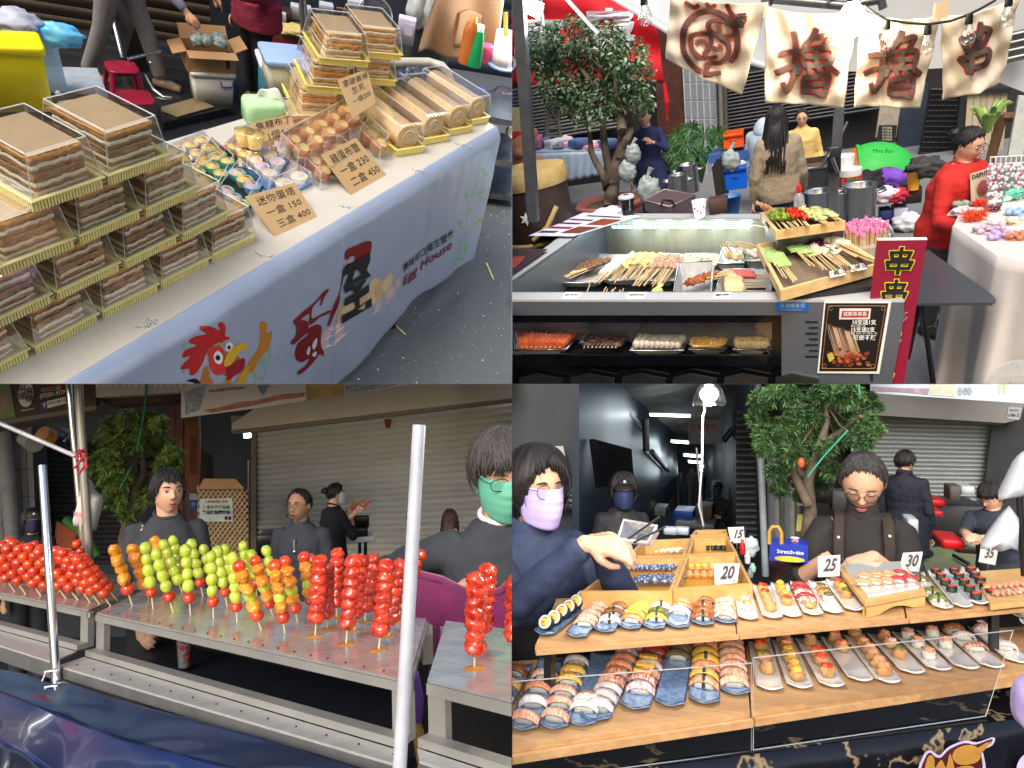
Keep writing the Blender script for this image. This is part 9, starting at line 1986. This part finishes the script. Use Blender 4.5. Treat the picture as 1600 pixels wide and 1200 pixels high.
def lpoly(L,col,off):
 m.mat(M('logo_'+col[0],C(*col[1]),.5));lg.pn(m,smp([(1200+a/4,900+b/4)for a,b in L],3),.001,off)
W_=('lilac',(190,180,214));G_=('gold',(176,128,56));K_=('maroon',(70,20,34))
lpoly(N('960 1260 970 1130 1010 1090 1050 1110 1080 1120 1130 1070 1230 1030 1310 1040 1400 1010 1420 1020 1400 1060 1340 1090 1350 1130 1330 1260'),W_,.001)
lpoly(N('975 1260 985 1140 1015 1105 1045 1130 1085 1135 1135 1085 1230 1045 1300 1055 1400 1020 1385 1050 1325 1085 1335 1130 1310 1260'),K_,.003)
lpoly(N('990 1260 995 1150 1020 1120 1040 1145 1045 1200 1085 1150 1115 1200 1140 1110 1160 1260'),G_,.005)
lpoly(N('1155 1140 1170 1090 1230 1060 1300 1065 1330 1130 1290 1170 1200 1180'),G_,.005);lpoly(N('1300 1085 1390 1035 1330 1110'),G_,.006);lpoly(N('1165 1260 1180 1200 1280 1190 1300 1260'),G_,.005)
lpoly(N('1560 1260 1560 1180 1600 1120 1660 1110 1660 1260'),W_,.001)
pA('logo_print',m)
m=MB();pk=VP(.95);m.bl(pk.at(1608,1094),.017,20,14,(1,.8,1.9),None,.2);sgl('lilac_sleeve',m,M('lilac_fleece',(166,146,200),.9,sheen=.4),'blurred lilac sleeve cut by the right edge','sleeve',at=pk.at(1608,1094))
bluep=M('plate_blue',(96,136,190),.14,var=.3,scale=70,coat=1,rv=.06,col2=(170,196,222),thresh=(.35,.85));rimd=M('plate_rim',(40,62,100),.2,coat=1);whitep=M('plate_white',(232,232,230),.14,var=.02,coat=1,rv=.02)
rice=M('rice',(232,228,214),.55,var=.08,scale=90,bump=1,bsc=300,rv=.04)
nori=M('nori',(28,40,32),.35,var=.4,scale=60,bump=.5)
fish=lambda n_,c_,c2=None,r_=.3:M(n_,C(*c_),r_,var=.15,scale=60,col2=C(*c2)if c2 else None,bump=.4,bsc=160,coat=.4,rv=.12,thresh=(.42,.58),sr=(3,.5,1))
TOP=dict(ebi=fish('ebi',(236,150,110),(240,206,180)),salmon=fish('salmon',(240,132,84),(244,176,134)),tuna=fish('tuna',(176,50,52)),tamago=fish('tamago',(236,190,80)),squid=fish('squid',(232,228,224)),scallop=fish('scallop',(236,214,196),(226,150,110)),eel=fish('eel',(130,72,36),(176,110,60)),seared=fish('seared',(226,178,150),(170,100,70)),crab=fish('crab',(222,90,66),(236,220,210)),octo=fish('octo',(206,150,160),(236,226,222)),roe=M('roe',(236,60,20),.2,var=.3,scale=160,voro=1,bump=.8,bsc=250,coat=.8),corn=M('corn',(232,190,70),.35,var=.3,scale=110,bump=.8,bsc=200),saladp=M('salad_pink',(226,160,120),.5,var=.35,scale=80,bump=.8,bsc=200),greens=M('greens',(110,120,56),.4,var=.5,scale=60,bump=.8),mush=M('clams',(110,96,60),.35,var=.5,scale=50,bump=.6),beef=fish('beef',(120,50,44),(170,96,80)),white=fish('whitefish',(220,206,206)),eggy=M('egg_strip',(232,196,90),.5,var=.2,scale=60))
inarim=M('inari_skin',(196,146,84),.45,var=.2,scale=50,bump=.5,bsc=160,coat=.2)
def g_nigiri(m1,m2,top,strap=0,seed=0):
 m1.rb((0,0,.011),(.052,.023,.022),.008,n=3)
 def f(u,v):x=(u-.5)*.078;y=(v-.5)*.035*(1-.5*abs(u-.5)**2*4*.5);return(x,y,.0245+.007*cos((u-.5)*2.6)-.014*abs(u-.5)**3*8-.01*(abs(v-.5)*2)**2.5+.0015*noise.noise(V3(u*6,v*4,seed)))
 m2.tk(f,12,8,.004,off=(0,0,1))
SUSHI={}
def proto(kind):
 if kind in SUSHI:return SUSHI[kind]
 a=MB();a.mat(rice);b=MB();extra=[];sd=len(SUSHI)+1;base=kind.split('+')[0];opt=kind.split('+')[1:]
 if base in TOP and 'inari' not in opt and 'gunkan' not in opt and 'ura' not in opt:
  b.mat(TOP[base]);g_nigiri(a,b,base,seed=sd)
  if 'nori' in opt:e=MB();e.tb([(0,-.0165,.002),(0,-.0165,.022),(0,-.01,.0335),(0,.01,.0335),(0,.0165,.022),(0,.0165,.002)],.0045,4,flat=.25,up=(0,1,0));extra.append(('nori_band',e,nori))
  if 'mayo' in opt:e=MB();e.tb([(-.022,-.006,.033),(-.012,.006,.034),(-.002,-.006,.035),(.008,.006,.034),(.018,-.005,.033)],.0022,5);extra.append(('sauce',e,M('brown_sauce',(150,84,36),.2,coat=.6)))
  if 'egg' in opt:e=MB();e.box((0,0,.037),(.05,.016,.007));extra.append(('omelette_slice',e,TOP['tamago']))
 elif 'gunkan' in opt:
  a.lt(N('.017 .001 .018 .022 .001 .022'),16,sx=1.2);e=MB();e.lt(N('.0182 0 .0192 .028 .0186 .028'),18,sx=1.2,close=0);extra.append(('nori_wrap',e,nori));b.mat(TOP[base]);b.bl((0,0,.026),.016,12,8,(1.15,.95,.5),None,.4,sd)
 elif 'inari' in opt:
  a=MB();a.mat(inarim);a.bl((0,0,.016),.021,18,12,(1.15,.95,.9),None,.25,sd);b.mat(TOP[base]);b.bl((0,-.002,.031),.0165,14,8,(1.1,.95,.55),None,.6,sd)
 elif 'ura' in opt:
  a.lt(N('.018 0 .021 .003 .021 .024 .018 .027 .001 .027'),18);e=MB()
  for k in rg(24):an=k*2.4;e.bl((.0208*cos(an),.0208*sin(an),.003+.02*((k*7)%11)/11),.0016,5,3)
  extra.append(('sesame',e,M('sesame_black',(30,28,28),.5)));b.mat(TOP[base]);b.bl((0,0,.03),.018,14,8,(1,1,.5),None,.5,sd)
 elif base=='futo':
  e=MB();e.lt(N('.024 0 .025 .03 .0245 .03'),22,close=0);extra.append(('nori_wrap',e,nori));a.lt([(.024,.029),(.016,.0305)],20,close=0);a.lt([(.023,.001),(.001,.001)],18,close=0);b.mat(TOP['tamago']);b.lt(N('.0165 .03 .012 .0315 .001 .0315'),14,sx=1.1,sy=.8);e2=MB();e2.bl((.005,.002,.0315),.005,8,5);extra.append(('filling_core',e2,M('filling_orange',(226,120,60),.4)))
 elif base=='maki':
  e=MB();e.lt(N('.013 0 .0135 .022 .013 .022'),16,close=0);extra.append(('nori_wrap',e,nori));a.lt([(.013,.0215),(.001,.0215)],14,close=0);b.mat(TOP[opt[0]]if opt else TOP['crab']);b.lt([(.006,.022),(.001,.023)],10,close=0)
 t=thg('sushi','x','sushi');p1=pB('rice' if 'inari' not in opt else 'tofu_pouch',a);pB('topping',b)
 for nm_,mb_,mt_ in extra:pB(nm_,mb_,mt_)
 t['proto']=1;SUSHI[kind]=t;KIDS(t);return t
WORD=dict(ebi='shrimp nigiri',salmon='salmon nigiri',tuna='tuna nigiri',tamago='egg nigiri',squid='white squid nigiri',scallop='scallop nigiri',eel='grilled eel nigiri',seared='seared fish nigiri',crab='crab stick nigiri',octo='octopus nigiri',roe='orange roe sushi',corn='yellow corn sushi',saladp='pink salad sushi',greens='green seaweed sushi',mush='brown clam sushi',beef='dark beef nigiri',white='pale fish nigiri',eggy='egg strip sushi',futo='thick sushi roll',maki='small sushi roll')
def splate(label,fpx,bpx_,wf,z,mt,items,pname,twist=0,lip=1):
 A_,B_=Q.P(*fpx,z),Q.P(*bpx_,z);L=(B_-A_).length;u=(B_-A_).normalized();W=wf/Q.scale(A_);yw=atan2(u.y,u.x);t=thg('sushi_plate',label,'plate',A_,yw,'long sushi plates on the wooden shelves')
 def f(a,b):
  x=a*L;r_=.35*W;ww=W*.5
  if mt is bluep:
   e=min(x,L*2)/r_
   if e<1:ww*=sqrt(max(0,1-(1-e)**2))*.45+.55
  else:
   e=x/r_
   if e<1:ww*=sqrt(max(0,1-(1-e)**2))*.35+.65
  y=(b-.5)*2*ww;h=.006+.01*abs(b-.5)**2*4*.6+.012*max(0,(x/L-.86)/.14)**1.5+.006*max(0,(.06-x/L)/.06);return(x,y,h)
 m=MB().mat(mt);m.tk(f,22,8,.0045,off=(0,0,1));pB('dish',m)
 if mt is bluep:pB('dish_rim',MB().tb([f(k/16,0)for k in rg(17)][::-1]+[f(0,k/8)for k in rg(1,8)]+[f(k/16,1)for k in rg(17)],.0014,5),rimd)
 sc_=W/.076
 for i,(kind,fr)in en(items):
  pr_=proto(kind);p_=A_+u*L*fr;zz=z+.008;base=kind.split('+')[0];nmw=WORD[base]
  if 'inari' in kind:nmw='tofu pouch with %s topping'%{'roe':'orange roe','corn':'yellow corn','saladp':'pink salad','greens':'green','mush':'brown','salmon':'salmon','crab':'crab','eggy':'egg','tuna':'tuna'}.get(base,base)
  lb='%s, %s from the front on %s'%(nmw,ORD[i],pname);tl=rot_(rnd.u(-10,10),4,'X')if('nigiri' in nmw)else rot_(rnd.u(-5,5),4,'X');yy=yw+PI/2+R(rnd.u(-9,9))+(R(twist)if 'inari' not in kind else R(rnd.u(-50,50)))
  if 'f' in kind.split('+')[-1:]:pass
  tilt=rot_(-58 if base=='futo' else 0,4,'X')@tl;o_=dup(pr_,(p_.x+rnd.u(-.002,.002),p_.y,zz+(.012 if base=='futo' else 0)),yy,lb,'sushi on '+pname.replace('the ','',1),tilt,(sc_,sc_,sc_));o_.pop('proto',None)if 'proto' in o_.keys()else None
 return t
def seq(kinds,a=.1,b=.92):
 n_=len(kinds);return[(k_,lp_(a,b,(i+.5)/n_))for i,k_ in en(kinds)]
def rep(k_,n_):return[k_]*n_
LB=[((752,1150),(812,1048),46,seq(['tamago','squid','tamago','eel+mayo']*1,.1,.98)),((815,1146),(862,1040),46,seq(['ebi','squid','salmon','scallop'],0,.82)),((862,1143),(905,1032),47,seq(['squid','beef+mayo','beef+mayo','seared'],.08,.72)),((872,1137),(946,1026),48,[]),((926,1131),(988,1014),48,seq(['squid','white','white','seared+mayo','seared+mayo','salmon','salmon','octo','octo'],.06,.98)),((990,1113),(1028,1012),48,seq(['octo','crab+egg','crab+egg','white+egg','beef','tuna','beef'],.16,.98)),((1045,1108),(1065,1010),48,[('mush',.86),('mush',.72)]),((1100,1104),(1103,1000),49,seq(['salmon+nori','tamago+nori','salmon','tamago+nori','tamago','salmon+nori','crab'],.14,.95)),((1149,1090),(1141,996),47,seq(rep('ebi',8),.06,.98))]
LB[3]=((905,1139),(942,1028),47,seq(['squid','squid+mayo'],.12,.3))
LB[2]=((862,1144),(903,1034),46,seq(['scallop','ebi','scallop','tamago+mayo','tamago+mayo','squid'],.02,.98))
nmsL=['the cut-off lower left blue plate','the second lower blue plate from the left','the third lower blue plate from the left','the fourth lower blue plate from the left','the fifth lower blue plate from the left','the sixth lower blue plate from the left','the nearly empty lower blue plate','the blue plate beside the shrimp plate','the lower blue plate of shrimp']
for(f_,b_,w_,it),nm_ in zip(LB,nmsL):splate('long speckled blue plate: '+nm_.replace('the ','',1),f_,b_,w_,ZL+.001,bluep,it,nm_)
LWf=N('1204 1083 1252 1080 1303 1078 1348 1069 1392 1072 1430 1057 1472 1052 1516 1050 1555 1048 1597 1040')
LWb=N('1184 999 1218 994 1252 990 1288 986 1322 982 1356 979 1392 976 1428 972 1466 969 1503 964')
LWi=[seq(['saladp+inari','greens+inari','roe+inari','corn+inari'],.18,.98),seq(['corn+inari','corn+inari','corn+inari','corn+inari','salmon+inari','saladp+inari','saladp+inari'],.06,.98),[('roe+inari',.16),('roe+inari',.34),('roe+inari',.46),('saladp+inari',.7),('saladp+inari',.88)],[('salmon+inari',.52),('salmon+inari',.7),('saladp+inari',.9)],seq(['saladp+inari','saladp+inari','saladp+inari','saladp+inari','saladp+inari'],.06,.62)+[('crab+inari',.78),('saladp+inari',.92)],[('greens+inari',.28),('crab+inari',.46),('saladp+inari',.62),('roe+inari',.92)],[('saladp+ura',.22),('saladp+ura',.44),('saladp+ura',.62)],[('salmon+ura',.4),('saladp+ura',.62),('salmon+ura',.88)],[('seared',.3),('white',.52),('eel',.7),('eel',.8),('eel',.92)],[('white',.25),('octo',.6),('octo',.75),('white',.92)]]
for i,(f_,b_)in en(zip(LWf,LWb)):splate('long white plate, %s from the left on the lower shelf'%ORD[i],f_,b_,44,ZL+.001,whitep,LWi[i],'the %s lower white plate'%ORD[i])
UB=[((846,996),(918,942),34,[('futo',f)for f in(.14,.3,.46,.62,.78,.92)],'the dark leaf-shaped plate'),((898,1000),(942,948),34,seq(rep('ebi',5),.25,.9),'the first upper blue plate'),((942,992),(976,940),34,seq(['squid+nori','eel+nori','eel','eel'],.15,.98),'the second upper blue plate'),((982,987),(1010,938),35,seq(['salmon+egg','tamago','tamago','tamago','tamago','salmon'],.12,.98),'the third upper blue plate'),((1020,987),(1042,936),35,seq(['tamago+nori','greens+nori','squid+nori','greens+nori','tamago+nori'],.12,.98),'the fourth upper blue plate'),((1058,985),(1070,933),36,seq(['squid','salmon','salmon','salmon','salmon'],.3,.98),'the fifth upper blue plate'),((1098,981),(1102,929),36,seq(['eel+nori','eel','eel+nori','eel','eel','beef'],.06,.98),'the upper blue plate of grilled eel'),((1135,978),(1130,927),36,seq(rep('scallop',7),.06,.98),'the last upper blue plate')]
for f_,b_,w_,it,nm_ in UB:splate('long speckled blue plate on the upper shelf: '+nm_.replace('the ','',1),f_,b_,w_,ZU+.001,bluep,it,nm_)
UW=[((1170,972),(1160,926),[('salmon+ura',.3),('salmon+ura',.62)]),((1208,970),(1190,924),seq(['saladp+inari','saladp+inari','roe+inari','roe+inari'],.1,.98)),((1238,968),(1218,921),seq(['roe+inari','corn+inari','corn+inari','corn+inari'],.28,.98)),((1272,965),(1248,919),seq(['crab+inari','crab','tuna','crab','tuna','tuna'],.15,.97)),((1304,962),(1276,917),seq(['mush+ura','mush+inari','mush+inari'],.3,.8)),((1337,958),(1304,915),seq(['greens+inari','eggy+inari','roe+inari'],.35,.9))]
for i,(f_,b_,it)in en(UW):splate('short white plate, %s from the left on the upper shelf'%ORD[i],f_,b_,33,ZU+.001,whitep,it,'the %s upper white plate'%ORD[i])
gt4=wood('stand_wood',C(206,160,96),C(224,184,122),.45,4,(1,9,9));sb=N('1352 963 1446 945 1412 900 1306 905')
h4=.045;P_=[Q.P(x,y-22,ZU+h4)for x,y in sb];t=thg('serving_stand','low wooden serving stand with an arched foot carrying salmon and tuna','stand',P_[0])
pA('board',MB().pz([q_ for q_ in P_],ZU+h4-.014,ZU+h4),gt4)
for i_,(a,b)in en(((P_[0],P_[1]),(P_[3],P_[2]))):
 u=(b-a).normalized();L=(b-a).length;n_=14;top=[a+u*.006,b-u*.006];arch=[]
 for k in rg(n_+1):
  f=k/n_;z_=ZU+.001 if f<.2 or f>.8 else ZU+.001+.016*sin(PI*(f-.2)/.6);arch.append(V3(*(a+u*(L*f*.98+.004)).xy,z_))
 zt_=ZU+h4-.016;pts_=[V3(*q_.xy,zt_)for q_ in(arch[0],arch[-1])]+arch[::-1];m=MB();nn_=V3(-u.y,u.x,0)*.012;k2=len(arch);T_=[V3(q_.x,q_.y,zt_)for q_ in arch];V=arch+T_+[q_+nn_ for q_ in arch]+[q_+nn_ for q_ in T_];m.add(V,[(k,k+1,k2+k+1,k2+k)for k in rg(k2-1)]+[(2*k2+k+1,2*k2+k,3*k2+k,3*k2+k+1)for k in rg(k2-1)]+[(k+1,k,2*k2+k,2*k2+k+1)for k in rg(k2-1)],0);pA('arched_foot',m,gt4)
c=sum(P_,Vc())/4;P2=[c+(q_-c)*.86 for q_ in P_]
sgl('white_tray',MB().pz([q_ for q_ in P2],ZU+h4+.001,ZU+h4+.01),whitep,'square white ceramic tray on the wooden serving stand','tray',at=c)
for i in rg(9):
 tn_=i%3==2 or i>6;x=lp_(1348,1425,(i%5)/4.2)+(4 if i>4 else 0);y=922+(i//5)*-10-(i%5)*1.5;a=Q.P(x,y-8,ZU+h4+.012);dup(proto('tuna' if(i%5)>2 else 'salmon'),a,R(-8),('tuna' if(i%5)>2 else 'salmon')+' nigiri on the wooden serving stand, %s in the %s row'%(ORD[i%5],'front' if i<5 else 'back'),'sushi on the wooden serving stand',None,(.66,.66,.66))
for i,(f_,b_)in en((((1476,955),(1430,902)),((1507,953),(1462,900)),((1532,948),(1488,898)),((1556,943),(1514,896)))):
 it=[('greens+nori',.2),('greens+nori',.4),('mush+nori',.8)]if i==0 else[('roe+gunkan',f)for f in((.42,.62,.8,.96)if i==1 else(.15,.35,.55,.75,.93))];splate('long white plate, %s from the left at the right end of the upper shelf'%ORD[i],f_,b_,33,ZU+.001,whitep,it,'the %s white plate right of the stand'%ORD[i])
m=MB();slab(m,N('1548 945 1680 930 1640 885 1520 893'),ZU+.018,.016);sgl('serving_board',m,gt4,'wooden board of orange topped sushi at the right edge','board',at=Q.P(1600,930,ZU))
for i in rg(16):
 r_,c_=i//8,i%8;a=Q.P(1558+c_*9-r_*14,930-r_*10-c_*.9,ZU+.019);dup(proto('seared' if r_==0 else 'salmon'),a,R(60),'orange topped nigiri on the board at the right edge, %s in the %s row'%(ORD[c_],'front' if r_==0 else 'back'),'sushi on the board at the right edge',None,(.62,.62,.62))
for i,(x,y)in en(((1583,962),(1600,975))):splate('white plate of pale sushi cut by the right edge, %s'%('upper' if i==0 else 'lower'),(1640,y+12),(x,y),30,ZL+.05,whitep,seq(['white','squid','white'],.1,.8),'the %s edge plate on the right'%('upper' if i==0 else 'lower'))
btw=wood('tray_wood4',C(190,146,84),C(212,170,108),.5,4,(1,9,9));btf=M('tray_floor4',(196,146,56),.35,var=.15,scale=8,coat=.3)
def wbox(label,c4,z,h=.05,th=.01):
 P_=[Q.P(*q_,z+h)for q_ in c4];c=sum(P_,Vc())/4;t=thg('wooden_tray',label,'tray',(c.x,c.y,z),0,'wooden box trays behind the shelves');pA('tray_floor',MB().pz([(lp_(c.x,q_.x,.99),lp_(c.y,q_.y,.99))for q_ in P_],z,z+.008),btf)
 for i in rg(4):
  a,b=P_[i],P_[(i+1)%4];u=(b-a).normalized();n=V3(-u.y,u.x,0);n=n if n.dot(c-a)>0 else-n;e=u*th*1.05 if i%2 else u*0;pA('side_board',MB().pz([(a+e),(b-e),(b-e+n*th),(a+e+n*th)],z+.001*(i%2),z+h-.001*(i%2)),btw)
 return P_
ZB=ZU+0
wbox('front left wooden tray of wrapped rice rolls',N('908 924 1050 924 1070 872 976 872'),ZB,.06)
wbox('front right wooden tray of tan inari behind the 20 card',N('1052 920 1176 912 1152 866 1072 868'),ZB,.06)
wbox('middle left wooden tray of white and orange sushi',N('978 869 1071 868 1080 841 1005 844'),ZB,.06)
wbox('middle right wooden tray of small dark rolls',N('1073 866 1152 863 1137 838 1081 840'),ZB,.06)
wbox('farthest wooden tray of small rolls beside the 15 card',N('1080 836 1137 834 1134 827 1086 828'),ZB,.05)
film4=M('wrapped_rolls',(64,76,116),.25,col2=(190,200,220),scale=120,thresh=(.5,.6),coat=.6)
for i in rg(18):
 r_,c_=i//9,i%9;a=Q.P(1000-r_*6+c_*7.5,910-r_*20-c_*0,ZB+.02);m=MB().bl((0,0,.012),.02,12,8,(1.9,.62,.62));m.tb([(-.045,0,.012),(-.03,0,.012)],[.004,.012],6);m.tb([(.03,0,.012),(.045,0,.012)],[.012,.004],6);sgl('wrapped_roll',m,film4,'film-wrapped rice roll in the front left tray, %s in the %s row'%(ORD[c_],'front' if r_==0 else 'back'),'rice roll','wrapped rolls in the front left tray',loc=a,yaw=R(70))
def spread(kinds,x0,x1,y0,y1,nx,ny,z,s_,where,yaw=0):
 for j in rg(ny):
  for i in rg(nx):
   k_=kinds[j%len(kinds)];a=Q.P(lp_(x0,x1,(i+.5)/nx)+j*2,lp_(y0,y1,(j+.5)/ny),z);dup(proto(k_),a,R(yaw+rnd.u(-12,12)),'%s in %s, %s in the %s row from the front'%(WORD[k_.split('+')[0]],where,ORD[i],ORD[j]),'sushi in '+where,None,(s_,s_,s_))
spread(['saladp+inari','eggy+inari'],1072,1150,908,886,7,2,ZB+.01,.62,'the front right tray')
spread(['squid','crab'],1006,1066,866,852,7,2,ZB+.01,.62,'the middle left tray',60)
spread(['maki+tamago','maki+crab'],1100,1144,862,850,5,2,ZB+.01,.9,'the middle right tray');spread(['maki+tuna'],1098,1134,836,833,5,1,ZB+.01,.85,'the farthest tray')
vb_=Q.P(955,905,ZB-.02)
for i,(x,y)in en(((1048,834),(1066,834))):sgl('foam_box',MB().rb((0,0,.015),(.06,.05,.03),.008),M('foam_white4',(190,200,214),.5),'small white foam box behind the trays, %s one'%('left' if i==0 else 'right'),'box',loc=Q.P(x,y,ZB))
for i,(x,y,c_,h_)in en(((1160,866,(180,40,40),.1),(1168,880,(200,206,206),.08),(1176,893,(150,200,170),.05),(1164,848,(30,28,30),.12),(1172,902,(120,130,140),.05))):
 b=Q.P(x,y,ZB-.02);m=MB();h_*=.6;m.lt([(.01,0),(.012,h_*.6),(.007,h_*.8),(.007,h_),(.001,h_)],14);sgl('condiment_jar',m,M('jar4_%d'%i,C(*c_),.3,var=.2),['red-capped jar','white jar','mint green jar','black-topped bottle','grey pot'][i]+' beside the wooden trays, near the 15 and 20 cards','jar',loc=b)
m=MB();crm(m,(0,0,.02),.032,(1,.7,1.2),91);sgl('plastic_bag',m,M('bag_aqua',(190,206,214),.35),'white plastic bag beside the wooden trays behind the jars','bag',loc=Q.P(1172,862,ZB-.02))
pcm=M('card_white4',(206,206,208),.4,var=.02);num=M('num_dark',(70,70,76),.5)
for txt,q4_,z,foot,lb in(('15',N('1142 849 1164 848 1162 823 1137 824'),ZB,(1152,858),'farthest card, by the small rolls'),('20',N('1117 914 1152 911 1156 880 1115 881'),ZB,(1134,922),'on the front wooden tray'),('25',N('1278 902 1312 900 1313 867 1278 870'),ZU,(1296,915),'before the vendor'),('30',N('1404 893 1436 893 1442 862 1411 864'),ZU,(1422,905),'right of the vendor'),('35',N('1529 878 1555 883 1561 852 1533 852'),ZU,(1543,895),'near the right edge')):
 fb=Q.P(*foot,z);v4=VPl(fb,fb+V3(1,0,0));t=thg('price_card','white card reading %s, %s'%(txt,lb),'price card',fb,0,'white price cards');m=MB();v4.pn(m,q4_,.002);pA('card',m,pcm);cx=sum(q_[0]for q_ in q4_)/4;cy=sum(q_[1]for q_ in q4_)/4;w_=q4_[1][0]-q4_[0][0];m=MB();v4.text(m,txt,(cx+1,cy-1),w_*.8,.035,.25,off=.0025,ex=(1,-.03),ey=(.1,-1),wpx=w_*.62);v4.text(m,'元',(cx+w_*.34,cy+w_*.32),w_*.14,0,off=.0025);pA('number',m,num);pA('clip_foot',MB().tb([fb,v4.at(cx,q4_[0][1]-2,-.004)],.004,6),CLEAR)
acr=clear('acrylic',base=.045,rough=.03);acre=clear('acrylic_edge',body=.5,bodycol=(.8,.85,.86),base=.35)
def guard(label,corners):
 P_=[Q.D(*q_)for q_ in corners];t=thg('acrylic_guard',label,'guard',P_[0],0,'clear acrylic guards in front of the sushi');pA('sheet',MB().add(P_,[tuple(rg(len(P_)))],0),acr);pA('edge',MB().tb(P_+P_[:1],.0016,4),acre)
gy=lambda x,y,dz:Q.P(x,y,zc).y
gl=VPl(Q.P(800,1222,zc+.005),Q.P(1540,1119,zc+.005))
def gD(x,y):return(x,y,gl.at(x,y).y)
guard('long clear acrylic guard in front of the lower left plates',[gD(790,1224),gD(1174,1174),gD(1174,1036),gD(790,1066)])
guard('clear acrylic guard in front of the lower white plates',[gD(1177,1172),gD(1540,1119),gD(1583,985),gD(1177,1028)])
gu=VPl(Q.P(795,1010,ZL+.02),Q.P(905,985,ZL+.02))
P_=[gu.at(790,1000),gu.at(892,965),gu.at(882,912),gu.at(790,962)];t=thg('acrylic_guard','small tilted acrylic sheet at the left end of the upper shelf','guard',P_[0],0,'clear acrylic guards in front of the sushi')
pA('sheet',MB().add(P_,[(0,1,2,3)],0),acr);pA('edge',MB().tb(P_+P_[:1],.0016,4),acre)
k=0
slots=[('the nearly empty lower blue plate',(1045,1108),(1065,1010))]
for kd,o_ in SUSHI.items():
 for c in KIDS(o_):bpy.data.objects.remove(c)
 bpy.data.objects.remove(o_);k+=1
def finish():
 bpy.context.view_layer.update();eps=.0008;dead=set();objs=[o for o in COL.objects if o.type=='MESH']
 for o in objs:
  q=OWNER.get(o.name)
  if q is None:continue
  mw=o.matrix_world;bb=[mw@Vc(c)for c in o.bound_box]
  for ax,sg in((0,q.sx),(2,q.sz)):
   vals=[b[ax]*sg for b in bb]
   if max(vals)<=eps:dead.add(o);break
   if min(vals)<eps:
    if o.data.users>1:o.data=o.data.copy()
    bm=bmesh.new();bm.from_mesh(o.data);n=Vc((0,0,0));n[ax]=-sg;co=Vc((0,0,0));co[ax]=sg*eps;inv=mw.inverted();lco=inv@co;ln=(mw.to_3x3().transposed()@n).normalized();bmesh.ops.bisect_plane(bm,geom=bm.verts[:]+bm.edges[:]+bm.faces[:],plane_co=lco,plane_no=ln,clear_outer=1);bm.to_mesh(o.data);bm.free()
    if not len(o.data.polygons):dead.add(o);break
    o.data.update()
 for o in dead:
  for c in[c for c in COL.objects if c.parent==o]:
   if c not in dead:
    mwc=c.matrix_world.copy();c.parent=o.parent;c.matrix_world=mwc
 for o in dead:bpy.data.objects.remove(o)
 for _ in rg(2):
  par={o.parent.name for o in COL.objects if o.parent}
  for o in[o for o in COL.objects if o.type=='EMPTY' and o.name not in par]:bpy.data.objects.remove(o)
 for o in COL.objects:
  if o.parent is None and o.type=='MESH' and 'category' not in o and o.get('kind')is None:o['kind']='thing'
finish()
